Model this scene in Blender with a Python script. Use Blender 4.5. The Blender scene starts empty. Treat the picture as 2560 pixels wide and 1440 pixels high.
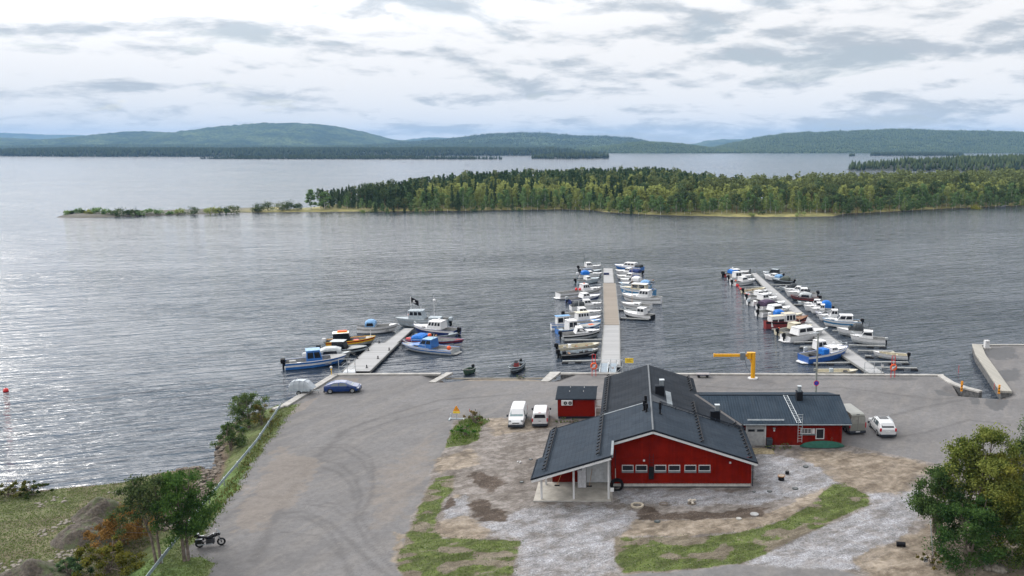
import bpy, math, random
import numpy as np
from mathutils import Vector, Matrix
SC = bpy.context.scene
COL = SC.collection
R = math.radians

# ---------------------------------------------------------------- camera (drone, 32.5 m above the quay)
F, CX, HZ, H = 2100.0, 1580.0, 366.0, 32.5
PIT = math.atan((720 - HZ) / F); CP, SP = math.cos(PIT), math.sin(PIT)
cam = bpy.data.cameras.new('camera'); camo = bpy.data.objects.new('camera', cam); COL.objects.link(camo)
camo.location = (0, 0, H); camo.rotation_euler = (R(90) - PIT, 0, 0)
cam.sensor_width = 36; cam.lens = 36 * F / 2560; cam.shift_x = -(CX - 1280) / 2560
cam.clip_start = 1; cam.clip_end = 60000
SC.camera = camo

# ---------------------------------------------------------------- light
SUN_EL, SUN_AZ = R(38), R(-48)          # azimuth from +Y, negative = left of the view
SD = Vector((math.sin(SUN_AZ) * math.cos(SUN_EL), math.cos(SUN_AZ) * math.cos(SUN_EL), math.sin(SUN_EL)))
sl = bpy.data.lights.new('sun', 'SUN'); sl.energy = 1.4; sl.angle = R(10); sl.color = (1, .95, .88)
so = bpy.data.objects.new('sun', sl); COL.objects.link(so); so.rotation_euler = SD.to_track_quat('Z', 'Y').to_euler()
SC.view_settings.view_transform = 'Standard'; SC.view_settings.look = 'None'
SC.view_settings.exposure = 0.0; SC.view_settings.gamma = 1


class NT:
    """tiny node helper"""
    def __init__(s, tree): s.t = tree; s.n = tree.nodes; s.l = tree.links
    def node(s, typ, **k):
        n = s.n.new(typ)
        for a, v in k.items():
            if a[0] == '_': n.inputs[int(a[1:]) if a[1:].isdigit() else a[1:].replace('_', ' ')].default_value = v
            else: setattr(n, a, v)
        return n
    def _in(s, sock, v):
        if hasattr(v, 'outputs'): v = v.outputs[0]
        if isinstance(v, bpy.types.NodeSocket): s.l.new(v, sock)
        elif v is not None:
            if sock.type == 'RGBA' and isinstance(v, (tuple, list)) and len(v) == 3: v = (*v, 1)
            if sock.type == 'VECTOR' and isinstance(v, (int, float)): v = (v, v, v)
            sock.default_value = v
    def math(s, op, a, b=None, c=None, clamp=False):
        n = s.n.new('ShaderNodeMath'); n.operation = op; n.use_clamp = clamp
        s._in(n.inputs[0], a)
        if b is not None: s._in(n.inputs[1], b)
        if c is not None: s._in(n.inputs[2], c)
        return n.outputs[0]
    def vmath(s, op, a, b=None):
        n = s.n.new('ShaderNodeVectorMath'); n.operation = op
        s._in(n.inputs[0], a)
        if b is not None: s._in(n.inputs[1], b)
        return n.outputs['Value'] if op in ('DOT_PRODUCT', 'LENGTH') else n.outputs[0]
    def mix(s, f, a, b, typ='RGBA', blend='MIX'):
        n = s.n.new('ShaderNodeMix'); n.data_type = typ; n.blend_type = blend
        i = {'RGBA': (6, 7, 2), 'FLOAT': (2, 3, 0), 'VECTOR': (4, 5, 1)}[typ]
        s._in(n.inputs[0], f); s._in(n.inputs[i[0]], a); s._in(n.inputs[i[1]], b)
        return n.outputs[i[2]]
    def noise(s, vec, scale, detail=4, rough=.55, dist=0.0, col=False):
        n = s.n.new('ShaderNodeTexNoise'); s._in(n.inputs['Vector'], vec)
        n.inputs['Scale'].default_value = scale; n.inputs['Detail'].default_value = detail
        n.inputs['Roughness'].default_value = rough; n.inputs['Distortion'].default_value = dist
        return n.outputs[1 if col else 0]
    def ss(s, v, a, b, lo=0.0, hi=1.0):
        n = s.n.new('ShaderNodeMapRange'); n.interpolation_type = 'SMOOTHSTEP'
        s._in(n.inputs[0], v); s._in(n.inputs[1], a); s._in(n.inputs[2], b); s._in(n.inputs[3], lo); s._in(n.inputs[4], hi)
        return n.outputs[0]
    def scale(s, vec, sc, rot=0.0):
        n = s.n.new('ShaderNodeMapping'); s._in(n.inputs[0], vec); n.inputs['Scale'].default_value = sc
        n.inputs['Rotation'].default_value = (0, 0, rot)
        return n.outputs[0]
    def rsc(s, vec, a, su, sv):
        """turn the plan coordinates by a, then scale them separately"""
        q = s.n.new('ShaderNodeSeparateXYZ'); s._in(q.inputs[0], vec); ca, sa = math.cos(a), math.sin(a)
        u = s.math('ADD', s.math('MULTIPLY', q.outputs[0], ca), s.math('MULTIPLY', q.outputs[1], sa))
        v = s.math('SUBTRACT', s.math('MULTIPLY', q.outputs[1], ca), s.math('MULTIPLY', q.outputs[0], sa))
        return s.comb(s.math('MULTIPLY', u, su), s.math('MULTIPLY', v, sv), 0.0)
    def comb(s, x, y, z):
        n = s.n.new('ShaderNodeCombineXYZ'); s._in(n.inputs[0], x); s._in(n.inputs[1], y); s._in(n.inputs[2], z)
        return n.outputs[0]


W = bpy.data.worlds.new('World'); SC.world = W; W.use_nodes = True
T = NT(W.node_tree); T.n.clear()
sky = T.node('ShaderNodeTexSky', sky_type='NISHITA', sun_disc=False, sun_elevation=SUN_EL, sun_rotation=SUN_AZ)
dirn = T.vmath('NORMALIZE', T.node('ShaderNodeTexCoord').outputs['Generated'])
sx = T.node('ShaderNodeSeparateXYZ'); T.l.new(dirn, sx.inputs[0])
z = T.math('MAXIMUM', sx.outputs[2], 0.0)
def cloud_n(zz_):
    dv = T.math('ADD', zz_, .24)
    pc = T.comb(T.math('DIVIDE', sx.outputs[0], dv), T.math('DIVIDE', sx.outputs[1], dv), T.math('MULTIPLY', zz_, 6.0))
    a = T.noise(T.vmath('ADD', pc, (5.3, 7.9, 0.4)), 1.7, 8, .56, .3)
    b = T.noise(T.vmath('ADD', pc, (9.1, 4.2, 1.0)), 4.6, 7, .58, .4)
    return a, T.math('ADD', T.math('MULTIPLY', a, .66), T.math('MULTIPLY', b, .34))
n1, nn = cloud_n(z)
n1u, nnu = cloud_n(T.math('ADD', z, .014))
# billows: pale where the cloud thins upwards, grey on the undersides; thinner cloud towards the hidden sun (left)
belly = T.math('MULTIPLY', T.math('SUBTRACT', nn, nnu), 1.7)
lb = T.math('MULTIPLY', sx.outputs[0], -.15)
nb = T.math('ADD', T.math('ADD', nn, lb), belly)
bright = T.ss(nb, .25, .60)
cc = T.mix(bright, (.54, .585, .63), (1.0, .99, .985))
lowband = T.math('MULTIPLY', T.ss(z, .0, .085, 1.0, 0.0), T.ss(n1, .35, .6, 1.0, .3))
cc = T.mix(T.math('MULTIPLY', lowband, .45), cc, (.78, .82, .855))
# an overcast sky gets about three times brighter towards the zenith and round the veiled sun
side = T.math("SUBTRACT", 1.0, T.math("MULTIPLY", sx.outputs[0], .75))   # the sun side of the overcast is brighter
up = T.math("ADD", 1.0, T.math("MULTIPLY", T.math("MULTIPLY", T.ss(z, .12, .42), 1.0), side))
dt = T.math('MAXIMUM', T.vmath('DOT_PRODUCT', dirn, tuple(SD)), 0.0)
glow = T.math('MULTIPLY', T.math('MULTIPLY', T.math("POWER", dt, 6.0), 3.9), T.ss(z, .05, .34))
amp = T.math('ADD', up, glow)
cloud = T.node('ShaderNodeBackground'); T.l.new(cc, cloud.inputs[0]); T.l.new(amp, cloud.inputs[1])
bg = T.node('ShaderNodeBackground'); T.l.new(sky.outputs[0], bg.inputs[0]); bg.inputs[1].default_value = .1
cover = T.ss(n1, .30, .44)
cover = T.math('MAXIMUM', cover, .8)
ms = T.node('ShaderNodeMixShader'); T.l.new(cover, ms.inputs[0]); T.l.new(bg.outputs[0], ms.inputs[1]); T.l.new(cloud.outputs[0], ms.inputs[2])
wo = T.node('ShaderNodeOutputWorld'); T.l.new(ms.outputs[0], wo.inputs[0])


# ---------------------------------------------------------------- photo pixel (2560 wide) -> real point
def ray(px, py):
    u = (px - CX) / F; v = (720 - py) / F
    return Vector((u, CP + v * SP, -SP + v * CP))
def P(px, py, z=0.0):
    d = ray(px, py); return Vector((0, 0, H)) + d * ((z - H) / d.z)
def PY(px, py, y):
    d = ray(px, py); return Vector((0, 0, H)) + d * (y / d.y)
WL = -1.2   # water level


# ---------------------------------------------------------------- noise in numpy
_rs = np.random.RandomState(7); _perm = _rs.rand(256, 256)
def vnoise(x, y):
    xi = np.floor(x).astype(int); yi = np.floor(y).astype(int); fx = x - xi; fy = y - yi
    fx = fx * fx * (3 - 2 * fx); fy = fy * fy * (3 - 2 * fy)
    g = lambda a, b: _perm[a & 255, b & 255]
    return (g(xi, yi) * (1 - fx) + g(xi + 1, yi) * fx) * (1 - fy) + (g(xi, yi + 1) * (1 - fx) + g(xi + 1, yi + 1) * fx) * fy
def fbm(x, y, o=4):
    s = 0; a = .5; t = 0
    for i in range(o):
        s = s + a * vnoise(x + 17.3 * i, y + 9.1 * i); t += a; a *= .5; x = x * 2.03; y = y * 2.03
    return s / t
def sstep(a, b, x):
    t = np.clip((x - a) / (b - a), 0, 1); return t * t * (3 - 2 * t)
def segdist(X, Y, a, b):
    ax, ay = a; bx, by = b; dx, dy = bx - ax, by - ay; L = dx * dx + dy * dy + 1e-9
    t = np.clip(((X - ax) * dx + (Y - ay) * dy) / L, 0, 1)
    return np.hypot(X - ax - t * dx, Y - ay - t * dy)
def sdpoly(X, Y, poly):
    d = np.full(X.shape, 1e9); ins = np.zeros(X.shape, bool); n = len(poly)
    for i in range(n):
        a = poly[i]; b = poly[(i + 1) % n]
        d = np.minimum(d, segdist(X, Y, a, b))
        c = ((a[1] > Y) != (b[1] > Y)) & (X < (b[0] - a[0]) * (Y - a[1]) / (b[1] - a[1] + 1e-12) + a[0]); ins ^= c
    return np.where(ins, d, -d)
def linedist(X, Y, pts):
    d = np.full(X.shape, 1e9)
    for a, b in zip(pts[:-1], pts[1:]): d = np.minimum(d, segdist(X, Y, a, b))
    return d
def pw(pts, z=0.0): return [tuple(P(x, y, z)[:2]) for x, y in pts]


# ---------------------------------------------------------------- object helpers
def tag(o, label=None, cat=None, group=None, kind=None):
    if label: o['label'] = label
    if cat: o['category'] = cat
    if group: o['group'] = group
    if kind: o['kind'] = kind
    return o
def fastmesh(name, V, Fc, mats, nper=4, tone=None, mi=None, smooth=False):
    me = bpy.data.meshes.new(name); V = np.asarray(V, np.float32); Fc = np.asarray(Fc, np.int32)
    me.vertices.add(len(V)); me.vertices.foreach_set('co', V.ravel())
    me.loops.add(Fc.size); me.loops.foreach_set('vertex_index', Fc.ravel())
    me.polygons.add(len(Fc)); me.polygons.foreach_set('loop_start', np.arange(0, Fc.size, nper, dtype=np.int32))
    me.polygons.foreach_set('loop_total', np.full(len(Fc), nper, np.int32))
    for m in mats: me.materials.append(m)
    if mi is not None: me.polygons.foreach_set('material_index', np.asarray(mi, np.int32))
    if smooth: me.polygons.foreach_set('use_smooth', np.ones(len(Fc), bool))
    if tone is not None:
        a = me.attributes.new('tone', 'FLOAT', 'FACE'); a.data.foreach_set('value', np.asarray(tone, np.float32))
    me.update(calc_edges=True); me.validate()
    return me
def link(name, me, parent=None):
    o = bpy.data.objects.new(name, me); COL.objects.link(o)
    if parent: o.parent = parent
    return o
def thing(name, label, cat, loc=(0, 0, 0), rz=0.0, group=None):
    o = bpy.data.objects.new(name, None); COL.objects.link(o); o.empty_display_size = .3
    o.location = loc; o.rotation_euler = (0, 0, rz); return tag(o, label, cat, group)


_mc = {}
def mat(name, col, rough=.6, metal=0.0, var=.12, scale=3.0, bump=0.0, spec=None, coat=0.0):
    """plain procedural material: base colour with soft noise variation"""
    if name in _mc: return _mc[name]
    m = bpy.data.materials.new(name); m.use_nodes = True; t = NT(m.node_tree); b = t.n['Principled BSDF']
    tc = t.node('ShaderNodeTexCoord').outputs['Object']
    n = t.noise(tc, scale, 5, .6)
    hi = tuple(min(1, c * (1 + var)) for c in col); lo = tuple(c * (1 - var * 1.6) for c in col)
    t.l.new(t.mix(t.ss(n, .3, .7), lo, hi), b.inputs['Base Color'])
    b.inputs['Roughness'].default_value = rough; b.inputs['Metallic'].default_value = metal
    b.inputs['Specular IOR Level'].default_value = spec if spec is not None else (.12 if rough > .4 else .4); b.inputs['Coat Weight'].default_value = coat
    if bump:
        bn = t.node('ShaderNodeBump'); bn.inputs['Strength'].default_value = bump; bn.inputs['Distance'].default_value = .03
        t.l.new(t.noise(tc, scale * 8, 4), bn.inputs['Height']); t.l.new(bn.outputs[0], b.inputs['Normal'])
    _mc[name] = m; return m


class MB:
    """collects shapes, then links them as ONE mesh object"""
    def __init__(s): s.v = []; s.f = []; s.m = []; s.mats = []
    def mi(s, m):
        if m not in s.mats: s.mats.append(m)
        return s.mats.index(m)
    def add(s, vs, fs, m):
        k = len(s.v); s.v += [tuple(v) for v in vs]; i = s.mi(m)
        for f in fs: s.f.append(tuple(k + a for a in f)); s.m.append(i)
        return s
    def face(s, pts, m): return s.add(pts, [tuple(range(len(pts)))], m)
    def box(s, x0, x1, y0, y1, z0, z1, m):
        return s.add([(x0, y0, z0), (x1, y0, z0), (x1, y1, z0), (x0, y1, z0), (x0, y0, z1), (x1, y0, z1), (x1, y1, z1), (x0, y1, z1)],
                     [(0, 3, 2, 1), (4, 5, 6, 7), (0, 1, 5, 4), (1, 2, 6, 5), (2, 3, 7, 6), (3, 0, 4, 7)], m)
    def beam(s, a, b, w, h, m, up=(0, 0, 1)):
        a = Vector(a); b = Vector(b); d = (b - a).normalized(); u = Vector(up)
        if abs(d.dot(u)) > .95: u = Vector((0, 1, 0))
        r = d.cross(u).normalized() * w / 2; q = r.cross(d).normalized() * h / 2
        vs = [p + sr * r + sq * q for p in (a, b) for sr, sq in ((-1, -1), (1, -1), (1, 1), (-1, 1))]
        return s.add(vs, [(0, 1, 2, 3), (7, 6, 5, 4), (0, 4, 5, 1), (1, 5, 6, 2), (2, 6, 7, 3), (3, 7, 4, 0)], m)
    def tube(s, pts, r, m, n=6, r2=None, cap=True):
        pts = [Vector(p) for p in pts]; rings = []
        for i, p in enumerate(pts):
            d = (pts[min(i + 1, len(pts) - 1)] - pts[max(i - 1, 0)]).normalized()
            u = Vector((0, 0, 1)) if abs(d.z) < .9 else Vector((0, 1, 0))
            a = d.cross(u).normalized(); b = a.cross(d)
            rr = r if r2 is None else r + (r2 - r) * i / (len(pts) - 1)
            rings.append([p + a * rr * math.cos(2 * math.pi * k / n) + b * rr * math.sin(2 * math.pi * k / n) for k in range(n)])
        return s.loft(rings, m, cap=cap)
    def loft(s, rings, m, cap=True, closed=True):
        n = len(rings[0]); vs = [p for r in rings for p in r]; fs = []
        for i in range(len(rings) - 1):
            for k in range(n if closed else n - 1):
                fs.append((i * n + k, i * n + (k + 1) % n, (i + 1) * n + (k + 1) % n, (i + 1) * n + k))
        if cap: fs += [tuple(range(n))[::-1], tuple((len(rings) - 1) * n + k for k in range(n))]
        return s.add(vs, fs, m)
    def prism(s, poly, z0, z1, m):
        n = len(poly); vs = [(x, y, z0) for x, y in poly] + [(x, y, z1) for x, y in poly]
        return s.add(vs, [tuple(range(n))[::-1], tuple(range(n, 2 * n))] + [(k, (k + 1) % n, n + (k + 1) % n, n + k) for k in range(n)], m)
    def prof(s, poly, y0, y1, m):
        """polygon in x-z extruded along y"""
        n = len(poly); vs = [(x, y0, z) for x, z in poly] + [(x, y1, z) for x, z in poly]
        return s.add(vs, [tuple(range(n)), tuple(range(n, 2 * n))[::-1]] + [(k, n + k, n + (k + 1) % n, (k + 1) % n) for k in range(n)], m)
    def ball(s, c, r, m, sx=1, sy=1, sz=1, n=8, k=6, z0=-1.0):
        rings = []
        for j in range(1, k):
            a = math.pi * j / k - math.pi / 2
            rings.append([(c[0] + r * sx * math.cos(a) * math.cos(2 * math.pi * i / n), c[1] + r * sy * math.cos(a) * math.sin(2 * math.pi * i / n), c[2] + r * sz * max(z0, math.sin(a))) for i in range(n)])
        return s.loft(rings, m)
    def slab(s, quad, t, m):
        """quad (4 points) given a thickness downwards/inwards"""
        q = [Vector(p) for p in quad]; nrm = (q[1] - q[0]).cross(q[2] - q[0]).normalized()
        if nrm.z < 0: nrm = -nrm
        n = len(q); vs = q + [p - nrm * t for p in q]
        return s.add(vs, [tuple(range(n)), tuple(range(n, 2 * n))[::-1]] + [(k, n + k, n + (k + 1) % n, (k + 1) % n) for k in range(n)], m)
    def pane(s, quad, u0, u1, v0, v1, off, m, t=.012):
        """panel on a quad a,b (bottom) c,d (top, c above b) standing proud by off"""
        a, b, c, d = [Vector(p) for p in quad]
        g = lambda u, v: (a * (1 - u) + b * u) * (1 - v) + (d * (1 - u) + c * u) * v
        nrm = (b - a).cross(d - a).normalized()
        fr = [g(u0, v0) + nrm * off, g(u1, v0) + nrm * off, g(u1, v1) + nrm * off, g(u0, v1) + nrm * off]
        bk = [p - nrm * (off + t) for p in fr]
        return s.add(fr + bk, [(0, 1, 2, 3), (7, 6, 5, 4), (0, 4, 5, 1), (1, 5, 6, 2), (2, 6, 7, 3), (3, 7, 4, 0)], m)
    def build(s, name, parent=None, smooth=False, bevel=0.0, fix=True):
        me = bpy.data.meshes.new(name); me.from_pydata(s.v, [], s.f)
        for m in s.mats: me.materials.append(m)
        me.polygons.foreach_set('material_index', s.m)
        if fix:
            import bmesh
            bm = bmesh.new(); bm.from_mesh(me); bmesh.ops.recalc_face_normals(bm, faces=bm.faces); bm.to_mesh(me); bm.free()
        if smooth: me.polygons.foreach_set('use_smooth', [True] * len(me.polygons))
        me.update(); o = link(name, me, parent)
        if bevel:
            b = o.modifiers.new('bevel', 'BEVEL'); b.width = bevel; b.segments = 1; b.limit_method = 'ANGLE'; b.angle_limit = R(35)
        return o


def dup(root, loc, rz=0.0, s=None, label=None, group=None):
    r = root.copy(); COL.objects.link(r); r.location = loc; r.rotation_euler = (0, 0, rz)
    if s: r.scale = s
    if label: r['label'] = label
    if group: r['group'] = group
    for ch in list(root.children):
        c = ch.copy(); COL.objects.link(c); c.parent = r
        for g in list(ch.children):
            d = g.copy(); COL.objects.link(d); d.parent = c
    return r

# ================================================================ WATER
def m_water():
    m = bpy.data.materials.new('lake_water'); m.use_nodes = True; t = NT(m.node_tree); b = t.n['Principled BSDF']
    pos = t.node('ShaderNodeNewGeometry').outputs['Position']
    b.inputs['Base Color'].default_value = (.022, .031, .045, 1); b.inputs['Roughness'].default_value = .10
    b.inputs['IOR'].default_value = 1.333
    dist = t.vmath('LENGTH', pos)
    # wind ripples: crests run roughly across the view, turned a little; gusts change the slope of the waves
    w1 = t.noise(t.rsc(pos, R(21), .13, .95), 1.0, 3, .55, .3)
    w2 = t.noise(t.rsc(pos, R(10), .5, 1.9), 1.0, 3, .6, .3)
    w3 = t.noise(t.rsc(pos, R(25), .05, .33), 1.0, 2, .5, .3)
    gust = t.ss(t.noise(t.rsc(pos, R(8), .25, 1), .018, 5, .65, .6), .36, .64, .55, 1.35)
    h = t.math('ADD', t.math('ADD', t.math('MULTIPLY', w1, .62), t.math('MULTIPLY', w2, .13)), t.math('MULTIPLY', w3, .9))
    far = t.ss(dist, 180.0, 420.0, 1.0, .5)
    bn = t.node('ShaderNodeBump'); bn.inputs['Strength'].default_value = 1.0
    t.l.new(t.math('MULTIPLY', t.math('MULTIPLY', gust, far), 1.0), bn.inputs['Distance'])
    t.l.new(h, bn.inputs['Height']); t.l.new(bn.outputs[0], b.inputs['Normal'])
    return m
S = 15000
mb = MB(); mw = m_water()
mb.face([(-S, -400, WL), (S, -400, WL), (S, S, WL), (-S, S, WL)], mw)
tag(mb.build('water', fix=False), kind='structure')

# ================================================================ GROUND (one sheet: quay, yard, meadow, beach, slip)
shore_l = pw([(-160, 1236), (-60, 1232), (0, 1228), (70, 1230), (130, 1225), (220, 1216), (300, 1210), (345, 1198), (400, 1184), (450, 1176), (505, 1171), (521, 1178), (517, 1196),
              (505, 1212), (497, 1228), (470, 1260), (440, 1290), (408, 1322), (424, 1328), (450, 1306), (487, 1262), (510, 1232), (522, 1212), (538, 1180), (545, 1160), (540, 1140), (548, 1118), (556, 1095), (575, 1070), (610, 1045), (660, 1028), (698, 1012)], WL)
q0, q1, q2 = (-44.2, 102.2), (-42.9, 117.2), (-27.3, 117.4)
beach = [(-26.6, 117.0), (-24, 118.4), (-18, 118.9), (-12.5, 118.4), (-11.6, 117.4)]
q3, q4, q5 = (-11.3, 117.7), (44.2, 116.8), (44.3, 109.2)
slip = [(44.6, 109.0), (49.0, 108.2)]
q6, q7, q8 = (49.3, 107.9), (57.1, 135.2), (150, 136.5)
land = [(-110, 40), (-110, 82)] + shore_l + [q0, q1, q2] + beach + [q3, q4, q5] + slip + [q6, q7, q8, (150, 40)]
nat = [shore_l, beach, [(44.9, 109.4), (48.9, 108.4)]]
xs = np.arange(-104, 120.01, .25); ys = np.arange(52, 140.01, .25)
X, Y = np.meshgrid(xs, ys, indexing='ij')
sdl = sdpoly(X, Y, land)
dl = linedist(X, Y, nat[0]); db = linedist(X, Y, nat[1]); ds = linedist(X, Y, nat[2])
nz = fbm(X * .5, Y * .5, 4) - .5; nf = fbm(X * 2.2, Y * 2.2, 4) - .5; nb_ = fbm(X * .12 + 5, Y * .12, 3) - .5
rail = pw([(700, 1016), (640, 1110), (505, 1265), (440, 1352), (372, 1438), (250, 1600)])
# left of the rail the ground drops to the meadow
railpoly = [(-110, 40)] + [(-110, 125), (rail[0][0], 125)] + rail + [(rail[-1][0], 40)]
sdr = sdpoly(X, Y, railpoly)
drop = .85 * sstep(.3, 3.0, sdr + nz)
hn = np.minimum.reduce([np.where(sdl > 0, WL + .1 + 1.15 * sstep(0, 3.4, dl + nz * 1.0) + .04 * np.minimum(dl, 3), -9),])
hb = WL + 1.25 * np.clip((db + .2) / 4.0, 0, 1); hs = WL + 1.25 * np.clip((ds + .1) / 3.2, 0, 1)
base = np.minimum(-drop, 0) + .10 * nb_ * sstep(1, 6, sdr)
Z = np.minimum(np.minimum(np.maximum(hn, WL - .2), hb), hs)
Z = np.where(sdl > 0, np.minimum(Z, base), 0)
natd = np.minimum(np.minimum(dl, db), ds); natural_out = (natd <= -sdl + .05)
Z = np.where(sdl <= 0, np.where(natural_out, WL - .02 + sdl * .45, -3.2), Z)
Z = Z + .045 * nf * sstep(0, 1.5, sdr)

def area(px, soft=.5, amp=1.2, z=0.0, n=nz): return sstep(-soft, soft, sdpoly(X, Y, pw(px, z)) + n * amp + nf * amp * .8)
mead = sstep(-1.9, -.7, sdr + nz * 1.6)
knoll = area([(470, 1395), (520, 1392), (532, 1410), (522, 1445), (360, 1450), (400, 1400), (440, 1370)], .4, .8)
edge = area([(700, 1016), (745, 1008), (735, 1022), (692, 1080), (640, 1152), (560, 1270), (510, 1330), (470, 1370), (430, 1370), (500, 1270)], .5, 1.2)
mead = np.maximum(np.maximum(mead, knoll), edge * .9)
yard = area([(1132, 1052), (1150, 1045), (1392, 1046), (1395, 1052), (1500, 1040), (1900, 1100), (2112, 1113), (2200, 1130), (2300, 1149), (2420, 1182), (2560, 1190), (2700, 1240), (2700, 1500), (2560, 1465),
             (2140, 1440), (2060, 1411), (1850, 1412), (1560, 1440), (1560, 1500), (1040, 1500), (985, 1395), (1020, 1320), (1070, 1210), (1085, 1160), (1118, 1110)], .35, .7)
grass = np.zeros_like(X)
for px, w in (([(1088, 1196), (1135, 1188), (1132, 1225), (1105, 1260), (1085, 1320), (1105, 1345), (1300, 1352), (1278, 1445), (1010, 1445), (992, 1392), (1018, 1335), (1042, 1290), (1060, 1240)], 1.0),
              ([(1112, 1120), (1130, 1075), (1150, 1052), (1190, 1040), (1220, 1052), (1200, 1065), (1195, 1100), (1160, 1112)], 1.3),
              ([(1535, 1342), (1740, 1342), (1870, 1328), (1960, 1300), (2040, 1250), (2080, 1212), (2110, 1209), (2172, 1240), (2172, 1262), (2110, 1290), (1990, 1345), (1900, 1390), (1850, 1410), (1560, 1437), (1538, 1400)], 1.0)):
    grass = np.maximum(grass, area(px, .35, .5) * w)
bald = sstep(.40, .60, fbm(X * .42 + 3, Y * .7, 5) + .07); bedsoil = np.minimum(grass, 1)
green = np.where(grass > 1.01, 1.0, bald) * np.minimum(grass, 1)
sand = np.maximum.reduce([
    area([(2110, 1128), (2290, 1150), (2330, 1175), (2260, 1228), (2150, 1232), (2090, 1200), (2010, 1150), (1960, 1125)], .8, 1.6),
    area([(1590, 1300), (1700, 1296), (1890, 1296), (1930, 1280), (2010, 1245), (2060, 1222), (2060, 1232), (1990, 1290), (1870, 1330), (1720, 1342), (1550, 1342)], .4, 1.2),
    area([(1130, 1232), (1165, 1236), (1150, 1250), (1128, 1248)], .3, .8) * .8, area([(1060, 1310), (1160, 1290), (1240, 1330), (1200, 1352), (1100, 1345)], .5, 1.2),
    area([(1220, 1045), (1390, 1050), (1380, 1070), (1240, 1090), (1215, 1065)], .6, 1.4) * .7,
    area([(2140, 1395), (2290, 1330), (2350, 1290), (2700, 1330), (2700, 1500), (2200, 1480)], .6, 1.4),
    area([(1110, 943), (1380, 943), (1368, 952), (1100, 952)], .25, .3),
    area([(1075, 1150), (1180, 1120), (1200, 1160), (1100, 1185)], .6, 1.4) * .7,
    area([(985, 1330), (1010, 1340), (1040, 1445), (990, 1400)], .4, 1.0)])
mud = np.maximum.reduce([
    area([(1600, 1262), (1640, 1268), (1655, 1285), (1720, 1280), (1800, 1282), (1850, 1270), (1925, 1268), (1900, 1290), (1800, 1296), (1660, 1303), (1600, 1300)], .3, .9),
    area([(1180, 1180), (1240, 1185), (1270, 1210), (1225, 1240), (1190, 1215)], .8, 2.4),
    area([(1170, 1245), (1200, 1248), (1265, 1280), (1262, 1308), (1225, 1302), (1185, 1290)], .5, 1.8),
    area([(1120, 1230), (1150, 1255), (1125, 1275), (1110, 1260)], .4, 1.2),
    area([(1085, 1270), (1115, 1250), (1100, 1330), (1080, 1330)], .4, 1.2) * .6])
gravel = np.maximum.reduce([
    area([(1180, 1310), (1270, 1290), (1350, 1262), (1520, 1262), (1600, 1300), (1545, 1345), (1540, 1450), (1280, 1450), (1300, 1352), (1200, 1335)], 1.6, 3.0),
    area([(1530, 1225), (1880, 1225), (1885, 1130), (1950, 1140), (2080, 1165), (2110, 1200), (2050, 1222), (1990, 1240), (1890, 1262), (1640, 1262), (1540, 1262)], .6, 1.4),
    area([(2170, 1235), (2290, 1228), (2300, 1300), (2230, 1370), (2140, 1425), (1860, 1408), (1990, 1350), (2120, 1290), (2180, 1262)], .5, 1.2),
    area([(1110, 1250), (1180, 1225), (1170, 1300), (1110, 1310)], .5, 1.4)])
tyre = np.zeros_like(X)
for arc, w in (([(735, 1152), (800, 1150), (850, 1160), (890, 1195), (900, 1240), (890, 1300)], .22), ([(700, 1165), (790, 1165), (845, 1180), (880, 1215), (885, 1250)], .2), ([(690, 1285), (760, 1278), (830, 1310), (870, 1350), (930, 1410), (980, 1445)], .25),
               ([(700, 1296), (760, 1292), (815, 1320), (850, 1370), (880, 1440)], .22), ([(560, 1300), (640, 1230), (740, 1190), (800, 1180)], .3), ([(640, 1400), (700, 1270), (760, 1180), (860, 1080)], .5),
               ([(900, 1290), (935, 1230), (930, 1160)], .25), ([(2230, 985), (2330, 1000), (2430, 990)], .3), ([(2150, 1060), (2300, 1020), (2480, 985)], .4), ([(780, 1120), (850, 1118), (905, 1150), (930, 1200), (925, 1260)], .13), ([(790, 1112), (865, 1110), (925, 1142), (950, 1195)], .12), ([(760, 1260), (830, 1268), (885, 1300), (920, 1360), (990, 1430)], .12), ([(770, 1252), (845, 1260), (900, 1292), (940, 1350), (1000, 1410)], .12), ([(850, 1080), (960, 1040), (1100, 1000), (1300, 985)], .3), ([(870, 1090), (980, 1052), (1120, 1015)], .15), ([(700, 1330), (800, 1340), (860, 1400), (870, 1450)], .14), ([(1750, 965), (1900, 975), (2100, 968), (2350, 1000)], .35), ([(2200, 1100), (2320, 1080), (2420, 1050), (2520, 1060)], .25), ([(630, 1240), (720, 1245), (760, 1200)], .4), ([(1285, 1075), (1280, 1130), (1300, 1190), (1330, 1290), (1340, 1440)], .22), ([(1312, 1075), (1310, 1130), (1335, 1200), (1385, 1290), (1400, 1440)], .22), ([(1345, 1075), (1330, 1140), (1290, 1200)], .2), ([(2240, 1160), (2180, 1210), (2080, 1290), (1950, 1370)], .3), ([(2290, 1180), (2250, 1240), (2190, 1310), (2060, 1390)], .3), ([(1160, 1130), (1260, 1150), (1360, 1120)], .25)):
    tyre = np.maximum(tyre, np.exp(-(linedist(X, Y, pw(arc)) / w) ** 2) * (.5 + vnoise(X * 1.1, Y * 1.1)))
wet = np.maximum.reduce([area([(2335, 975), (2400, 978), (2395, 992), (2345, 988)], .3, .8), area([(2425, 985), (2445, 985), (2450, 1010), (2430, 1012)], .2, .5), area([(2455, 985), (2510, 985), (2520, 1020), (2490, 1030), (2460, 1010)], .3, 1.0),
                         area([(2450, 870), (2530, 868), (2545, 895), (2500, 900), (2455, 890)], .6, 1.6), area([(2480, 930), (2540, 920), (2550, 950), (2495, 960)], .5, 1.6), area([(1960, 946), (2300, 944), (2290, 951), (1980, 951)], .3, 1.0) * .6])
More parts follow.
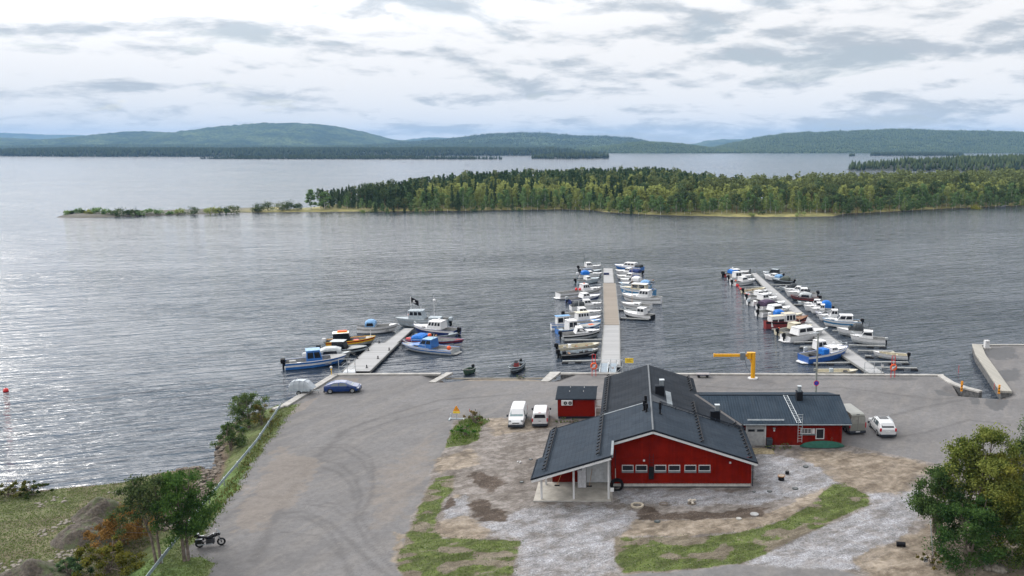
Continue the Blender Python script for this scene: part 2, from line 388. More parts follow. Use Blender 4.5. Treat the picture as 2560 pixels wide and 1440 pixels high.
dusty = np.maximum.reduce([area([(610, 1220), (700, 1120), (790, 1150), (740, 1250), (660, 1330), (590, 1330)], 1.5, 4.0), area([(705, 1020), (760, 1005), (800, 990), (770, 1020), (700, 1050)], .4, 1.0) * 1.3,
                           area([(930, 1180), (1090, 1080), (1080, 1180), (1010, 1300), (930, 1320)], 1.5, 3.0) * .6, area([(845, 945), (900, 945), (890, 958), (840, 962)], .4, 1.0)])
grooves = area([(2110, 1128), (2290, 1150), (2300, 1175), (2240, 1225), (2150, 1232), (2090, 1200)], .8, 1.6) * (.5 + .5 * np.sin((X * .5 + Y * 1.0) * 7 + 4 * nz))

def m_ground():
    m = bpy.data.materials.new('ground_surface'); m.use_nodes = True; t = NT(m.node_tree); b = t.n['Principled BSDF']
    pos = t.node('ShaderNodeNewGeometry').outputs['Position']
    def att(nm):
        a = t.node('ShaderNodeAttribute', attribute_name=nm); s = t.node('ShaderNodeSeparateColor'); t.l.new(a.outputs[0], s.inputs[0])
        return s.outputs[0], s.outputs[1], s.outputs[2], a.outputs['Alpha']
    mead, yard, green, sand = att('mask_a'); mud, gravel, tyre, wet = att('mask_b'); bed, dust, groove, _ = att('mask_c')
    n_big = t.noise(pos, .11, 5, .6, .5); n_mid = t.noise(pos, .7, 8, .72, .4); n_fin = t.noise(pos, 6.5, 6, .85); n_st = t.noise(t.rsc(pos, R(65), .25, 1.2), .5, 6, .65, .5)
    j = t.math('MULTIPLY', t.math('SUBTRACT', t.math('ADD', t.math('MULTIPLY', n_mid, .5), t.math('MULTIPLY', n_fin, .5)), .5), 2.0)
    def e(mk, k=1.0, a=.30, c=.70): return t.ss(t.math('ADD', mk, t.math('MULTIPLY', j, k)), a, c)
    asph = t.mix(t.ss(n_big, .35, .65), (.215, .207, .200), (.275, .266, .258))
    asph = t.mix(t.math('MULTIPLY', t.ss(n_st, .42, .68), .5), asph, (.33, .305, .275))
    asph = t.mix(t.math('MULTIPLY', t.ss(n_mid, .38, .62), .22), asph, (.18, .17, .162))
    asph = t.mix(t.math('MULTIPLY', t.ss(n_fin, .3, .7), .16), asph, (.12, .115, .11))
    c = t.mix(t.math('MULTIPLY', t.math('MULTIPLY', tyre, t.ss(n_fin, .2, .5)), .42), asph, (.115, .11, .106))
    c = t.mix(t.math('MULTIPLY', e(dust, 1.2), .42), c, (.33, .275, .22))
    c = t.mix(t.math('MULTIPLY', e(wet, .8), .75), c, (.085, .085, .085))
    dirt = t.mix(t.ss(n_mid, .36, .64), (.19, .165, .14), (.33, .30, .265))
    dirt = t.mix(t.math('MULTIPLY', t.ss(n_fin, .4, .75), .35), dirt, (.43, .40, .37))
    c = t.mix(e(yard, .8), c, dirt)
    stone = t.mix(t.ss(n_fin, .36, .64), (.19, .19, .195), (.58, .585, .59))
    stone = t.mix(t.math('MULTIPLY', t.ss(n_mid, .42, .62), .55), stone, (.27, .24, .21))
    c = t.mix(e(gravel, 2.0, .2, .8), c, stone)
    sandc = t.mix(t.ss(n_mid, .3, .7), (.22, .175, .125), (.44, .37, .275))
    sandc = t.mix(t.math('MULTIPLY', groove, .45), sandc, (.24, .19, .14))
    c = t.mix(t.math('MULTIPLY', e(sand, 1.6, .2, .8), .85), c, sandc)
    mudc = t.mix(t.ss(n_fin, .3, .7), (.06, .045, .034), (.17, .135, .105))
    c = t.mix(e(mud, 1.6, .25, .75), c, mudc)
    c = t.mix(t.math('MULTIPLY', t.math('MULTIPLY', tyre, yard), .30), c, (.10, .085, .07))
    soil = t.mix(t.ss(n_fin, .3, .7), (.135, .115, .08), (.30, .26, .19))
    c = t.mix(e(bed, .7, .2, .8), c, soil)
    gr = t.mix(t.ss(n_mid, .35, .65), (.085, .115, .03), (.14, .185, .045))
    c = t.mix(t.math('MULTIPLY', e(green, .8), t.ss(n_fin, .30, .55, .25, 1.0)), c, gr)
    mg = t.mix(t.ss(n_big, .38, .6), (.20, .225, .10), (.15, .235, .07))
    mg = t.mix(t.math('MULTIPLY', t.ss(n_mid, .45, .65), .7), mg, (.13, .18, .05))
    mg = t.mix(t.math('MULTIPLY', t.ss(n_st, .52, .7), .35), mg, (.24, .195, .13))
    mg = t.mix(t.math('MULTIPLY', t.ss(n_fin, .45, .7), .35), mg, (.06, .08, .028))
    c = t.mix(e(mead, .6), c, mg)
    vo = t.node('ShaderNodeTexVoronoi', feature='DISTANCE_TO_EDGE'); t.l.new(t.vmath('ADD', t.rsc(pos, R(20), .16, .22), t.noise(pos, .5, 4, .6, col=True)), vo.inputs['Vector'])
    crack = t.math('MULTIPLY', t.ss(vo.outputs[0], .0, .012, 1.0, 0.0), t.ss(n_big, .42, .6))
    c = t.mix(t.math('MULTIPLY', crack, t.math('MULTIPLY', t.ss(t.math('MAXIMUM', yard, mead), .1, .4, 1.0, 0.0), .8)), c, (.07, .068, .066))
    peb = t.node('ShaderNodeTexVoronoi'); t.l.new(pos, peb.inputs['Vector']); peb.inputs['Scale'].default_value = 8.0
    pr = t.node('ShaderNodeSeparateColor'); t.l.new(peb.outputs['Color'], pr.inputs[0])
    c = t.mix(t.math('MULTIPLY', t.math('MULTIPLY', t.ss(pr.outputs[0], .80, .86), t.ss(peb.outputs['Distance'], .25, .4, 1.0, 0.0)), t.math('MULTIPLY', t.math('MAXIMUM', yard, t.math('MULTIPLY', dust, .4)), .3)), c, (.50, .48, .45))
    sz = t.node('ShaderNodeSeparateXYZ'); t.l.new(pos, sz.inputs[0])
    # wet earth and cobbles of the bank near the water line
    bank = t.math('MULTIPLY', t.ss(t.math('ADD', sz.outputs[2], t.math('MULTIPLY', j, .3)), -1.0, -.65, 1.0, 0.0), t.ss(t.math('ADD', sand, gravel), .2, .6, 1.0, 0.0))
    bk = t.mix(t.ss(n_fin, .35, .65), (.09, .065, .045), (.30, .23, .17))
    c = t.mix(bank, c, bk)
    mot = t.noise(pos, 1.6, 9, .8, .3); mot2 = t.noise(t.rsc(pos, R(30), .5, 1.4), .55, 8, .7, .8)
    c = t.mix(t.math('MAXIMUM', t.math('MAXIMUM', yard, mead), .45), c, t.mix(1.0, c, t.mix(t.ss(mot, .34, .66), (.76, .76, .76), (1.24, 1.23, 1.22)), blend='MULTIPLY'))
    c = t.mix(t.math('MAXIMUM', t.math('MAXIMUM', yard, mead), .12), c, t.mix(1.0, c, t.mix(t.ss(mot2, .38, .62), (.74, .72, .70), (1.22, 1.22, 1.24)), blend='MULTIPLY'))
    c = t.mix(1.0, c, (.53, .535, .56), blend='MULTIPLY')
    t.l.new(c, b.inputs['Base Color']); b.inputs['Roughness'].default_value = .92; b.inputs['Specular IOR Level'].default_value = .1
    t.l.new(t.ss(wet, .3, .7, .92, .45), b.inputs['Roughness'])
    bn = t.node('ShaderNodeBump'); bn.inputs['Strength'].default_value = .9
    rough = t.math('ADD', .012, t.math('MULTIPLY', t.math('MAXIMUM', t.math('MAXIMUM', yard, mead), sand), .06))
    t.l.new(rough, bn.inputs['Distance']); t.l.new(t.noise(pos, 4.0, 6, .8), bn.inputs['Height']); t.l.new(bn.outputs[0], b.inputs['Normal'])
    return m
nx, ny = X.shape
idx = np.arange(nx * ny).reshape(nx, ny)
fc = np.stack([idx[:-1, :-1], idx[1:, :-1], idx[1:, 1:], idx[:-1, 1:]], -1).reshape(-1, 4)
zz = Z.ravel(); keep = ~((zz[fc] < -3.0).any(1)); keep &= ~((zz[fc] < WL - 1.2).all(1))
me = fastmesh('ground', np.stack([X.ravel(), Y.ravel(), zz], 1), fc[keep], [m_ground()], smooth=True)
cl = lambda a: np.clip(a, 0, 1).ravel().astype(np.float32); one = np.ones(nx * ny, np.float32)
for nm, ch in (('mask_a', (mead, yard, green, sand)), ('mask_b', (mud, gravel, tyre, wet)), ('mask_c', (bedsoil, dusty, grooves, one.reshape(nx, ny)))):
    a = me.attributes.new(nm, 'FLOAT_COLOR', 'POINT'); a.data.foreach_set('color', np.stack([cl(c) for c in ch], 1).ravel())
g = tag(link('ground', me), kind='structure')
def gz(x, y):
    i = int(round((x + 104) / .25)); j = int(round((y - 52) / .25))
    return float(Z[min(max(i, 0), nx - 1), min(max(j, 0), ny - 1)])
def PG(px, py):
    """pixel on the ground surface"""
    p = P(px, py, 0)
    for _ in range(6): p = P(px, py, gz(p.x, p.y))
    return p

# grass blades on meadow, beds and knoll (nobody could count them)
rs = np.random.RandomState(3)
def blades(name, mask, n, h, cols, wid=.05):
    cx = rs.uniform(0, nx - 1, n * 30); cy = rs.uniform(0, ny - 1, n * 30)
    i = cx.astype(int); jj = cy.astype(int)
    y_ = 52 + cy * .25; x_ = -104 + cx * .25
    vis = (x_ > -.98 * y_) & (x_ < .5 * y_ + 4) & (y_ < 112)
    ok = np.where((mask[i, jj] > rs.rand(n * 30)) & vis & (Z[i, jj] > WL + .2))[0][:n]
    i, jj, x_, y_ = i[ok], jj[ok], x_[ok], y_[ok]; zc = Z[i, jj]; k = len(ok)
    a = rs.rand(k) * np.pi * 2; hh = h * rs.uniform(.4, 1.2, k); w = wid * rs.uniform(.6, 1.5, k)
    dx, dy = np.cos(a), np.sin(a); lx, ly = rs.normal(0, .35, k) * hh, rs.normal(0, .35, k) * hh
    V = np.stack([np.stack([x_ - dx * w, y_ - dy * w, zc], 1), np.stack([x_ + dx * w, y_ + dy * w, zc], 1), np.stack([x_ + lx, y_ + ly, zc + hh], 1)], 1).reshape(-1, 3)
    me = fastmesh(name, V, np.arange(k * 3).reshape(-1, 3), cols, 3, tone=rs.rand(k))
    return tag(link(name, me), kind='stuff')
def m_leaf(name, a, b, c=None, trans=.35, rough=.75):
    m = bpy.data.materials.new(name); m.use_nodes = True; t = NT(m.node_tree); t.n.remove(t.n['Principled BSDF'])
    tone = t.node('ShaderNodeAttribute', attribute_name='tone').outputs['Fac']
    orn = t.node('ShaderNodeObjectInfo').outputs['Random']
    col = t.mix(tone, a, b)
    if c: col = t.mix(t.ss(orn, .55, 1.0), col, t.mix(tone, tuple(x * .6 for x in c), c))
    hsv = t.node('ShaderNodeHueSaturation'); t.l.new(col, hsv.inputs['Color']); t.l.new(t.ss(orn, 0.0, 1.0, .8, 1.2), hsv.inputs['Value'])
    d = t.node('ShaderNodeBsdfDiffuse'); tr = t.node('ShaderNodeBsdfTranslucent'); t.l.new(hsv.outputs[0], d.inputs[0]); t.l.new(hsv.outputs[0], tr.inputs[0])
    mx = t.node('ShaderNodeMixShader'); mx.inputs[0].default_value = trans; t.l.new(d.outputs[0], mx.inputs[1]); t.l.new(tr.outputs[0], mx.inputs[2])
    t.l.new(mx.outputs[0], t.n['Material Output'].inputs[0]); return m
blades('meadow_grass', np.clip(mead, 0, 1) * (Z > WL + .3), 60000, .09, [m_leaf('grass_blade', (.095, .135, .04), (.145, .185, .06))], .05)
blades('bed_grass', np.clip(green, 0, 1) * (1 - mead), 26000, .08, [m_leaf('bed_blade', (.045, .078, .016), (.09, .13, .032))], .04)
blades('tall_weeds', area([(1120, 1110), (1135, 1075), (1150, 1055), (1190, 1042), (1220, 1052), (1200, 1062), (1190, 1095), (1160, 1108)], .3, .5), 9000, .45, [m_leaf('weed_blade', (.045, .09, .015), (.13, .2, .04))], .06)
blades('bank_weeds', area([(520, 1250), (690, 1040), (700, 1050), (560, 1270), (470, 1370), (440, 1372)], .5, .8), 9000, .35, [m_leaf('bank_blade', (.07, .085, .02), (.2, .18, .06))], .06)

# ================================================================ TREES
def quads(C, Nn, size, rs, flat=0.0):
    """leaf-sized quads at centres C (k,3)"""
    k = len(C); a = rs.normal(size=(k, 3)); a[:, 2] *= (1 - flat); a /= np.linalg.norm(a, axis=1)[:, None]
    b = np.cross(a, rs.normal(size=(k, 3))); b /= np.linalg.norm(b, axis=1)[:, None]
    s = (size * rs.uniform(.6, 1.3, k))[:, None]
    return np.stack([C - a * s * .5, C + b * s * .32, C + a * s * .5, C - b * s * .32], 1).reshape(-1, 3)
def clumps(cent, rad, per, size, rs, tone_jit=.25):
    C = []; tn = []
    for c, r in zip(cent, rad):
        d = rs.normal(size=(per, 3)); d /= np.linalg.norm(d, axis=1)[:, None]
        C.append(np.array(c) + d * (r * np.abs(rs.normal(.75, .38, per)))[:, None] * np.array([1, 1, .75]))
        tn.append(np.clip(rs.uniform(.15, .85) + rs.normal(0, tone_jit, per), 0, 1))
    C = np.concatenate(C); return quads(C, None, size, rs), np.concatenate(tn)
def crown_spec(kind, h, rs, dens=1.0):
    """clump centres and radii of a crown"""
    cent = []; rad = []
    if kind == 'birch':
        n = int(22 * dens); lean = rs.normal(0, .25, 2)
        for i in range(n):
            t = (i + rs.rand()) / n; z = h * (.22 + .74 * t); w = h * .20 * math.sin(math.pi * min(1, (.25 + .8 * t))) ** .7 + .15
            a = rs.rand() * 6.28; rr = w * math.sqrt(rs.rand()) * .95
            cent.append((rr * math.cos(a) + lean[0] * t, rr * math.sin(a) + lean[1] * t, z)); rad.append(h * .088 * rs.uniform(.7, 1.3))
    elif kind == 'pine':
        n = int(18 * dens)
        for i in range(n):
            t = (i + rs.rand()) / n; z = h * (.48 + .48 * t); w = h * .21 * math.cos((t - .35) * 1.9) ** .8
            a = rs.rand() * 6.28; rr = w * math.sqrt(rs.uniform(.1, 1))
            cent.append((rr * math.cos(a), rr * math.sin(a), z)); rad.append(h * .10 * rs.uniform(.7, 1.3))
    else:   # spruce
        n = int(26 * dens)
        for i in range(n):
            t = (i + .5 * rs.rand()) / n; z = h * (.10 + .88 * t); w = h * .17 * (1 - t) ** .8 + .05
            a = i * 2.4; rr = w * rs.uniform(.3, .8)
            cent.append((rr * math.cos(a), rr * math.sin(a), z)); rad.append(h * .085 * (1.2 - t) * rs.uniform(.8, 1.2))
    return cent, rad
M_LEAF = {'birch': m_leaf('birch_leaf', (.09, .15, .055), (.20, .31, .125), (.27, .30, .10)),
          'pine': m_leaf('pine_needle', (.042, .070, .032), (.12, .165, .075), (.13, .155, .065), .2),
          'spruce': m_leaf('spruce_needle', (.030, .056, .028), (.085, .13, .062), None, .15)}
M_BARK = {'birch': mat('birch_bark', (.55, .54, .50), .8, var=.3, scale=2), 'pine': mat('pine_bark', (.22, .13, .08), .9), 'spruce': mat('spruce_bark', (.10, .08, .065), .9)}
def tree_trunk(kind, h, rs, limbs=5):
    mb = MB(); m = M_BARK[kind]; r = h * .011 + .03
    pts = [(0, 0, -.3), (rs.normal(0, .05), rs.normal(0, .05), h * .35), (rs.normal(0, .12), rs.normal(0, .12), h * .7), (0, 0, h * .95)]
    mb.tube(pts, r, m, 5, r * .2)
    for i in range(limbs):
        z = h * rs.uniform(.35, .8); a = rs.rand() * 6.28; l = h * .1
        mb.tube([(0, 0, z), (l * math.cos(a), l * math.sin(a), z + l * .7)], r * .4, m, 4, r * .12)
    return mb
proto = {}
LBL = {'birch': ('birch_tree', 'pale green birch with yellowing leaves in the peninsula wood across the water', 'birch', 'birches on the peninsula'),
       'pine': ('pine_tree', 'dark round-topped pine in the peninsula wood across the water', 'pine', 'pines on the peninsula'),
       'spruce': ('spruce_tree', 'dark pointed conifer in the peninsula wood across the water', 'conifer', 'pointed conifers on the peninsula')}
def make_tree(kind, h, seed, per, size, dens=1.0):
    rs = np.random.RandomState(seed); nm, lab, cat, grp = LBL[kind]
    t = thing(nm, lab, cat, (0, 0, 0), 0, grp)
    c, r = crown_spec(kind, h, rs, dens); V, tn = clumps(c, r, per, size, rs)
    link('crown', fastmesh('crown', V, np.arange(len(V)).reshape(-1, 4), [M_LEAF[kind]], tone=tn), t)
    tree_trunk(kind, h, rs).build('trunk', t); return t

# ---- the peninsula
pen_front = pw([(145, 543), (200, 545), (300, 542), (450, 537), (600, 532), (720, 531), (830, 530), (950, 529), (1100, 528), (1250, 526), (1400, 524), (1480, 526), (1520, 531), (1570, 535), (1640, 538), (1720, 540), (1850, 543), (1990, 543), (2080, 541), (2110, 535), (2200, 531), (2300, 525), (2430, 519), (2560, 514), (2700, 508), (2850, 500)], WL)
pen_back = [(440, 830), (345, 755), (213, 635), (110, 565), (70, 528), (66, 600), (72, 700), (30, 722), (-26, 712), (-60, 680), (-112, 632), (-155, 570), (-172, 500), (-178, 462), (-190, 440)] + pw([(720, 519), (600, 523), (450, 527), (300, 530), (210, 531), (165, 537)], WL)
pen = pen_front + pen_back
xs2 = np.arange(-290, 450, 2.0); ys2 = np.arange(395, 840, 2.0); X2, Y2 = np.meshgrid(xs2, ys2, indexing='ij')
s2 = sdpoly(X2, Y2, pen) + (fbm(X2 * .08, Y2 * .08) - .5) * 3
Z2 = WL - .5 + 1.5 * sstep(-4, 5, s2) + 3.5 * sstep(5, 70, s2) + (fbm(X2 * .06, Y2 * .06) - .5) * 1.0 * sstep(2, 20, s2)
Z2 = np.where(s2 < -6, WL - 2, Z2)
def pz(x, y):
    i = int(np.clip((x + 290) / 2, 0, X2.shape[0] - 1)); j = int(np.clip((y - 395) / 2, 0, X2.shape[1] - 1)); return float(Z2[i, j])
def m_pen():
    m = bpy.data.materials.new('shore_ground'); m.use_nodes = True; t = NT(m.node_tree); b = t.n['Principled BSDF']
    pos = t.node('ShaderNodeNewGeometry').outputs['Position']; s = t.node('ShaderNodeSeparateXYZ'); t.l.new(pos, s.inputs[0])
    n = t.noise(pos, .18, 5, .65); n2 = t.noise(pos, 1.1, 4, .7)
    reed = t.mix(t.ss(n, .35, .65), (.12, .12, .04), (.24, .21, .075))
    c = t.mix(t.ss(t.math('ADD', s.outputs[2], t.math('MULTIPLY', n, .8)), .35, 1.3), reed, (.07, .085, .03))
    rock = t.mix(t.ss(n2, .35, .65), (.020, .020, .020), (.07, .065, .06))
    c = t.mix(t.math('MULTIPLY', t.ss(s.outputs[0], -215, -185, 1.0, 0.0), .9), c, rock)
    c = t.mix(t.ss(s.outputs[2], -1.15, -.95, 1.0, 0.0), c, (.04, .035, .03))
    t.l.new(c, b.inputs['Base Color']); b.inputs['Roughness'].default_value = .95; return m
def gridmesh(name, X_, Y_, Z_, m, cull):
    a, b_ = X_.shape; ii = np.arange(a * b_).reshape(a, b_)
    f = np.stack([ii[:-1, :-1], ii[1:, :-1], ii[1:, 1:], ii[:-1, 1:]], -1).reshape(-1, 4); zf = Z_.ravel()[f]
    return fastmesh(name, np.stack([X_.ravel(), Y_.ravel(), Z_.ravel()], 1), f[~(zf < cull).all(1)], [m], smooth=True)
tag(link('peninsula', gridmesh('peninsula', X2, Y2, Z2, m_pen(), WL - .6)), kind='structure')

rp = np.random.RandomState(11)
protos = {k: [make_tree(k, h, 30 + i * 7 + len(k), per, sz) for i, h in enumerate(hs)] for k, hs, per, sz in
          (('birch', (12.5, 11, 13.5, 9.5), 52, .72), ('pine', (14, 13, 15.5), 56, .72), ('spruce', (14, 12.5, 15.5), 44, .70))}
used = {k: [False] * 6 for k in protos}
wood = pw([(818, 521), (900, 520), (960, 524), (1100, 521), (1250, 519), (1400, 517), (1480, 520), (1540, 527), (1640, 530), (1720, 531), (1850, 532), (1990, 531), (2090, 531), (2200, 525), (2300, 519), (2430, 513), (2560, 509), (2700, 503), (2850, 498)], 0.5) + [(438, 822), (345, 750), (213, 628), (110, 556), (62, 520), (58, 600), (62, 694), (30, 715), (-26, 705), (-60, 672), (-112, 625), (-150, 566), (-166, 500), (-172, 458)]
pts = []; cell = {}
def tryadd(x, y, dmin):
    k = (int(x // 6), int(y // 6))
    for a in (-1, 0, 1):
        for b in (-1, 0, 1):
            for q in cell.get((k[0] + a, k[1] + b), ()):
                if (q[0] - x) ** 2 + (q[1] - y) ** 2 < dmin * dmin: return False
    cell.setdefault(k, []).append((x, y)); pts.append((x, y)); return True
cx = rp.uniform(-180, 440, 60000); cy = rp.uniform(405, 820, 60000); sw = sdpoly(cx, cy, wood); fr = linedist(cx, cy, wood[:19])
for x, y, s_, f_ in zip(cx, cy, sw, fr):
    if s_ > 0 and x < .5 * y + 12: tryadd(x, y, 3.1 if f_ < 26 else 4.4)
wd = [(x, y, float(linedist(np.array([x]), np.array([y]), wood[:19])[0])) for x, y in pts]
wd.sort(key=lambda q: q[2])
counts = {'birch': 0, 'pine': 0, 'spruce': 0}; rest = []
for x, y, f_ in wd:
    leftness = 1 if x < -55 else 0
    if x < -118 and f_ > 3: k = 'spruce' if rp.rand() < .75 else 'pine'
    elif f_ < 30: k = 'birch' if rp.rand() < .80 else ('spruce' if x < 0 else 'pine')
    elif f_ < 60: k = ('birch' if rp.rand() < .35 else ('spruce' if x < 40 and rp.rand() < .75 else 'pine'))
    else: k = 'spruce' if (x < 60 and rp.rand() < .85) else ('pine' if rp.rand() < .75 else 'birch')
    sc = rp.uniform(.72, 1.06) * (1 - .28 * min(1, max(0, (-105 - x) / 60))) * (.62 + .38 * min(1, f_ / 14))
    if x > 40 and f_ > 90 : sc *= .9
    lim = {'birch': 240, 'pine': 110, 'spruce': 130}[k]
    if counts[k] < lim and f_ < 70 and -205 < x < 245:
        i = rp.randint(len(protos[k])); pr = protos[k][i]; loc = (x, y, pz(x, y)); rz = rp.rand() * 6.28
        if not used[k][i]: pr.location = loc; pr.rotation_euler = (0, 0, rz); pr.scale = (sc,) * 3; used[k][i] = True
        else: dup(pr, loc, rz, (sc * rp.uniform(.9, 1.15), sc * rp.uniform(.9, 1.15), sc))
        counts[k] += 1
    else: rest.append((x, y, k, sc))
# deeper in the wood: one mass
def mass(name, items, mats3, zf, per=15, size=1.35):
    vs = []; tn = []; mi = []; lib = {}
    rs = np.random.RandomState(5)
    for k, h in (('birch', 12), ('pine', 14), ('spruce', 14)):
        lib[k] = []
        for v in range(4):
            c, r = crown_spec(k, h, rs, .7); lib[k].append(clumps(c, r, per, size, rs))
    for x, y, k, sc in items:
        V, t_ = lib[k][rs.randint(4)]; a = rs.rand() * 6.28; ca, sa = math.cos(a), math.sin(a)
        vs.append(np.stack([(V[:, 0] * ca - V[:, 1] * sa) * sc + x, (V[:, 0] * sa + V[:, 1] * ca) * sc + y, V[:, 2] * sc + zf(x, y)], 1))
        tn.append(np.clip(t_ + rs.normal(0, .15), 0, 1)); mi.append(np.full(len(t_), ('birch', 'pine', 'spruce').index(k)))
    V = np.concatenate(vs)
    return tag(link(name, fastmesh(name, V, np.arange(len(V)).reshape(-1, 4), mats3, tone=np.concatenate(tn), mi=np.concatenate(mi))), kind='stuff')
MM = [M_LEAF['birch'], M_LEAF['pine'], M_LEAF['spruce']]
mass('forest', rest, MM, pz)

# shrubs on the spit, each a thing
def shrub(name, label, cat, p, h, w, mleaf, seed, per=40, size=.35, group=None, n=9, stem=True, bark='spruce'):
    rs = np.random.RandomState(seed); t = thing(name, label, cat, p, rs.rand() * 6, group); cent = []; rad = []
    for i in range(n):
        a = rs.rand() * 6.28; rr = w * .5 * math.sqrt(rs.rand()); z = h * (.08 + .75 * rs.rand() * (1 - .5 * rr / (w * .5 + .01)))
        cent.append((rr * math.cos(a), rr * math.sin(a), z)); rad.append(min(h, w) * .28 * rs.uniform(.7, 1.3))
    V, tn = clumps(cent, rad, per, size, rs)
    link('crown', fastmesh('crown', V, np.arange(len(V)).reshape(-1, 4), [mleaf], tone=tn), t)
    mb = MB()
    for c in cent[:6]: mb.tube([(c[0] * .1, c[1] * .1, -.2), (c[0] * .5, c[1] * .5, c[2] * .5), c], .02 + h * .006, M_BARK[bark], 4, .01)
    mb.build('stem', t); return t
spit = [(165, 536, 2.5, 'b'), (178, 535, 2, 'p'), (196, 533, 3.2, 'b'), (206, 533, 2.4, 'p'), (222, 535, 2.2, 'b'), (235, 534, 3, 'b'), (252, 535, 3.2, 'b'), (268, 536, 2.6, 'b'), (290, 536, 3.2, 'p'), (301, 537, 4.2, 'p'),
        (318, 536, 3.2, 'p'), (337, 536, 4.0, 'p'), (345, 536, 3, 'b'), (370, 534, 3, 'b'), (400, 533, 3, 'b'), (423, 533, 2, 'b'), (447, 532, 3.4, 'b'), (485, 532, 4.6, 'p'), (526, 531, 3.6, 'b'), (538, 531, 4, 'b'),
        (556, 530, 4, 'p'), (566, 530, 2.2, 'b'), (585, 529, 4.8, 'p'), (643, 527, 4.2, 'p'), (655, 526, 4.6, 'p'), (672, 526, 5, 'p'), (700, 525, 5.6, 'p'), (715, 525, 5, 'p'), (725, 525, 5.4, 'p'), (748, 525, 4.2, 'p')]
for i, (px, py, h, k) in enumerate(spit):
    p = P(px, py + .5, WL + .8); p.z = max(pz(p.x, p.y), WL + .4)
    if k == 'p': shrub('spit_shrub', 'small dark green bush growing on the narrow spit', 'bush', p, h * 1.15, h * 1.25, M_LEAF['pine'], i, 50, .6, 'dark bushes on the spit')
    else: shrub('spit_shrub', 'small olive bush with thin leaves growing on the narrow spit', 'bush', p, h * 1.15, h * 1.6, M_LEAF['birch'], i, 44, .6, 'olive bushes on the spit')
p = P(778, 524, WL + .8); p.z = pz(p.x, p.y)
t = dup(protos['birch'][1], p, 1.0, (1.3, 1.3, .95), 'tall thin-leaved birch standing alone where the spit meets the wood', 'trees at the start of the spit')
p = P(812, 524, WL + .8); p.z = pz(p.x, p.y)
t = dup(protos['birch'][0], p, 2.0, (1.35, 1.35, .75), 'broad rounded green tree at the left edge of the peninsula wood', 'trees at the start of the spit')
for i, (px, py, h) in enumerate([(905, 527, 2.5), (935, 527, 3.4), (1880, 538, 2.5), (1905, 537, 3), (2000, 538, 4), (2260, 524, 2.5), (1440, 521, 3), (1300, 523, 2.6), (1100, 524, 2.4), (1185, 524, 3)]):
    p = P(px, py, WL + .8); p.z = pz(p.x, p.y)
    shrub('shore_shrub', 'small green bush on the reedy shore of the peninsula', 'bush', p, h, h * 1.2, M_LEAF['pine'] if i % 2 else M_LEAF['birch'], 70 + i, 30, .5, 'bushes on the peninsula shore')
p = P(2440, 519, WL + .8); p.z = pz(p.x, p.y)
shrub('yellow_shrub', 'bright yellow-green bush on the shore near the right edge of the peninsula', 'bush', p, 6, 5, m_leaf('yellow_leaf', (.12, .14, .02), (.28, .27, .05)), 90, 70, .5)

# ================================================================ FAR SHORES AND HILLS
def cones(name, pts_, h0, h1, m, wr=.26, seed=1):
    rs = np.random.RandomState(seed); n = len(pts_); A = np.array(pts_); h = rs.uniform(h0, h1, n) * (.55 + .85 * fbm(A[:, 0] * .006 + seed, A[:, 1] * .006, 3)); w = h * wr * rs.uniform(.6, 1.3, n); a0 = rs.rand(n) * 6.28
    k = 5; V = np.zeros((n, k + 2, 3))
    for i in range(k):
        a = a0 + i * 2 * np.pi / k; rr = w * rs.uniform(.7, 1.2, n); V[:, i] = np.stack([A[:, 0] + rr * np.cos(a), A[:, 1] + rr * np.sin(a), A[:, 2] + h * rs.uniform(.05, .3, n)], 1)
    V[:, k] = np.stack([A[:, 0], A[:, 1], A[:, 2] + h], 1); V[:, k + 1] = A - np.array([0, 0, 2])
    f = []
    for i in range(k): f += [(i, (i + 1) % k, k), ((i + 1) % k, i, k + 1)]
    Fc = (np.arange(n)[:, None, None] * (k + 2) + np.array(f)[None]).reshape(-1, 3)
    return tag(link(name, fastmesh(name, V.reshape(-1, 3), Fc, [m], 3, tone=np.repeat(np.clip(rs.rand(n), 0, 1), len(f)))), kind='stuff')
M_FAR = m_leaf('far_conifer', (.020, .032, .016), (.060, .078, .034), None, .1)
M_FAR2 = m_leaf('hill_conifer', (.030, .048, .020), (.095, .12, .045), None, .1)
def m_hill(name, a, b, sc):
    m = bpy.data.materials.new(name); m.use_nodes = True; t = NT(m.node_tree); bs = t.n['Principled BSDF']; pos = t.node('ShaderNodeNewGeometry').outputs['Position']
    n = t.noise(pos, sc, 8, .65); n2 = t.noise(pos, sc * 12, 4, .7)
    c = t.mix(t.ss(n, .35, .65), a, b); c = t.mix(t.math('MULTIPLY', t.ss(n2, .4, .6), .7), c, tuple(x * .3 for x in a))
    t.l.new(c, bs.inputs['Base Color']); bs.inputs['Roughness'].default_value = 1; bs.inputs['Specular IOR Level'].default_value = 0
    return m
def zat(py, y): return PY(CX, py, y).z
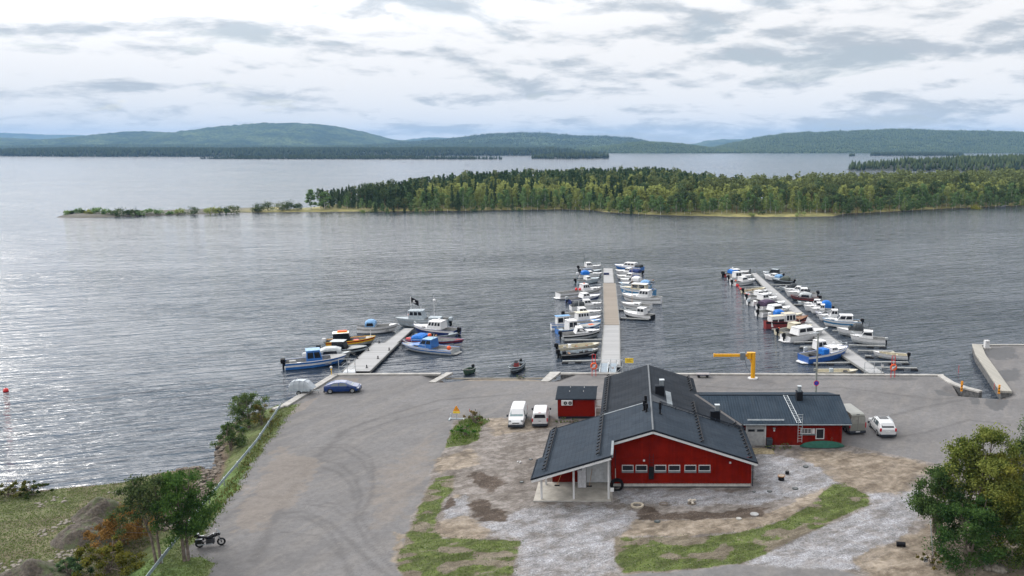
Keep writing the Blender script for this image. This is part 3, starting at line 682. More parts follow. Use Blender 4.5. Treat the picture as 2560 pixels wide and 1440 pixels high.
def hill(name, sil, y0, y1, m, cols=500, rows=44, tree=9.0, pw_=1.0, back=1.0, seed=0, scatter=0, base=WL, hts=(9, 15)):
    px = np.array([s[0] for s in sil], float); py = np.array([s[1] for s in sil], float)
    dp = math.cos(PIT)
    pxs = np.linspace(px[0], px[-1], cols); xc = (pxs - CX) / F * (y1 * dp + 30)        # crest line in world x
    crest = np.array([zat(v, y1) for v in np.interp(pxs, px, py)])
    t = np.concatenate([np.linspace(0, 1, rows), np.linspace(1.08, 1.6, 6)])
    Xh = np.repeat(xc[:, None], len(t), 1); Yh = np.repeat((y0 + (y1 - y0) * t)[None], cols, 0)
    k = 80.0 / (y1 - y0)
    prof = np.where(t <= 1, np.sin(np.clip(t, 0, 1) * math.pi / 2) ** (1.35 * pw_), np.cos((t - 1) / .6 * math.pi / 2) * .9 + .1)
    nzh = fbm(Xh * .0016 + seed, Yh * .0016, 5) - .5; am = (crest[:, None] - base) * .42
    env = np.clip(4 * t * (1 - t), 0, 1) ** .7
    Zh = base - .3 + (crest[:, None] - base) * prof[None] + nzh * am * env[None] + (fbm(Xh * .03 + seed, Yh * .03, 3) - .5) * tree * np.clip(t * 8, 0, 1)[None]
    ii = np.arange(Xh.size).reshape(Xh.shape); f = np.stack([ii[:-1, :-1], ii[1:, :-1], ii[1:, 1:], ii[:-1, 1:]], -1).reshape(-1, 4)
    tag(link(name, fastmesh(name, np.stack([Xh.ravel(), Yh.ravel(), Zh.ravel()], 1), f, [m], smooth=True)), kind='structure')
    if scatter:
        rs = np.random.RandomState(seed + 9); u = rs.uniform(0, cols - 1.01, scatter); v = rs.uniform(0, 1, scatter) ** .8 * (rows - 1.01)
        i = u.astype(int); j = v.astype(int); fu = u - i; fv = v - j
        lerp = lambda A: (A[i, j] * (1 - fu) + A[i + 1, j] * fu) * (1 - fv) + (A[i, j + 1] * (1 - fu) + A[i + 1, j + 1] * fu) * fv
        cones('forest', np.stack([lerp(Xh), lerp(Yh), lerp(Zh)], 1), hts[0], hts[1], M_FAR2 if y0 > 3000 else M_FAR, seed=seed)
MH = m_hill('hill_forest', (.032, .050, .022), (.11, .14, .055), .004)
hill('far_hill', [(-300, 345), (-100, 335), (0, 332), (60, 334), (120, 337), (200, 338), (260, 341), (330, 346), (420, 350), (520, 360)], 12000, 13500, MH, 200, 20, 20, seed=1)
hill('far_hill', [(980, 362), (1030, 348), (1080, 344), (1130, 346), (1180, 346), (1230, 350), (1300, 360)], 10500, 12000, MH, 150, 20, 20, seed=2)
hill('far_hill', [(1660, 366), (1715, 362), (1740, 359), (1760, 353), (1800, 348), (1840, 348), (1880, 350), (1930, 356), (2000, 364)], 9500, 10800, MH, 150, 20, 20, seed=3)
hill('hill', [(-400, 352), (-100, 344), (0, 345), (120, 350), (240, 347), (300, 341), (335, 334), (370, 330), (420, 330), (470, 333), (520, 329), (560, 322), (600, 316), (650, 312), (700, 310), (760, 309), (800, 311), (840, 316), (880, 325), (920, 336), (960, 347), (1010, 354), (1100, 360), (1200, 364)], 5400, 7800, MH, 520, 50, 34, pw_=1.5, seed=4)
hill('hill', [(900, 366), (1020, 358), (1100, 352), (1180, 343), (1230, 336), (1300, 333), (1350, 333), (1400, 337), (1450, 341), (1500, 343), (1560, 346), (1610, 352), (1640, 360), (1680, 368)], 5000, 6800, MH, 300, 40, 26, pw_=1.3, seed=5, scatter=9000)
hill('hill', [(1440, 376), (1500, 370), (1560, 362), (1600, 357), (1640, 357), (1700, 361), (1740, 366), (1790, 374), (1830, 378)], 4250, 4700, MH, 200, 24, 6, seed=6, scatter=6000, hts=(8, 14))
hill('hill', [(1740, 378), (1790, 370), (1830, 360), (1870, 352), (1910, 343), (1960, 337), (2010, 334), (2060, 336), (2110, 333), (2160, 331), (2220, 327), (2280, 327), (2340, 331), (2400, 331), (2470, 333), (2560, 337), (2700, 345), (2900, 360)], 4250, 5600, MH, 520, 50, 22, pw_=1.2, seed=7, scatter=34000, hts=(9, 16))
hill('low_hill', [(-350, 368), (0, 367), (300, 363), (600, 364), (800, 368), (900, 366), (1100, 362), (1300, 362), (1450, 368), (1560, 374)], 4750, 5500, MH, 520, 26, 8, seed=8, scatter=16000, hts=(8, 14))

def wooded(name, poly, dens, h0, h1, top=3.0, seed=0, grid=12):
    xs_ = [p[0] for p in poly]; ys_ = [p[1] for p in poly]
    A, B = np.meshgrid(np.arange(min(xs_) - 3 * grid, max(xs_) + 3 * grid, grid), np.arange(min(ys_) - 3 * grid, max(ys_) + 3 * grid, grid), indexing='ij')
    s = sdpoly(A, B, poly) + (fbm(A * .02 + seed, B * .02) - .5) * grid * 1.6
    Zl = WL - .8 + 1.3 * sstep(-grid, grid * .6, s) + top * sstep(0, 90, s)
    tag(link(name, gridmesh(name, A, B, Zl, mat('island_ground', (.030, .034, .026), .95, scale=.1), WL - .75)), kind='structure')
    rs = np.random.RandomState(seed); n = int(dens * (max(xs_) - min(xs_)) * (max(ys_) - min(ys_))); x = rs.uniform(min(xs_), max(xs_), n); y = rs.uniform(min(ys_), max(ys_), n)
    si = sdpoly(x, y, poly); ok = si > 1; x = x[ok]; y = y[ok]; si = si[ok]
    cones('forest', np.stack([x, y, WL + .3 + top * sstep(0, 90, si)], 1), h0, h1, M_FAR, .24, seed)
def wpoly(front, back): return pw(front, WL) + pw(back, WL)
# long dark tongue of land on the left, islets, and the wooded point on the right
wooded('point', [(-2400, 3050), (-1900, 2820), (-1500, 2790), (-1190, 2760), (-1190, 2850), (-700, 3000), (-100, 3350), (-700, 3700), (-2400, 3900)], .014, 9, 18, 14, 21, 20)
wooded('point', [(-1170, 2290), (-1000, 2262), (-800, 2250), (-560, 2235), (-400, 2235), (-330, 2262), (-400, 2310), (-560, 2380), (-750, 2520), (-1000, 2550), (-1150, 2350)], .014, 6, 11, 1.5, 22)
wooded('islet', pw([(1330, 397), (1400, 397.5), (1515, 396), (1525, 395.3), (1500, 394), (1420, 392), (1340, 394)], WL), .012, 8, 15, 4, 23)
wooded('point', [(326, 1215), (420, 1190), (600, 1180), (900, 1150), (1200, 1180), (1200, 1900), (700, 1600), (520, 1500), (330, 1290), (318, 1245)], .015, 9, 15, 8, 24)
wooded('point', pw([(2175, 389.5), (2300, 390), (2400, 389.5), (2410, 388), (2300, 387), (2180, 387.8)], WL), .01, 8, 14, 3, 25)
wooded('point', [(1250, 2100), (1600, 2050), (2200, 2100), (2200, 2900), (1450, 2900), (1200, 2300)], .006, 9, 16, 30, 26, 20)
wooded('islet', pw([(2120, 390.6), (2135, 390.8), (2138, 390), (2124, 389.8)], WL), .02, 8, 12, 2, 27, 4)
for px, py in ((1030, 407), (1168, 413), (2600, 450), (1010, 406)):
    p = P(px, py, WL); mb = MB(); mb.ball((p.x, p.y, WL), 2.2, mat('rock_dark', (.09, .08, .08), .9), 2.2, .8, .25); tag(mb.build('lake_rock'), 'low dark rock breaking the surface far out on the lake', 'rock', 'rocks far out on the lake')

# ================================================================ QUAY EDGES AND PIERS
CONC = mat('pale_concrete', (.30, .29, .275), .85, var=.15, scale=1.2, bump=.2)
CONC_D = mat('dark_concrete', (.10, .10, .10), .9, var=.3)
STEEL = mat('galvanised_steel', (.42, .45, .47), .45, .6)
DARKF = mat('dark_float', (.025, .025, .028), .6)
def m_planks(name, a, b, sc, ax):
    m = bpy.data.materials.new(name); m.use_nodes = True; t = NT(m.node_tree); bs = t.n['Principled BSDF']; tc = t.node('ShaderNodeTexCoord').outputs['Object']
    s = t.node('ShaderNodeSeparateXYZ'); t.l.new(tc, s.inputs[0]); u = t.math('MULTIPLY', s.outputs[ax], sc)
    gap = t.ss(t.math('ABSOLUTE', t.math('SUBTRACT', t.math('FRACT', u), .5)), .42, .49)
    wn = t.node('ShaderNodeTexWhiteNoise', noise_dimensions='1D'); t.l.new(t.math('FLOOR', u), wn.inputs['W'])
    c = t.mix(t.math('ADD', t.math('MULTIPLY', wn.outputs[0], .6), t.math('MULTIPLY', t.noise(tc, 1.5, 5, .7), .4)), a, b); c = t.mix(t.math('MULTIPLY', gap, .5), c, tuple(x * .3 for x in a))
    t.l.new(c, bs.inputs['Base Color']); bs.inputs['Roughness'].default_value = .9
    bn = t.node('ShaderNodeBump'); bn.inputs['Distance'].default_value = .01; t.l.new(gap, bn.inputs['Height']); bn.invert = True; t.l.new(bn.outputs[0], bs.inputs['Normal'])
    return m
PL_GREY = m_planks('weathered_planks', (.20, .20, .20), (.30, .30, .305), 1.6, 1)
PL_BRN = m_planks('brown_planks', (.15, .125, .10), (.21, .18, .15), 1.6, 1)
PL_RAMP = m_planks('kerb_planks', (.22, .21, .185), (.29, .275, .245), 4, 0)
def wall(pts_, label, w=.75, top=.22, side=0.3, m=CONC, mlow=CONC_D, name='quay_wall'):
    t = thing(name, label, 'quay wall', (*pts_[0], 0)); o = Vector((*pts_[0], 0)); a = MB(); b = MB()
    P2 = [Vector(p) for p in pts_]; k = 1
    nrm = []
    for i in range(len(P2)):
        d1 = (P2[min(i + 1, len(P2) - 1)] - P2[max(i - 1, 0)]).normalized(); nrm.append(Vector((d1.y, -d1.x)))
    def strip(mb, o0, o1, z0, z1, mm):
        rings = []
        for p, n in zip(P2, nrm):
            q0_ = p + n * o0 - o.xy; q1_ = p + n * o1 - o.xy
            rings.append([(q0_.x, q0_.y, z0), (q1_.x, q1_.y, z0), (q1_.x, q1_.y, z1), (q0_.x, q0_.y, z1)])
        mb.loft(rings, mm)
    strip(a, -side, w - side, -.06, top, m); a.build('coping', t, bevel=.03)
    strip(b, -side + .12, w - side - .1, -3.0, -.065, mlow); b.build('wall_face', t)
    return t
wall([(-44.9, 101.0), q0], 'short end of pale coping where the guard rail meets the quay', .7)
wall([q0, q1], 'left side of the concrete quay coping behind the grey box trailer', 1.0)
wall([q1, (-27.6, 117.55)], 'long pale coping in front of the left pier', .7)
a = MB(); a.loft([[(0, 0, -.1), (1.0, -.1, -.1), (1.0, -.1, .25), (0, 0, .25)], [(-1.5, -4.6, -.1), (-.5, -4.7, -.1), (-.5, -4.7, .12), (-1.5, -4.6, .12)]], CONC)
o = a.build('ramp_wing', bevel=.03); o.location = (-26.9, 118.0, 0); tag(o, 'slanting concrete wing wall left of the little sand beach', 'quay wall')
a = MB(); a.loft([[(0, 0, -.1), (1.6, 0, -.1), (1.6, 0, .25), (0, 0, .25)], [(-.9, -4.4, -.1), (.3, -4.5, -.1), (.3, -4.5, .12), (-.9, -4.4, .12)]], CONC)
o = a.build('ramp_wing', bevel=.03); o.location = (-11.9, 118.2, 0); tag(o, 'slanting concrete wing wall right of the little sand beach', 'quay wall')
wall([(-10.3, 117.75), q4, (44.7, 116.7)], 'long pale coping running along the quay behind the red building', .6)
wall([(44.0, 116.7), (44.3, 112.8), (45.2, 110.6), (46.6, 108.6)], 'slanting concrete wall on the left of the boat slip', .9, .2, .6)
wall([(57.6, 135.4), (55.4, 128.5), (53.4, 120), (50.6, 108.4)][::1], 'plank-topped concrete wall along the right side of the boat slip', 1.5, .25, .2, PL_RAMP)
wall([(57.3, 135.6), (150, 137.0)], 'thin pale coping on the far edge of the right-hand quay', .5, .15)

def pier(name, label, secs, group=None):
    """secs: list of (x0,x1,y0, x0',x1',y1, planks)"""
    t = thing(name, label, 'pier', (secs[0][0], secs[0][2], WL)); ox, oy = secs[0][0], secs[0][2]
    for (a0, a1, y0, b0, b1, y1, m) in secs:
        mb = MB(); q = [(a0 - ox, y0 - oy), (a1 - ox, y0 - oy), (b1 - ox, y1 - oy), (b0 - ox, y1 - oy)]
        mb.prism(q, .52, .62, m)
        mb.build('deck', t)
        e = MB()
        for (p, r) in ((q[0], q[3]), (q[1], q[2])): e.beam((*p, .5), (*r, .5), .14, .32, mat('pier_edge', (.17, .17, .165), .8))
        e.build('edge_beam', t)
        f = MB(); n = max(2, int(abs(y1 - y0) / 5))
        for i in range(n):
            u = (i + .5) / n; cxx = [q[0][j] * (1 - u) + q[3][j] * u for j in (0, 1)]; dxx = [q[1][j] * (1 - u) + q[2][j] * u for j in (0, 1)]
            f.box(cxx[0] + .1, dxx[0] - .1, cxx[1] - 1.2, cxx[1] + 1.2, -.3, .40, DARKF)
        f.build('pontoon', t)
    return t
def PX(px, py): p = P(px, py, WL + .6); return p.x, p.y
p1 = [PX(900, 930), PX(940, 930), PX(955, 858), PX(998, 856.5), PX(1013, 821), PX(1027, 821)]
a0, _ = PX(897, 928); a1, ya = PX(927, 928); b0, _ = PX(948, 857); b1, yb = PX(996, 857); c0, _ = PX(957, 856); c1, _ = PX(991, 856); d0, _ = PX(1011, 821); d1, yd = PX(1026, 821)
W1 = 4.1; xr = PX(925, 928)[0]; xr2 = PX(997, 857)[0]
pier('floating_pier', 'left floating pier with wide grey plank deck and working boats', [(xr - W1, xr, PX(925, 928)[1], xr2 - W1, xr2, yb, PL_GREY), (c0 + .4, c0 + 2.6, yb + .05, d0, d0 + 1.7, yd, PL_GREY)])
x_, y_ = xr, PX(925, 928)[1]
for i, (px, py) in enumerate([(1006, 858), (973, 876), (945, 897), (917, 920), (948, 858), (921, 877), (893, 897)]):
    q = PX(px, py); mb = MB(); mb.tube([(0, 0, 0), (0, 0, .45)], .09, DARKF, 6); mb.box(-.16, .16, -.16, .16, 0, .04, DARKF); o = mb.build('bollard'); o.location = (q[0], q[1], WL + .625)
    tag(o, 'short black mooring post on the edge of the left pier', 'bollard', 'mooring posts on the left pier')
def sec(pts_): return pts_
m0, m1 = PX(1503, 905), PX(1550, 905)
pier('floating_pier', 'middle floating pier with a brown middle section and pale ends', [
    (*[PX(1501, 918)[0], PX(1550.5, 918)[0]], PX(1501, 918)[1], PX(1509.5, 813)[0], PX(1549, 813)[0], PX(1510, 813)[1], PL_GREY),
    (PX(1510, 812)[0], PX(1549, 812)[0], PX(1510, 812)[1], PX(1507.5, 708)[0], PX(1539, 708)[0], PX(1507, 708)[1], PL_BRN),
    (PX(1509, 707)[0], PX(1535, 707)[0], PX(1509, 707)[1], PX(1508.5, 671)[0], PX(1531, 671)[0], PX(1508, 671)[1], PL_GREY)])
r0 = (PX(2118, 875), PX(2160, 875)); r1 = (PX(2171, 934), PX(2217, 934))
def l3(y):   # left/right pixel edges of the right-hand pier at row y
    pts_l = [(682, 1877), (740, 1929), (800, 1985), (845, 2037), (855, 2066), (935, 2175)]; pts_r = [(682, 1889), (740, 1955), (800, 2029), (845, 2083), (855, 2094), (935, 2213)]
    return np.interp(y, *zip(*pts_l)), np.interp(y, *zip(*pts_r))
secs = []
for ya_, yb_ in ((933, 846), (845.5, 765), (764.5, 683)):
    A = l3(ya_); B = l3(yb_); pa = [PX(v, ya_) for v in A]; pb = [PX(v, yb_) for v in B]; secs.append((pa[0][0], pa[1][0], pa[0][1], pb[0][0], pb[1][0], pb[0][1], PL_GREY))
pier('floating_pier', 'right floating pier, the longest, running off at a slant', secs)
mb = MB(); mb.box(-.7, .7, -.35, .35, 0, .5, mat('navy', (.03, .04, .09), .6)); o = mb.build('storage_box', bevel=.05); q = PX(1516, 687); o.location = (q[0], q[1], WL + .625); tag(o, 'small dark blue box on the far end of the middle pier', 'box')
mb = MB(); mb.tube([(0, 0, 0), (0, 0, 1.0)], .16, DARKF, 8); mb.ball((0, 0, 1.05), .2, DARKF); o = mb.build('service_post'); q = PX(1875, 684); o.location = (q[0], q[1], WL + .625); tag(o, 'short black post on the far tip of the right pier', 'post')

# mooring booms (finger piers)
VW = {'a': (680, 720, 5.12), 'b': (1360, 640, 4.8), 'c': (1790, 660, 5.142), 'd': (1980, 700, 5.538)}
def vx(v, x, y): ox, oy, s = VW[v]; return ox + x / s, oy + y / s
def boom(v, x0, y0, x1, y1, label, thick=True):
    A = P(*vx(v, x0, y0), WL + .35); B = P(*vx(v, x1, y1), WL + .35); d = B - A; L = d.length
    t = thing('mooring_boom', label, 'mooring boom', (A.x, A.y, WL), math.atan2(d.y, d.x), 'mooring booms of the piers')
    mb = MB(); mb.box(0, L, -.22, .22, .24, .42, mat('boom_steel', (.25, .255, .25), .6, .2)); mb.build('beam', t, bevel=.02)
    for u in ((.06, .4) if thick else (.1,)):
        mb = MB(); mb.box(L * u - .5, L * u + .55, -.34, .34, -.3, .225, DARKF); mb.build('float', t, bevel=.05)
for v, c in (('b', [(280, 1057, 690, 1046), (222, 1262, 690, 1252), (920, 742, 1260, 760), (900, 640, 1270, 655), (250, 1012, 700, 1000), (590, 372, 712, 368), (330, 545, 700, 540), (330, 668, 710, 662)]),
             ('c', [(300, 300, 600, 293), (345, 322, 640, 316), (985, 268, 700, 262), (960, 305, 760, 303), (1085, 1062, 1470, 1060), (1150, 1125, 1330, 1120), (720, 838, 1250, 825), (560, 610, 930, 590), (1000, 520, 1200, 520)]),
             ('d', [(1405, 985, 915, 975), (1612, 1140, 1060, 1130), (1732, 1218, 1150, 1208), (1290, 915, 790, 900), (890, 700, 560, 700), (1100, 1052, 1010, 1045), (30, 862, 520, 845), (300, 1150, 870, 1140)])):
    for q in c: boom(v, *q, 'slim grey boom on dark floats, sticking out from a pier at right angles')

# ================================================================ BOATS
GEL = mat('white_gelcoat', (.56, .56, .565), .3, var=.06); CREAM = mat('cream_gelcoat', (.44, .40, .30), .35, var=.08); INNER = mat('boat_inner', (.26, .26, .255), .6)
GLASS = mat('dark_glass', (.010, .012, .017), .1, var=.05, spec=.35); ALU = mat('boat_aluminium', (.33, .35, .36), .45, .3); GREYB = mat('grey_paint', (.30, .34, .37), .5)
BLUE = mat('blue_paint', (.025, .12, .36), .35); DBLUE = mat('dark_blue_paint', (.015, .03, .12), .3); LBLUE = mat('light_blue_paint', (.13, .26, .40), .4); RED = mat('red_paint', (.34, .02, .015), .45)
TARP = mat('blue_tarp', (.012, .12, .42), .6, var=.2, scale=5, bump=.4); BLACK = mat('black_paint', (.010, .010, .012), .5, spec=.08); CHAR = mat('charcoal_cloth', (.05, .055, .06), .8, var=.25, scale=4, bump=.4); PTARP = mat('pale_blue_tarp', (.16, .30, .50), .65, var=.2, scale=4, bump=.3)
ORANGE = mat('orange_plastic', (.62, .10, .03), .5); REDP = mat('red_plastic', (.50, .02, .02), .4); WOOD = mat('deck_wood', (.20, .11, .06), .6, var=.3); NAVYT = mat('navy_tarp', (.02, .035, .12), .7, var=.2, bump=.3); RUST = mat('antifoul_red', (.17, .03, .03), .7); YEL = mat('yellow_paint', (.75, .45, .02), .45); SILV = mat('silver_paint', (.40, .42, .43), .35, .3)
CLEAR = mat('pale_vinyl', (.26, .28, .29), .25, spec=.7); GREENP = mat('green_paint', (.05, .085, .06), .6)

def house(t, x0, x1, w, z0, h, rf=.25, ra=.08, nw=2, m=GEL, roof=None, over=.12, wt=.86, v0=.48, v1=.88, name='cabin', front=True, rear=False):
    """wheelhouse from x0 (aft) to x1 (forward) with raked ends; windows are its own pieces"""
    h *= 1.1; zt = z0 + h; xa = x0 + ra; xf = x1 - rf; wb = w / 2; wu = wb * wt
    L = [(x0, wb, z0), (x1, wb * .92, z0), (xf, wu * .94, zt), (xa, wu, zt)]; Rr = [(x, -y, z) for x, y, z in L]
    mb = MB(); mb.add(L + Rr, [(0, 1, 2, 3), (7, 6, 5, 4), (1, 5, 6, 2), (4, 0, 3, 7), (3, 2, 6, 7), (0, 4, 5, 1)], m)
    c = mb.build(name, t, bevel=.03)
    for quad in (([Rr[0], Rr[1], Rr[2], Rr[3]]), ([L[1], L[0], L[3], L[2]])):
        for i in range(nw):
            g = .92 / nw; u = .04 + i * g; wn = MB(); wn.pane(quad, u + .03, u + g - .03, v0, v1, .006, GLASS); wn.build('window', c)
    if front:
        wn = MB(); wn.pane([Rr[1], L[1], L[2], Rr[2]], .06, .94, v0, .93, .006, GLASS); wn.build('windscreen', c)
    if rear:
        wn = MB(); wn.pane([L[0], Rr[0], Rr[3], L[3]], .2, .5, .1, .9, .006, GLASS); wn.build('door', c)
    rm = roof or m; rb = MB(); rb.loft([[(xa - over, -wu - .06, zt + .003), (xa - over, wu + .06, zt + .003), (xa - over, wu * .8, zt + .07), (xa - over, -wu * .8, zt + .07)],
                                        [(xf + over * .8, -wu * .94 - .04, zt + .003), (xf + over * .8, wu * .94 + .04, zt + .003), (xf + over * .4, wu * .75, zt + .06), (xf + over * .4, -wu * .75, zt + .06)]], rm)
    rb.build('roof', c, bevel=.02)
    return c
def arch(t, x0, x1, w, z0, h, m, name='canopy', flat=.25, win=None):
    rings = []
    for i in range(5):
        u = i / 4; x = x0 + (x1 - x0) * u; hh = h * (1 - flat * abs(2 * u - 1) ** 3); r = []
        for k in range(9):
            a = math.pi * k / 8; ca = math.cos(a); sa = math.sin(a)
            r.append((x, w / 2 * math.copysign(abs(ca) ** .6, ca), z0 + hh * sa ** .6))
        rings.append(r)
    mb = MB(); mb.loft(rings, m, cap=True); c = mb.build(name, t, smooth=False)
    if win:
        for sgn in (-1, 1):
            wn = MB(); y = sgn * (w / 2 + .004); q = [(x0 + .15 * (x1 - x0), y, z0 + h * .15), (x0 + .85 * (x1 - x0), y, z0 + h * .15), (x0 + .8 * (x1 - x0), y * .96, z0 + h * .6), (x0 + .2 * (x1 - x0), y * .96, z0 + h * .6)]
            if sgn > 0: q = [q[1], q[0], q[3], q[2]]
            wn.pane(q, 0, 1, 0, 1, .01, win); wn.build('window', c)
    return c
def outboard(t, x, y, z, m=BLACK, s=1.0):
    mb = MB(); mb.box(x - .55 * s, x + .05, y - .2 * s, y + .2 * s, z + .25 * s, z + .85 * s, m); o = mb.build('outboard_motor', t, bevel=.09 * s)
    mb = MB(); mb.box(x - .35 * s, x - .12 * s, y - .07, y + .07, z - .7, z + .25 * s, BLACK if m is not GEL else GREYB); mb.box(x - .12 * s, x + .12, y - .14, y + .14, z - .05, z + .2 * s, BLACK); mb.build('leg', o)
nb_boats = [0]
def boat(v, s_, b_, label, fb=.65, br=None, top=GEL, stripe=None, low=None, boot=None, deckm=None, floorm=None, dbl=False, dk=.5, feats=(), ob=None, rail=False, name='motor_boat', wave=True, coam=True, zoff=0.0, stem=1.0, cat='boat', group=None):
    A = P(*vx(v, *s_), WL); B = P(*vx(v, *b_), WL); d = B - A; L = d.length; fb *= 1.28
    BM = br or min(.40, .32 + .55 / L) * L; BM = min(BM, 3.4)
    nrm = Vector((-d.y, d.x)).normalized();
    if nrm.y < 0: nrm = -nrm
    k = abs(nrm.y); A2 = A + Vector((nrm.x, nrm.y, 0)) * BM * .46 * k; rz = math.atan2(d.y, d.x)
    t = thing(name, label, cat, (A2.x, A2.y, WL + zoff), rz, group)
    stripe = stripe or top; low = low or top; boot = boot or low; deckm = deckm or top
    ts = [0, .2, .42, .6, .75, .87, .95, 1.0]
    ws = [.34, .74, .97, 1, .86, .58, .30, .02] if dbl else [.90, .97, 1, .98, .84, .58, .32, .02]
    rings = []; sheer = []
    for u, w in zip(ts, ws):
        b = BM / 2 * w; zs = fb * (1 + .42 * u ** 2.4 * stem + (.25 * (1 - u) ** 4 if dbl else 0)); x = u * L
        bow = u ** 3; xc = x * (1 - .06 * bow); xk = x * (1 - .12 * bow); zc = .06 + .30 * bow * fb; bc = b * (.90 - .35 * bow)
        r = []
        for q in ((xk, .001, -.30 + .2 * bow), (xc, bc, zc), (xc + (x - xc) * .4, bc + (b - bc) * .45, zc + (zs - zc) * .40), (xc + (x - xc) * .7, bc + (b - bc) * .75, zc + (zs - zc) * .68), (x, b, zs)): r.append(q)
        rings.append(r); sheer.append((x, b, zs))
    mb = MB()
    for sgn in (1, -1):
        for si, m in enumerate((boot, low, stripe, top)):
            strip = [[(q[0], q[1] * sgn, q[2]) for q in r[si:si + 2]] for r in rings]; mb.loft(strip, m, cap=False, closed=False)
    tr = [(q[0], q[1], q[2]) for q in rings[0]] + [(q[0], -q[1], q[2]) for q in rings[0][::-1]]; mb.face(tr, low)
    # rub rail along the sheer
    for sgn in (1, -1): mb.tube([(x, y * sgn, z_) for x, y, z_ in sheer], .045, stripe if stripe is not top else INNER, 4)
    mb.build('hull', t, fix=True)
    at = lambda u: (np.interp(u, ts, [s[1] for s in sheer]), np.interp(u, ts, [s[2] for s in sheer]))
    mb = MB(); us = [dk] + [u for u in ts if u > dk + .02]; rr = []
    for u in us:
        b, zz_ = at(u); rr.append([(u * L, b * .985, zz_ - .02), (u * L, 0, zz_ + .05), (u * L, -b * .985, zz_ - .02)])
    mb.loft(rr, deckm, cap=False, closed=False); mb.build('deck', t)
    mb = MB(); us = [.015] + [u for u in ts if 0.02 < u < dk - .02] + [dk]; fl = max(.12, fb * .35); fm = floorm or INNER; ring = []
    for u in us:
        b, zz_ = at(u); bi = max(.1, b - .16); ring.append([(u * L, b * .985, zz_ - .015), (u * L, bi, zz_ - .01), (u * L, bi * .95, fl), (u * L, -bi * .95, fl), (u * L, -bi, zz_ - .01), (u * L, -b * .985, zz_ - .015)])
    mb.loft([r[0:2] for r in ring], top, cap=False, closed=False); mb.loft([r[4:6] for r in ring], top, cap=False, closed=False)
    mb.loft([r[1:5] for r in ring], fm, cap=False, closed=False)
    e = ring[-1]; mb.face([e[1], e[2], e[3], e[4]], fm); e = ring[0]; mb.face([e[1], e[2], e[3], e[4]], fm); mb.build('cockpit', t)
    X_ = lambda u: u * L
    for f in feats:
        k = f[0]
        if k == 'trunk':      # low raised forward cabin
            _, u0, u1, h = f[:4]; m = f[4] if len(f) > 4 else deckm; w0 = at(u0)[0] * 1.5; w1 = at(u1)[0] * 1.15; z0_ = at(u0)[1] - .03; z1_ = at(u1)[1]
            mb = MB(); mb.loft([[(X_(u0), -w0 / 2, z0_), (X_(u0), w0 / 2, z0_), (X_(u0), w0 / 2 * .8, z0_ + h), (X_(u0), -w0 / 2 * .8, z0_ + h)], [(X_(u0 * .4 + u1 * .6), -w0 * .42, z1_), (X_(u0 * .4 + u1 * .6), w0 * .42, z1_), (X_(u0 * .45 + u1 * .55), w0 * .33, z0_ + h * .9), (X_(u0 * .45 + u1 * .55), -w0 * .33, z0_ + h * .9)],
                                [(X_(u1), -w1 / 2, z1_), (X_(u1), w1 / 2, z1_), (X_(u1 - .02), w1 / 2 * .7, z1_ + .06), (X_(u1 - .02), -w1 / 2 * .7, z1_ + .06)]], m); c = mb.build('fore_cabin', t, bevel=.04)
            for sg in (1, -1):
                q = [(X_(u0) + .15, w0 * .5 * sg, z0_ + h * .3), (X_(u0 * .5 + u1 * .5), w0 * .44 * sg, z0_ + h * .3), (X_(u0 * .5 + u1 * .5), w0 * .40 * sg, z0_ + h * .7), (X_(u0) + .15, w0 * .46 * sg, z0_ + h * .7)]
                if sg > 0: q = [q[1], q[0], q[3], q[2]]
                wn = MB(); wn.pane(q, .1, .9, 0, 1, .012, GLASS); wn.build('window', c)
        elif k == 'house':
            _, u0, u1, h = f[:4]; kw = f[4] if len(f) > 4 else {}; w = at((u0 + u1) / 2)[0] * kw.pop('wf', 1.5) if 'wf' in kw else at((u0 + u1) / 2)[0] * 1.5
            z0_ = kw.pop('z', min(fl if u1 <= dk else at(u0)[1] - .05, at(u0)[1])); house(t, X_(u0), X_(u1), w, z0_, h + (at(u0)[1] - z0_), **kw)
        elif k == 'arch':
            _, u0, u1, h, m = f[:5]; w = at((u0 + u1) / 2)[0] * 1.8; arch(t, X_(u0), X_(u1), w, at(u0)[1] - .02, h, m, win=f[5] if len(f) > 5 else None)
        elif k == 'screen':
            _, u0, h = f[:3]; b, zz_ = at(u0); q = [(X_(u0) + .5, -b * .75, zz_), (X_(u0) + .5, b * .75, zz_), (X_(u0), b * .6, zz_ + h), (X_(u0), -b * .6, zz_ + h)]
            mb = MB(); mb.pane(q, 0, 1, 0, 1, .01, GLASS, .03); mb.tube([q[0], q[3], q[2], q[1]], .03, f[3] if len(f) > 3 else GEL, 4)
            for sg in (-1, 1): mb.face([(X_(u0) + .5, b * .75 * sg, zz_), (X_(u0) - .5, b * .8 * sg, zz_), (X_(u0) - .4, b * .66 * sg, zz_ + h * .7), (X_(u0), b * .6 * sg, zz_ + h)], GLASS)
            mb.build('windscreen', t)
        elif k == 'console':
            _, u0, h = f[:3]; mb = MB(); x = X_(u0); mb.box(x, x + .55, -.35, .35, fl, fl + h, f[3] if len(f) > 3 else GEL); o = mb.build('console', t, bevel=.05); mb = MB(); mb.pane([(x + .55, -.3, fl + h), (x + .55, .3, fl + h), (x + .35, .28, fl + h + .35), (x + .35, -.28, fl + h + .35)], 0, 1, 0, 1, .01, GLASS, .02); mb.build('windscreen', o)
        elif k == 'seat':
            for u in f[1:]: b, _z = at(u); mb = MB(); mb.box(X_(u) - .16, X_(u) + .16, -b + .17, b - .17, fl + .22, fl + .28, f[0] and WOOD if top is not GEL else CREAM); mb.build('thwart', t)
        elif k == 'mast':
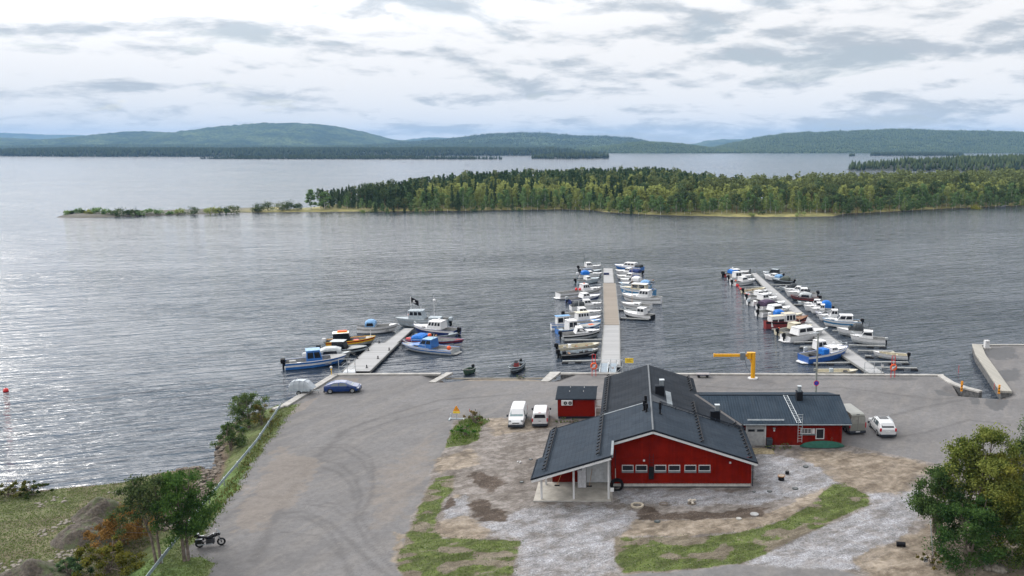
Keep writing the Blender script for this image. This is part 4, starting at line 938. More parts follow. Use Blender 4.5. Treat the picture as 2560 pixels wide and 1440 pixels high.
            _, u0, h = f[:3]; r = f[3] if len(f) > 3 else .04; mb = MB(); z_ = f[4] if len(f) > 4 else at(u0)[1]; mb.tube([(X_(u0), 0, z_), (X_(u0) + (f[5] if len(f) > 5 else 0), 0, z_ + h)], r, f[6] if len(f) > 6 else GEL, 5, r * .6); mb.build('mast', t)
        elif k == 'box':
            _, u0, y0, w, d_, h, m = f[:7]; z_ = f[7] if len(f) > 7 else fl; mb = MB(); mb.box(X_(u0) - d_ / 2, X_(u0) + d_ / 2, y0 - w / 2, y0 + w / 2, z_, z_ + h, m); mb.build(f[8] if len(f) > 8 else 'box', t, bevel=.06)
        elif k == 'ball':
            _, u0, y0, r, m = f[:5]; z_ = f[5] if len(f) > 5 else at(u0)[1]; mb = MB(); mb.ball((X_(u0), y0, z_ + r), r, m); mb.build('fender', t, smooth=True)
        elif k == 'fend':
            for u in f[2:]:
                b, zz_ = at(u)
                for sg in (-1, 1): mb = MB(); mb.tube([(X_(u), (b + .09) * sg, zz_ - .05), (X_(u), (b + .06) * sg, zz_ - .55)], .09, f[1], 6); mb.build('fender', t)
        elif k == 'swim':
            mb = MB(); b = at(0)[0]; mb.loft([[(-.75, -b * .6, .10), (-.75, b * .6, .10), (-.75, b * .6, .20), (-.75, -b * .6, .20)], [(.05, -b * .9, .10), (.05, b * .9, .10), (.05, b * .9, .22), (.05, -b * .9, .22)]], f[1] if len(f) > 1 else top); mb.build('swim_platform', t)
        elif k == 'radar':
            _, u0, z_ = f; mb = MB(); mb.tube([(X_(u0), -.5, z_), (X_(u0), 0, z_ + .35), (X_(u0), .5, z_)], .03, GEL, 5); mb.ball((X_(u0), 0, z_ + .45), .22, GEL, sz=.5); mb.build('radar_arch', t)
    if rail:
        mb = MB(); zt_ = []
        for sg in (1, -1):
            pl = []
            for u in (dk + .05, (dk + 1) / 2, .88, .985):
                b, zz_ = at(u); pl.append((X_(u) - (.12 if u > .95 else 0), b * .9 * sg, zz_ + .55)); mb.tube([(X_(u), b * .9 * sg, zz_), (X_(u) - (.12 if u > .95 else 0), b * .9 * sg, zz_ + .55)], .022, STEEL, 4)
            mb.tube(pl, .022, STEEL, 4); zt_.append(pl[-1])
        mb.tube(zt_, .022, STEEL, 4); mb.build('rail', t)
    if ob:
        m, n = ob if isinstance(ob, tuple) else (ob, 1)
        for i in range(n): outboard(t, -.02, (i - (n - 1) / 2) * .6, fb * .55, m, 1.15 if L > 6 else .85)
    # mooring lines from the bow, and two fenders
    mb = MB(); b, zz_ = at(.9); mb.tube([(X_(.96), .1, zz_), (X_(1) + .7, .7, .7)], .018, INNER, 3); mb.tube([(X_(.96), -.1, zz_), (X_(1) + .7, -.7, .7)], .018, INNER, 3)
    if wave: mb.build('mooring_rope', t)
    return t
D = dict
H2 = lambda u0, u1, h, **k: ('house', u0, u1, h, k)
# --- left pier
boat('a', (175, 1060), (965, 985), 'long blue work boat with blue wheelhouse and white side panels, nearest on the left pier', .85, top=BLUE, stripe=GEL, low=BLUE, deckm=INNER, dk=.74, feats=(H2(.34, .62, 1.35, m=BLUE, nw=2, roof=LBLUE, rf=.5, rear=True), ('box', .42, 0, .9, 1.2, .25, GREYB, 2.35, 'roof_box'), ('box', .12, .3, .8, 1.0, .7, INNER), ('box', .22, -.5, .5, .7, .5, GEL)), ob=(BLACK, 2), stem=.6)
boat('a', (440, 965), (1010, 930), 'silver boat with a big pale arched hood, behind the blue work boat', .7, top=ALU, feats=(('arch', .30, .78, 1.35, CLEAR, GLASS),), ob=GEL, dk=.5)
boat('a', (585, 872), (1185, 870), 'black-hulled aluminium boat with flat grey wheelhouse roof on the left pier', .75, top=BLACK, stripe=GREYB, deckm=INNER, dk=.62, feats=(H2(.28, .60, 1.1, m=BLACK, nw=3, roof=ALU, rf=.6, over=.3),), ob=(BLACK, 1))
boat('a', (690, 775), (1330, 735), 'dark red rescue boat with yellow and red roof, left side of the left pier', .75, top=RED, stripe=YEL, low=INNER, deckm=INNER, dk=.8, feats=(H2(.14, .52, 1.2, m=BLACK, nw=3, roof=GEL, rf=.5), ('box', .33, 0, 1.3, 1.8, .22, YEL, 2.22, 'roof_pack'), ('box', .33, .1, .9, 1.5, .18, ORANGE, 2.45, 'life_raft'), ('box', .60, 0, .9, .9, .6, REDP), ('box', .75, .2, .6, .6, .4, REDP), ('mast', .9, 1.2, .08)), ob=(GEL, 1))
boat('a', (1075, 592), (1600, 578), 'double-ended white open boat with a small pale blue hood, far left pier', .85, top=GEL, stripe=INNER, dbl=True, dk=.8, feats=(('screen', .42, .7), ('arch', .22, .46, 1.25, PTARP, GLASS), ('seat', .6)), group=None)
boat('a', (2250, 515), (1560, 512), "large grey patrol boat with wheelhouse, lying across the end of the left pier", 1.25, br=3.0, top=GREYB, stripe=ALU, deckm=GREYB, dk=.45, feats=(H2(.44, .74, 1.4, m=GREYB, nw=3, roof=GREYB, rf=.2, ra=.5, over=.3), ('box', .26, 0, 1.9, 2.4, .9, GREYB, 1.0, 'engine_casing'), ('ball', .76, -1.0, .32, ORANGE), ('mast', .52, 1.4, .08, 2.6)), ob=(GREYB, 2), stem=.3)
boat('a', (2325, 640), (1760, 600), 'white cruiser with dark blue hull bottom and black-windowed wheelhouse, right of the left pier', .95, top=GEL, stripe=DBLUE, low=DBLUE, dk=.38, feats=(('trunk', .62, .9, .35), H2(.30, .64, 1.25, nw=4, rf=.5), ('radar', .4, 2.55)), ob=(BLACK, 1), rail=True)
boat('a', (1800, 675), (2370, 660), 'low flat grey boat with dark interior, between the white cruiser and the open red-edged boat', .5, top=GREYB, stripe=ALU, floorm=BLACK, dk=.8, feats=(('seat', .3, .5),))
boat('a', (1660, 735), (2410, 785), 'open work boat with red gunwale, blue stripe and blue tarpaulin, behind the police boat', .75, top=RUST, stripe=DBLUE, low=GEL, floorm=INNER, dk=.86, feats=(('screen', .30, .6), ('arch', .16, .36, 1.0, TARP), ('ball', .40, .3, .35, ORANGE, 1.3), ('box', .05, 0, .6, 1.0, .7, REDP), ('box', .78, .2, .5, .5, .5, WOOD)))
t = boat('a', (2290, 868), (1610, 808), 'blue and white police boat with rounded wheelhouse, on the right of the left pier', .62, top=GEL, stripe=BLUE, low=SILV, deckm=INNER, dk=.42, feats=(('trunk', .60, .86, .4, BLUE), H2(.38, .66, 1.3, m=BLUE, roof=LBLUE, nw=2, rf=1.1), ('mast', .42, 1.2, .06, 1.9, -.3), ('swim', INNER), ('ball', .12, 0, .38, ORANGE, .5)), rail=True)
fc_ = bpy.data.curves.new('lettering', 'FONT'); fc_.body = 'POLIISI'; fc_.size = .42; fc_.extrude = .01; fc_.align_x = 'CENTER'
def text_on(parent, loc, rot, body, size, m, ext=.006, ax='CENTER', name='lettering'):
    c = bpy.data.curves.new(name, 'FONT'); c.body = body; c.size = size; c.extrude = ext; c.align_x = ax; c.align_y = 'CENTER'
    tmp = bpy.data.objects.new('tmp', c); COL.objects.link(tmp); bpy.context.view_layer.update()
    me = bpy.data.meshes.new_from_object(tmp.evaluated_get(bpy.context.evaluated_depsgraph_get())); me.name = name
    bpy.data.objects.remove(tmp); me.materials.clear(); me.materials.append(m)
    o = link(name, me, parent); o.location = loc; o.rotation_euler = rot; return o
bpy.data.curves.remove(fc_)
cb = [c for c in t.children if c.name.startswith('cabin')][0]
text_on(cb, (3.3, 1.02, 1.05), (R(90), 0, R(180)), 'POLIISI', .4, DBLUE)
# flag on the grey boat
pF = PY(1027.5, 765, P(1030, 815, WL).y); zt = PY(1027.5, 743, pF.y).z; zb_ = 1.0
t = thing('flag_pole', 'thin pale pole with a tattered black flag above the grey boat', 'flag', (pF.x, pF.y, zb_)); mb = MB(); mb.tube([(0, 0, 0), (0, 0, zt - zb_ + .1)], .05, GEL, 5); mb.build('pole', t)
mb = MB(); fl = zt - zb_
for i in range(6): pass
g_ = [[(.06 + .28 * i, .12 * math.sin(i * 1.3), fl - .14 * i), (.06 + .28 * i, .12 * math.sin(i * 1.3 + .4), fl - .14 * i - 1.0)] for i in range(6)]
mb.loft(g_, BLACK, cap=False, closed=False); fo = mb.build('flag', t); mb = MB(); mb.ball((.62, -.14, fl - .72), .2, GEL, sy=.1); mb.box(.35, 1.0, -.16, -.12, fl - 1.08, fl - .98, GEL); mb.build('emblem', fo)
for px, y0, y1 in ((1086.5, 738, 800), (1021, 780, 822)):
    yb2 = P(px, 815, WL).y; pp = PY(px, y1, yb2); z1_ = PY(px, y0, yb2).z; mb = MB(); mb.tube([(0, 0, 0), (0, 0, z1_ - .8)], .05, GEL, 5, .02)
    if px > 1050: mb.ball((.1, 0, (z1_ - .8) * .75), .3, GEL)
    o = mb.build('aerial_mast'); o.location = (pp.x, pp.y, .8); tag(o, 'tall thin white aerial with a white dome, above the white cruiser' if px > 1050 else 'shorter white aerial standing on the grey patrol boat', 'aerial')

# --- middle pier, left side (bows towards the pier)
boat('b', (440, 185), (705, 168), 'white cabin cruiser with a leaning dark aerial, farthest on the left of the middle pier', .75, feats=(('trunk', .55, .85, .3), H2(.28, .6, 1.1, rf=.7, nw=3), ('mast', .3, 3.4, .05, 1.6, -.7, BLACK)), ob=BLACK, rail=True)
boat('b', (455, 222), (712, 208), "grey open boat under a dull grey cover, second from the middle pier's far end", .55, top=GREYB, feats=(('arch', .1, .5, .8, mat('grey_tarp', (.12, .14, .18), .8)), ('screen', .5, .45)), ob=BLACK)
boat('b', (428, 268), (715, 255), 'white cuddy boat with a bright blue tarpaulin over its stern, middle pier', .62, feats=(('trunk', .55, .85, .3), ('house', .42, .62, .7, D(rf=.6, nw=2)), ('arch', .12, .42, 1.1, TARP)), ob=GEL)
boat('b', (410, 345), (690, 318), 'pale blue-white cabin boat with black outboard, fourth from the far end, middle pier', .68, top=mat('ice_gelcoat', (.36, .42, .46), .3), feats=(('trunk', .55, .86, .3), ('house', .38, .62, .75, D(rf=.6, nw=2))), ob=BLACK, rail=True)
boat('b', (195, 522), (718, 470), "longest white boat left of the middle pier, long open stern and red fenders", 1.0, br=3.1, dk=.52, stripe=INNER, feats=(('trunk', .76, .92, .3), H2(.53, .74, 1.3, rf=.9, nw=3), ('ball', .44, .5, .34, REDP), ('ball', .49, -.2, .34, REDP), ('ball', .6, 0, .3, ORANGE, 2.5), ('swim', GEL)), rail=True)
boat('b', (320, 575), (708, 532), 'dark blue-hulled boat with white cabin and long dark windows, left of the middle pier', .7, top=GEL, stripe=DBLUE, low=DBLUE, boot=BLUE, feats=(('trunk', .62, .88, .25), H2(.38, .66, .85, rf=.7, ra=.3, nw=2)), ob=ALU)
boat('b', (335, 665), (715, 642), 'white cabin boat with black cloth canopy sloping over the stern, left of the middle pier', .75, feats=(('trunk', .66, .9, .3), H2(.40, .68, 1.0, rf=.6, nw=2), ('arch', .08, .40, 1.0, CHAR)), rail=True)
boat('b', (265, 765), (715, 738), 'white cuddy cruiser with black outboard and short mast, behind the cream-roofed wheelhouse boat', .72, feats=(('trunk', .6, .9, .35), H2(.36, .64, .95, rf=.8, nw=2), ('mast', .38, 1.6, .05, 1.8)), ob=BLACK, rail=True)
boat('b', (335, 838), (712, 802), 'white wheelhouse boat with four upright windows and a cream roof, left of the middle pier', .7, deckm=GEL, feats=(H2(.20, .58, 1.25, rf=.1, nw=4, roof=CREAM, over=.25), ('box', .68, 0, 1.2, 1.2, .35, GEL, .7)), rail=True)
boat('b', (105, 905), (712, 855), "long white boat with pale blue canopy top at its stern, left of the middle pier", .75, br=2.7, stripe=BLUE, dk=.8, feats=(H2(.10, .36, 1.25, rf=.1, nw=2, roof=PTARP, over=.25, m=GEL), ('box', .5, 0, .8, 1.6, .5, GEL), ('box', .9, 0, 1.0, 1.4, .4, PTARP, .9, 'tarpaulin')), dbl=True)
boat('b', (200, 962), (718, 905), 'dark blue boat with small white wheelhouse and orange bag on its foredeck, middle pier', .78, top=DBLUE, stripe=LBLUE, low=BLUE, deckm=INNER, dk=.6, feats=(H2(.20, .42, 1.3, rf=.2, nw=2), ('box', .78, 0, .9, 1.1, .35, ORANGE, .95, 'orange_bag'), ('box', .08, 0, 1.2, .8, .6, GREYB), ('trunk', .5, .7, .25, INNER)))
boat('b', (235, 1018), (700, 985), 'sleek white cuddy boat with black side stripe and black outboard, front of the middle pier', .78, top=GEL, stripe=BLACK, low=SILV, feats=(('trunk', .62, .92, .35), H2(.32, .66, .95, rf=1.1, ra=.4, nw=1, v0=.35, v1=.8)), ob=BLACK, rail=True)
boat('b', (185, 1165), (690, 1135), 'cream open rowing-style boat with two white seats, left of the middle pier', .6, top=CREAM, low=INNER, floorm=CREAM, dk=.84, feats=(('seat', .45, .7), ('box', .28, .3, .5, .5, .7, GEL, .3, 'seat'), ('box', .15, -.3, .5, .5, .6, INNER, .3, 'seat')), ob=BLACK)
boat('b', (210, 1242), (685, 1205), 'open black-hulled fishing boat full of gear, nearest on the left of the middle pier', .62, top=INNER, stripe=BLACK, low=BLACK, floorm=GREYB, dk=.84, feats=(('box', .12, .2, .6, .6, .7, BLACK, .3, 'tank'), ('box', .35, 0, .7, .8, .4, CHAR, .3, 'crate'), ('box', .68, 0, .7, .6, .5, BLACK, .35, 'crate'), ('console', .5, .5, BLACK), ('seat', .25)), ob=BLACK)
# --- middle pier, right side (bows towards the pier)
boat('b', (1155, 185), (822, 162), "white cruiser with blue hull and three windows, farthest right of the middle pier", .75, top=GEL, stripe=BLUE, low=BLUE, feats=(('trunk', .66, .9, .25), H2(.22, .68, 1.0, rf=.9, nw=3), ('arch', .03, .2, .8, CHAR)))
boat('b', (1150, 245), (832, 222), 'white boat with dark blue stern canopy and black outboard, second on the right, middle pier', .65, feats=(('trunk', .6, .88, .3), H2(.40, .62, .9, rf=.5, nw=2), ('arch', .08, .40, .9, NAVYT)), ob=BLACK)
boat('b', (1130, 303), (850, 282), 'plain white cuddy boat third from the far end, right of the middle pier', .62, feats=(('trunk', .55, .88, .28), H2(.30, .60, .85, rf=.7, nw=2), ('arch', .06, .3, .6, NAVYT)))
boat('b', (1160, 345), (890, 325), 'white day cruiser with swept-up white radar arch, right of the middle pier', .62, feats=(('trunk', .5, .88, .3), ('screen', .5, .6), ('arch', .1, .42, 1.15, GEL)))
boat('b', (1315, 318), (1195, 310), 'small grey inflatable dinghy tied outside the far right row of the middle pier', .3, top=GREYB, dk=.9, feats=(('ball', .1, 0, .25, WOOD, .2),), wave=False, name='dinghy', cat='dinghy')
boat('b', (1270, 392), (882, 378), 'light blue boat with red cushions and blue canopy, right of the middle pier', .6, top=LBLUE, stripe=GEL, feats=(('trunk', .66, .9, .2, GEL), ('screen', .62, .5), ('box', .55, 0, 1.0, .6, .3, REDP, .5, 'cushion'), ('arch', .05, .3, 1.1, PTARP)))
boat('b', (1305, 500), (888, 475), 'large blue-hulled motor yacht with cream cabin and white flybridge, right of the middle pier', 1.15, br=3.2, top=GEL, stripe=mat('mid_blue', (.035, .16, .32), .4), low=mat('mid_blue', (.035, .16, .32), .4), deckm=CREAM, dk=.30, feats=(('trunk', .62, .9, .35, CREAM), H2(.22, .66, 1.2, m=CREAM, nw=2, rf=.3, over=.3, roof=GEL, v0=.35), ('house', .30, .56, .8, D(z=2.4, rf=.5, nw=2, m=GEL, roof=GEL, v0=.5)), ('mast', .4, 1.5, .05, 3.3), ('ball', .06, 0, .2, BLUE)), rail=True)
boat('b', (1380, 585), (908, 548), 'white double-ended boat with wheelhouse set aft and three windows, right of the middle pier', .95, stripe=INNER, dbl=True, dk=.25, feats=(('trunk', .56, .8, .35), H2(.28, .56, 1.3, nw=3, rf=.5, roof=GEL), ('mast', .4, .9, .05, 2.4)), rail=True)
boat('b', (1268, 652), (910, 632), 'low white sailing boat with one tall bare mast, right of the middle pier', .7, stripe=INNER, dk=.35, feats=(('trunk', .35, .75, .4), ('mast', .64, 8.6, .07, .7, 0, mat('mast_wood', (.45, .33, .25), .5))), name='sailing_boat')
boat('b', (1278, 778), (928, 742), "small white black-bottomed boat with wheelhouse aft, nearest right of the middle pier", .75, top=GEL, stripe=GEL, low=BLACK, boot=BLACK, floorm=INNER, dk=.28, feats=(H2(.24, .50, 1.15, nw=2, rf=.15, roof=GEL), ('box', .72, 0, .8, 1.0, .2, WOOD, .85), ('fend', GEL, .4)), rail=True)
# --- right pier, left side
boat('c', (130, 175), (455, 155), 'white boat with red waterline and blue tarpaulin, farthest on the left of the right pier', .7, low=RUST, feats=(('trunk', .62, .9, .3), H2(.3, .64, .9, rf=.6, nw=2), ('arch', .22, .5, 1.1, TARP), ('radar', .34, 1.9)), ob=(BLACK, 2))
boat('c', (200, 222), (485, 200), 'white boat with squarish grey-white wheelhouse, second on the left of the right pier', .68, feats=(H2(.2, .5, 1.1, rf=.3, nw=2), ('trunk', .6, .9, .25)), ob=BLACK)
boat('c', (250, 285), (540, 253), "white cuddy boat with pink fender, third on the left of the right pier", .68, stripe=SILV, feats=(('trunk', .55, .9, .3), H2(.32, .62, .9, rf=.7, nw=1), ('ball', .18, .4, .2, ORANGE)), ob=BLACK, rail=True)
boat('c', (395, 388), (668, 353), 'slim cream open boat beside the string of red buoys, right pier', .5, top=CREAM, floorm=CREAM, dk=.85, feats=(('seat', .3, .55),), ob=BLACK)
boat('c', (440, 412), (690, 385), 'small plain white open boat next to the slim cream one, right pier', .5, floorm=INNER, dk=.8, feats=(('seat', .35, .6), ('screen', .6, .3)))
boat('c', (440, 475), (760, 442), 'white boat with open cuddy and black outboard, above the big white cabin boat, right pier', .68, feats=(('trunk', .55, .9, .3), H2(.34, .6, .9, rf=.6, nw=2)), ob=BLACK, rail=True)
boat('c', (480, 545), (832, 500), 'big white boat with cluttered stern and grey outboard, left of the right pier', .75, feats=(('trunk', .6, .9, .3), H2(.36, .62, 1.1, rf=.6, nw=2), ('box', .2, 0, 1.0, .6, .5, GEL, .4, 'seat'), ('fend', GEL, .3)), ob=(GREYB, 1), rail=True)
boat('c', (600, 605), (930, 560), 'white boat with rounded dark purple hood, left of the right pier', .72, stripe=SILV, feats=(('trunk', .6, .9, .3), ('screen', .58, .5), ('arch', .08, .5, 1.15, mat('plum_cloth', (.06, .04, .07), .8), GLASS)), ob=BLACK)
boat('c', (600, 692), (1003, 640), 'white boat with one long black side window and black outboard, left of the right pier', .8, stripe=SILV, feats=(('trunk', .62, .92, .3), H2(.34, .70, .9, rf=.6, ra=.3, nw=1, v0=.35, v1=.85)), ob=BLACK)
boat('c', (730, 728), (1140, 718), 'white open boat with bright blue tarpaulin, half hidden behind the red-hulled boat', .65, top=CREAM, feats=(('arch', .1, .38, 1.15, TARP), ('trunk', .5, .8, .3, CREAM)), ob=GEL)
boat('c', (670, 852), (1222, 805), 'old wooden boat with dark red hull and white cabin with cream roof, right pier', .95, br=3.0, top=BLACK, stripe=RUST, low=RUST, boot=RUST, deckm=WOOD, floorm=WOOD, dk=.72, feats=(H2(.10, .42, .75, nw=2, rf=.05, roof=CREAM, over=.1, v0=.3, v1=.7), H2(.42, .68, 1.15, nw=3, rf=.25, roof=CREAM)), dbl=True, stem=1.3)
boat('c', (860, 940), (1285, 880), 'cream cabin boat with orange buoy on its stern rail, left of the right pier', .72, top=CREAM, stripe=INNER, feats=(('trunk', .6, .9, .3, CREAM), H2(.36, .62, 1.0, m=CREAM, rf=.5, nw=2), ('ball', .05, .5, .25, ORANGE), ('mast', .62, 1.5, .04)), ob=BLACK, rail=True)
boat('c', (950, 1018), (1440, 948), "white boat with two big side windows, left of the right pier, near the lamp post", .85, stripe=GEL, low=GEL, feats=(('trunk', .68, .92, .28), H2(.22, .68, 1.1, rf=.6, ra=.3, nw=2, v0=.4), ('swim', GEL)), ob=BLACK)
boat('d', (260, 1075), (745, 1028), 'white boat with glassy wheelhouse and steel rails, behind the blue-striped boat, right pier', .8, feats=(('trunk', .62, .92, .28), H2(.22, .55, 1.3, rf=.7, nw=2, v0=.4), ('radar', .75, 1.4)), ob=ALU, rail=True)
boat('d', (225, 1170), (838, 1075), "white boat with wide blue stripe and small blue tarpaulin, nearest left of the right pier", .95, br=3.1, stripe=mat('royal_blue', (.02, .08, .28), .35), low=mat('royal_blue', (.02, .08, .28), .35), boot=GEL, feats=(('trunk', .68, .94, .3), H2(.54, .74, .6, rf=.7, ra=.1, nw=1), ('box', .45, 0, 1.6, 1.2, .95, TARP, .9, 'tarpaulin'), ('swim', GEL), ('box', .25, 0, 1.8, 1.0, .5, BLACK, .6, 'engine_cover')), rail=True)
boat('d', (360, 1330), (930, 1338), 'shallow cream open boat lying along the quay beside the lamp post', .45, br=2.2, top=CREAM, floorm=CREAM, dk=.8, feats=(('box', .35, 0, .5, .6, .7, GREYB, .25, 'console'), ('box', .7, 0, .8, .6, .35, BLACK, .25, 'crate')), wave=False)
# --- right pier, right side (bows towards the pier)
boat('c', (840, 185), (585, 160), 'dark-windowed grey cruiser farthest on the right of the right pier', .7, top=GREYB, stripe=GEL, feats=(('trunk', .68, .9, .25), H2(.22, .68, 1.1, m=CHAR, roof=GREYB, rf=.8, nw=2)), ob=BLACK)
boat('c', (830, 225), (598, 195), 'white cabin boat with small blue tarpaulin, second on the right of the right pier', .68, feats=(('trunk', .62, .9, .28), H2(.3, .64, .7, rf=.6, nw=2), ('arch', .05, .32, .8, PTARP)))
boat('c', (985, 262), (700, 240), 'dark aluminium boat with grey-green hood and tall black outboard, right of the right pier', .62, top=GREYB, stripe=BLACK, low=CHAR, feats=(('screen', .55, .4), ('arch', .2, .52, .95, mat('moss_cloth', (.07, .08, .07), .8))), ob=(BLACK, 1))
boat('c', (1060, 352), (822, 352), 'open boat with a rolled black canopy near the far end of the right pier', .55, top=GREYB, feats=(('screen', .6, .4), ('arch', .05, .42, 1.1, CHAR)), ob=GEL)
boat('c', (1170, 402), (862, 380), 'short white cuddy boat, fifth from the far end on the right of the right pier', .65, feats=(('trunk', .55, .9, .3), H2(.3, .62, .85, rf=.8, nw=2)), ob=BLACK)
boat('c', (1300, 440), (900, 435), 'white cruiser with open stern and two black outboards, right of the right pier', .75, feats=(('trunk', .6, .9, .3), H2(.3, .62, 1.0, rf=.8, nw=2), ('arch', .24, .34, 1.1, CHAR)), ob=(BLACK, 2), rail=True)
boat('c', (1310, 500), (945, 478), 'dark grey aluminium boat with a glassy arched hood, right of the right pier', .68, top=CHAR, stripe=RUST, low=CHAR, feats=(('screen', .66, .5), ('arch', .25, .66, 1.2, CLEAR, GLASS)), ob=BLACK)
boat('d', (270, 375), (62, 352), 'small grey open boat with a white tilted console, right of the right pier', .5, top=GREYB, dk=.75, feats=(('console', .25, .7),), ob=BLACK)
boat('d', (440, 410), (158, 395), 'white cabin boat just in front of the small grey one, right of the right pier', .65, feats=(('trunk', .6, .9, .3), H2(.2, .6, 1.0, rf=.5, nw=2)), ob=GEL)
boat('d', (560, 455), (163, 445), 'white boat with a tall bright blue canopy over the stern, right of the right pier', .72, feats=(('trunk', .62, .9, .3), H2(.38, .62, .9, rf=.6, nw=1), ('arch', .04, .36, 1.5, TARP)), ob=BLACK)
boat('d', (615, 490), (248, 478), 'white boat with low wheelhouse and open grey aluminium stern, right of the right pier', .7, feats=(('trunk', .6, .9, .35), H2(.44, .66, .95, rf=.4, nw=2), ('box', .2, 0, 1.4, 1.4, .3, GREYB, .4, 'engine_cover')), ob=BLACK)
boat('d', (590, 535), (312, 512), 'low white open boat with thin blue line and dark windscreen, right of the right pier', .55, stripe=DBLUE, feats=(('screen', .55, .4), ('seat', .3)))
boat('d', (790, 590), (362, 578), 'white boat with upright white wheelhouse and grey engine hump, right of the right pier', .72, feats=(('trunk', .66, .9, .3), H2(.36, .62, 1.2, rf=.4, nw=2), ('arch', .08, .3, .6, NAVYT)), ob=GEL, rail=True)
boat('d', (965, 670), (432, 662), 'white cruiser with broad sky-blue stripe and raked dark windows, right of the right pier', .9, stripe=mat('mid_blue', (.035, .16, .32), .4), low=GEL, feats=(('trunk', .68, .94, .3), H2(.22, .68, 1.05, rf=1.0, nw=2, v0=.4), ('box', .12, 0, 1.4, .8, .4, GEL, .6, 'seat')), ob=BLACK, rail=True)
boat('d', (1090, 795), (622, 780), "white sports boat with black folding top and dark blue side flash, right pier", .8, stripe=GEL, low=SILV, feats=(('screen', .58, .7, BLACK), ('arch', .22, .5, 1.3, CHAR), ('box', .5, -1.15, .06, 2.6, .15, DBLUE, .5, 'side_flash'), ('mast', .08, 1.8, .04, .8, -.4, BLACK)), ob=BLACK)
boat('d', (1290, 912), (800, 885), 'white cabin boat with big silver-grey outboard, right of the right pier', .8, low=SILV, feats=(('trunk', .72, .94, .25), H2(.34, .74, 1.1, rf=.8, ra=.2, nw=1, v0=.45, v1=.85)), ob=SILV, rail=True)
boat('d', (1600, 1120), (1120, 1090), 'pale open boat with a white seat and black outboard, nearest right of the right pier', .6, top=GEL, low=SILV, floorm=CREAM, dk=.82, feats=(('seat', .3, .6), ('box', .42, 0, .6, .5, .8, CREAM, .3, 'seat')), ob=BLACK)
# --- on and by the little beach
VW['p'] = (0, 0, 1.0)
boat('p', (1184, 931), (1163, 941.5), 'small dull green rowing boat pulled up on the beach', .5, br=1.3, top=GREENP, floorm=GREENP, dk=.85, feats=(('seat', .4, .65),), ob=BLACK, wave=False, zoff=.12, name='rowing_boat')
boat('p', (1303, 917), (1281, 939), 'dark aluminium boat with console and steel hoops, nosing onto the beach', .6, br=1.9, top=CHAR, stripe=GREYB, floorm=GREYB, dk=.8, feats=(('console', .4, .9, RUST), ('box', .25, .5, .5, .5, .5, BLACK, .3, 'tank'), ('mast', .2, 1.6, .03, .7, 0, STEEL), ('seat', .3)), ob=BLACK, wave=False, zoff=.08)
for i, (px, py) in enumerate([(2406, 519), (2510, 517)]):
    VW['q'] = (px, py, 1.0); boat('q', (-9, 1), (9, 0), 'tiny pale rowing boat drawn up on the far shore of the peninsula', .5, top=INNER, dk=.85, feats=(('seat', .4),), wave=False, name='rowing_boat', group='tiny boats on the far shore')
# red mooring buoys
def buoy(px, py, r, label, m=REDP, group='red buoys beside the right pier'):
    p = P(px, py, WL); mb = MB(); mb.ball((0, 0, r * .45), r, m, n=12, k=8); mb.tube([(0, 0, r * 1.35), (0, 0, r * 1.7)], .05, BLACK, 5)
    o = mb.build('mooring_buoy', smooth=True); o.location = (p.x, p.y, WL); tag(o, label, 'buoy', group)
for x, y, r in ((275, 285, .42), (298, 308, .26), (318, 329, .33), (345, 352, .33), (358, 374, .33), (385, 396, .3), (415, 418, .42), (537, 552, .36), (615, 616, .36), (700, 704, .36), (408, 333, .24), (363, 330, .24)):
    buoy(*vx('c', x, y), r, 'round red mooring buoy in the row along the left side of the right pier')
buoy(15, 979, .36, 'single red buoy alone on the open water at the left edge', group=None)

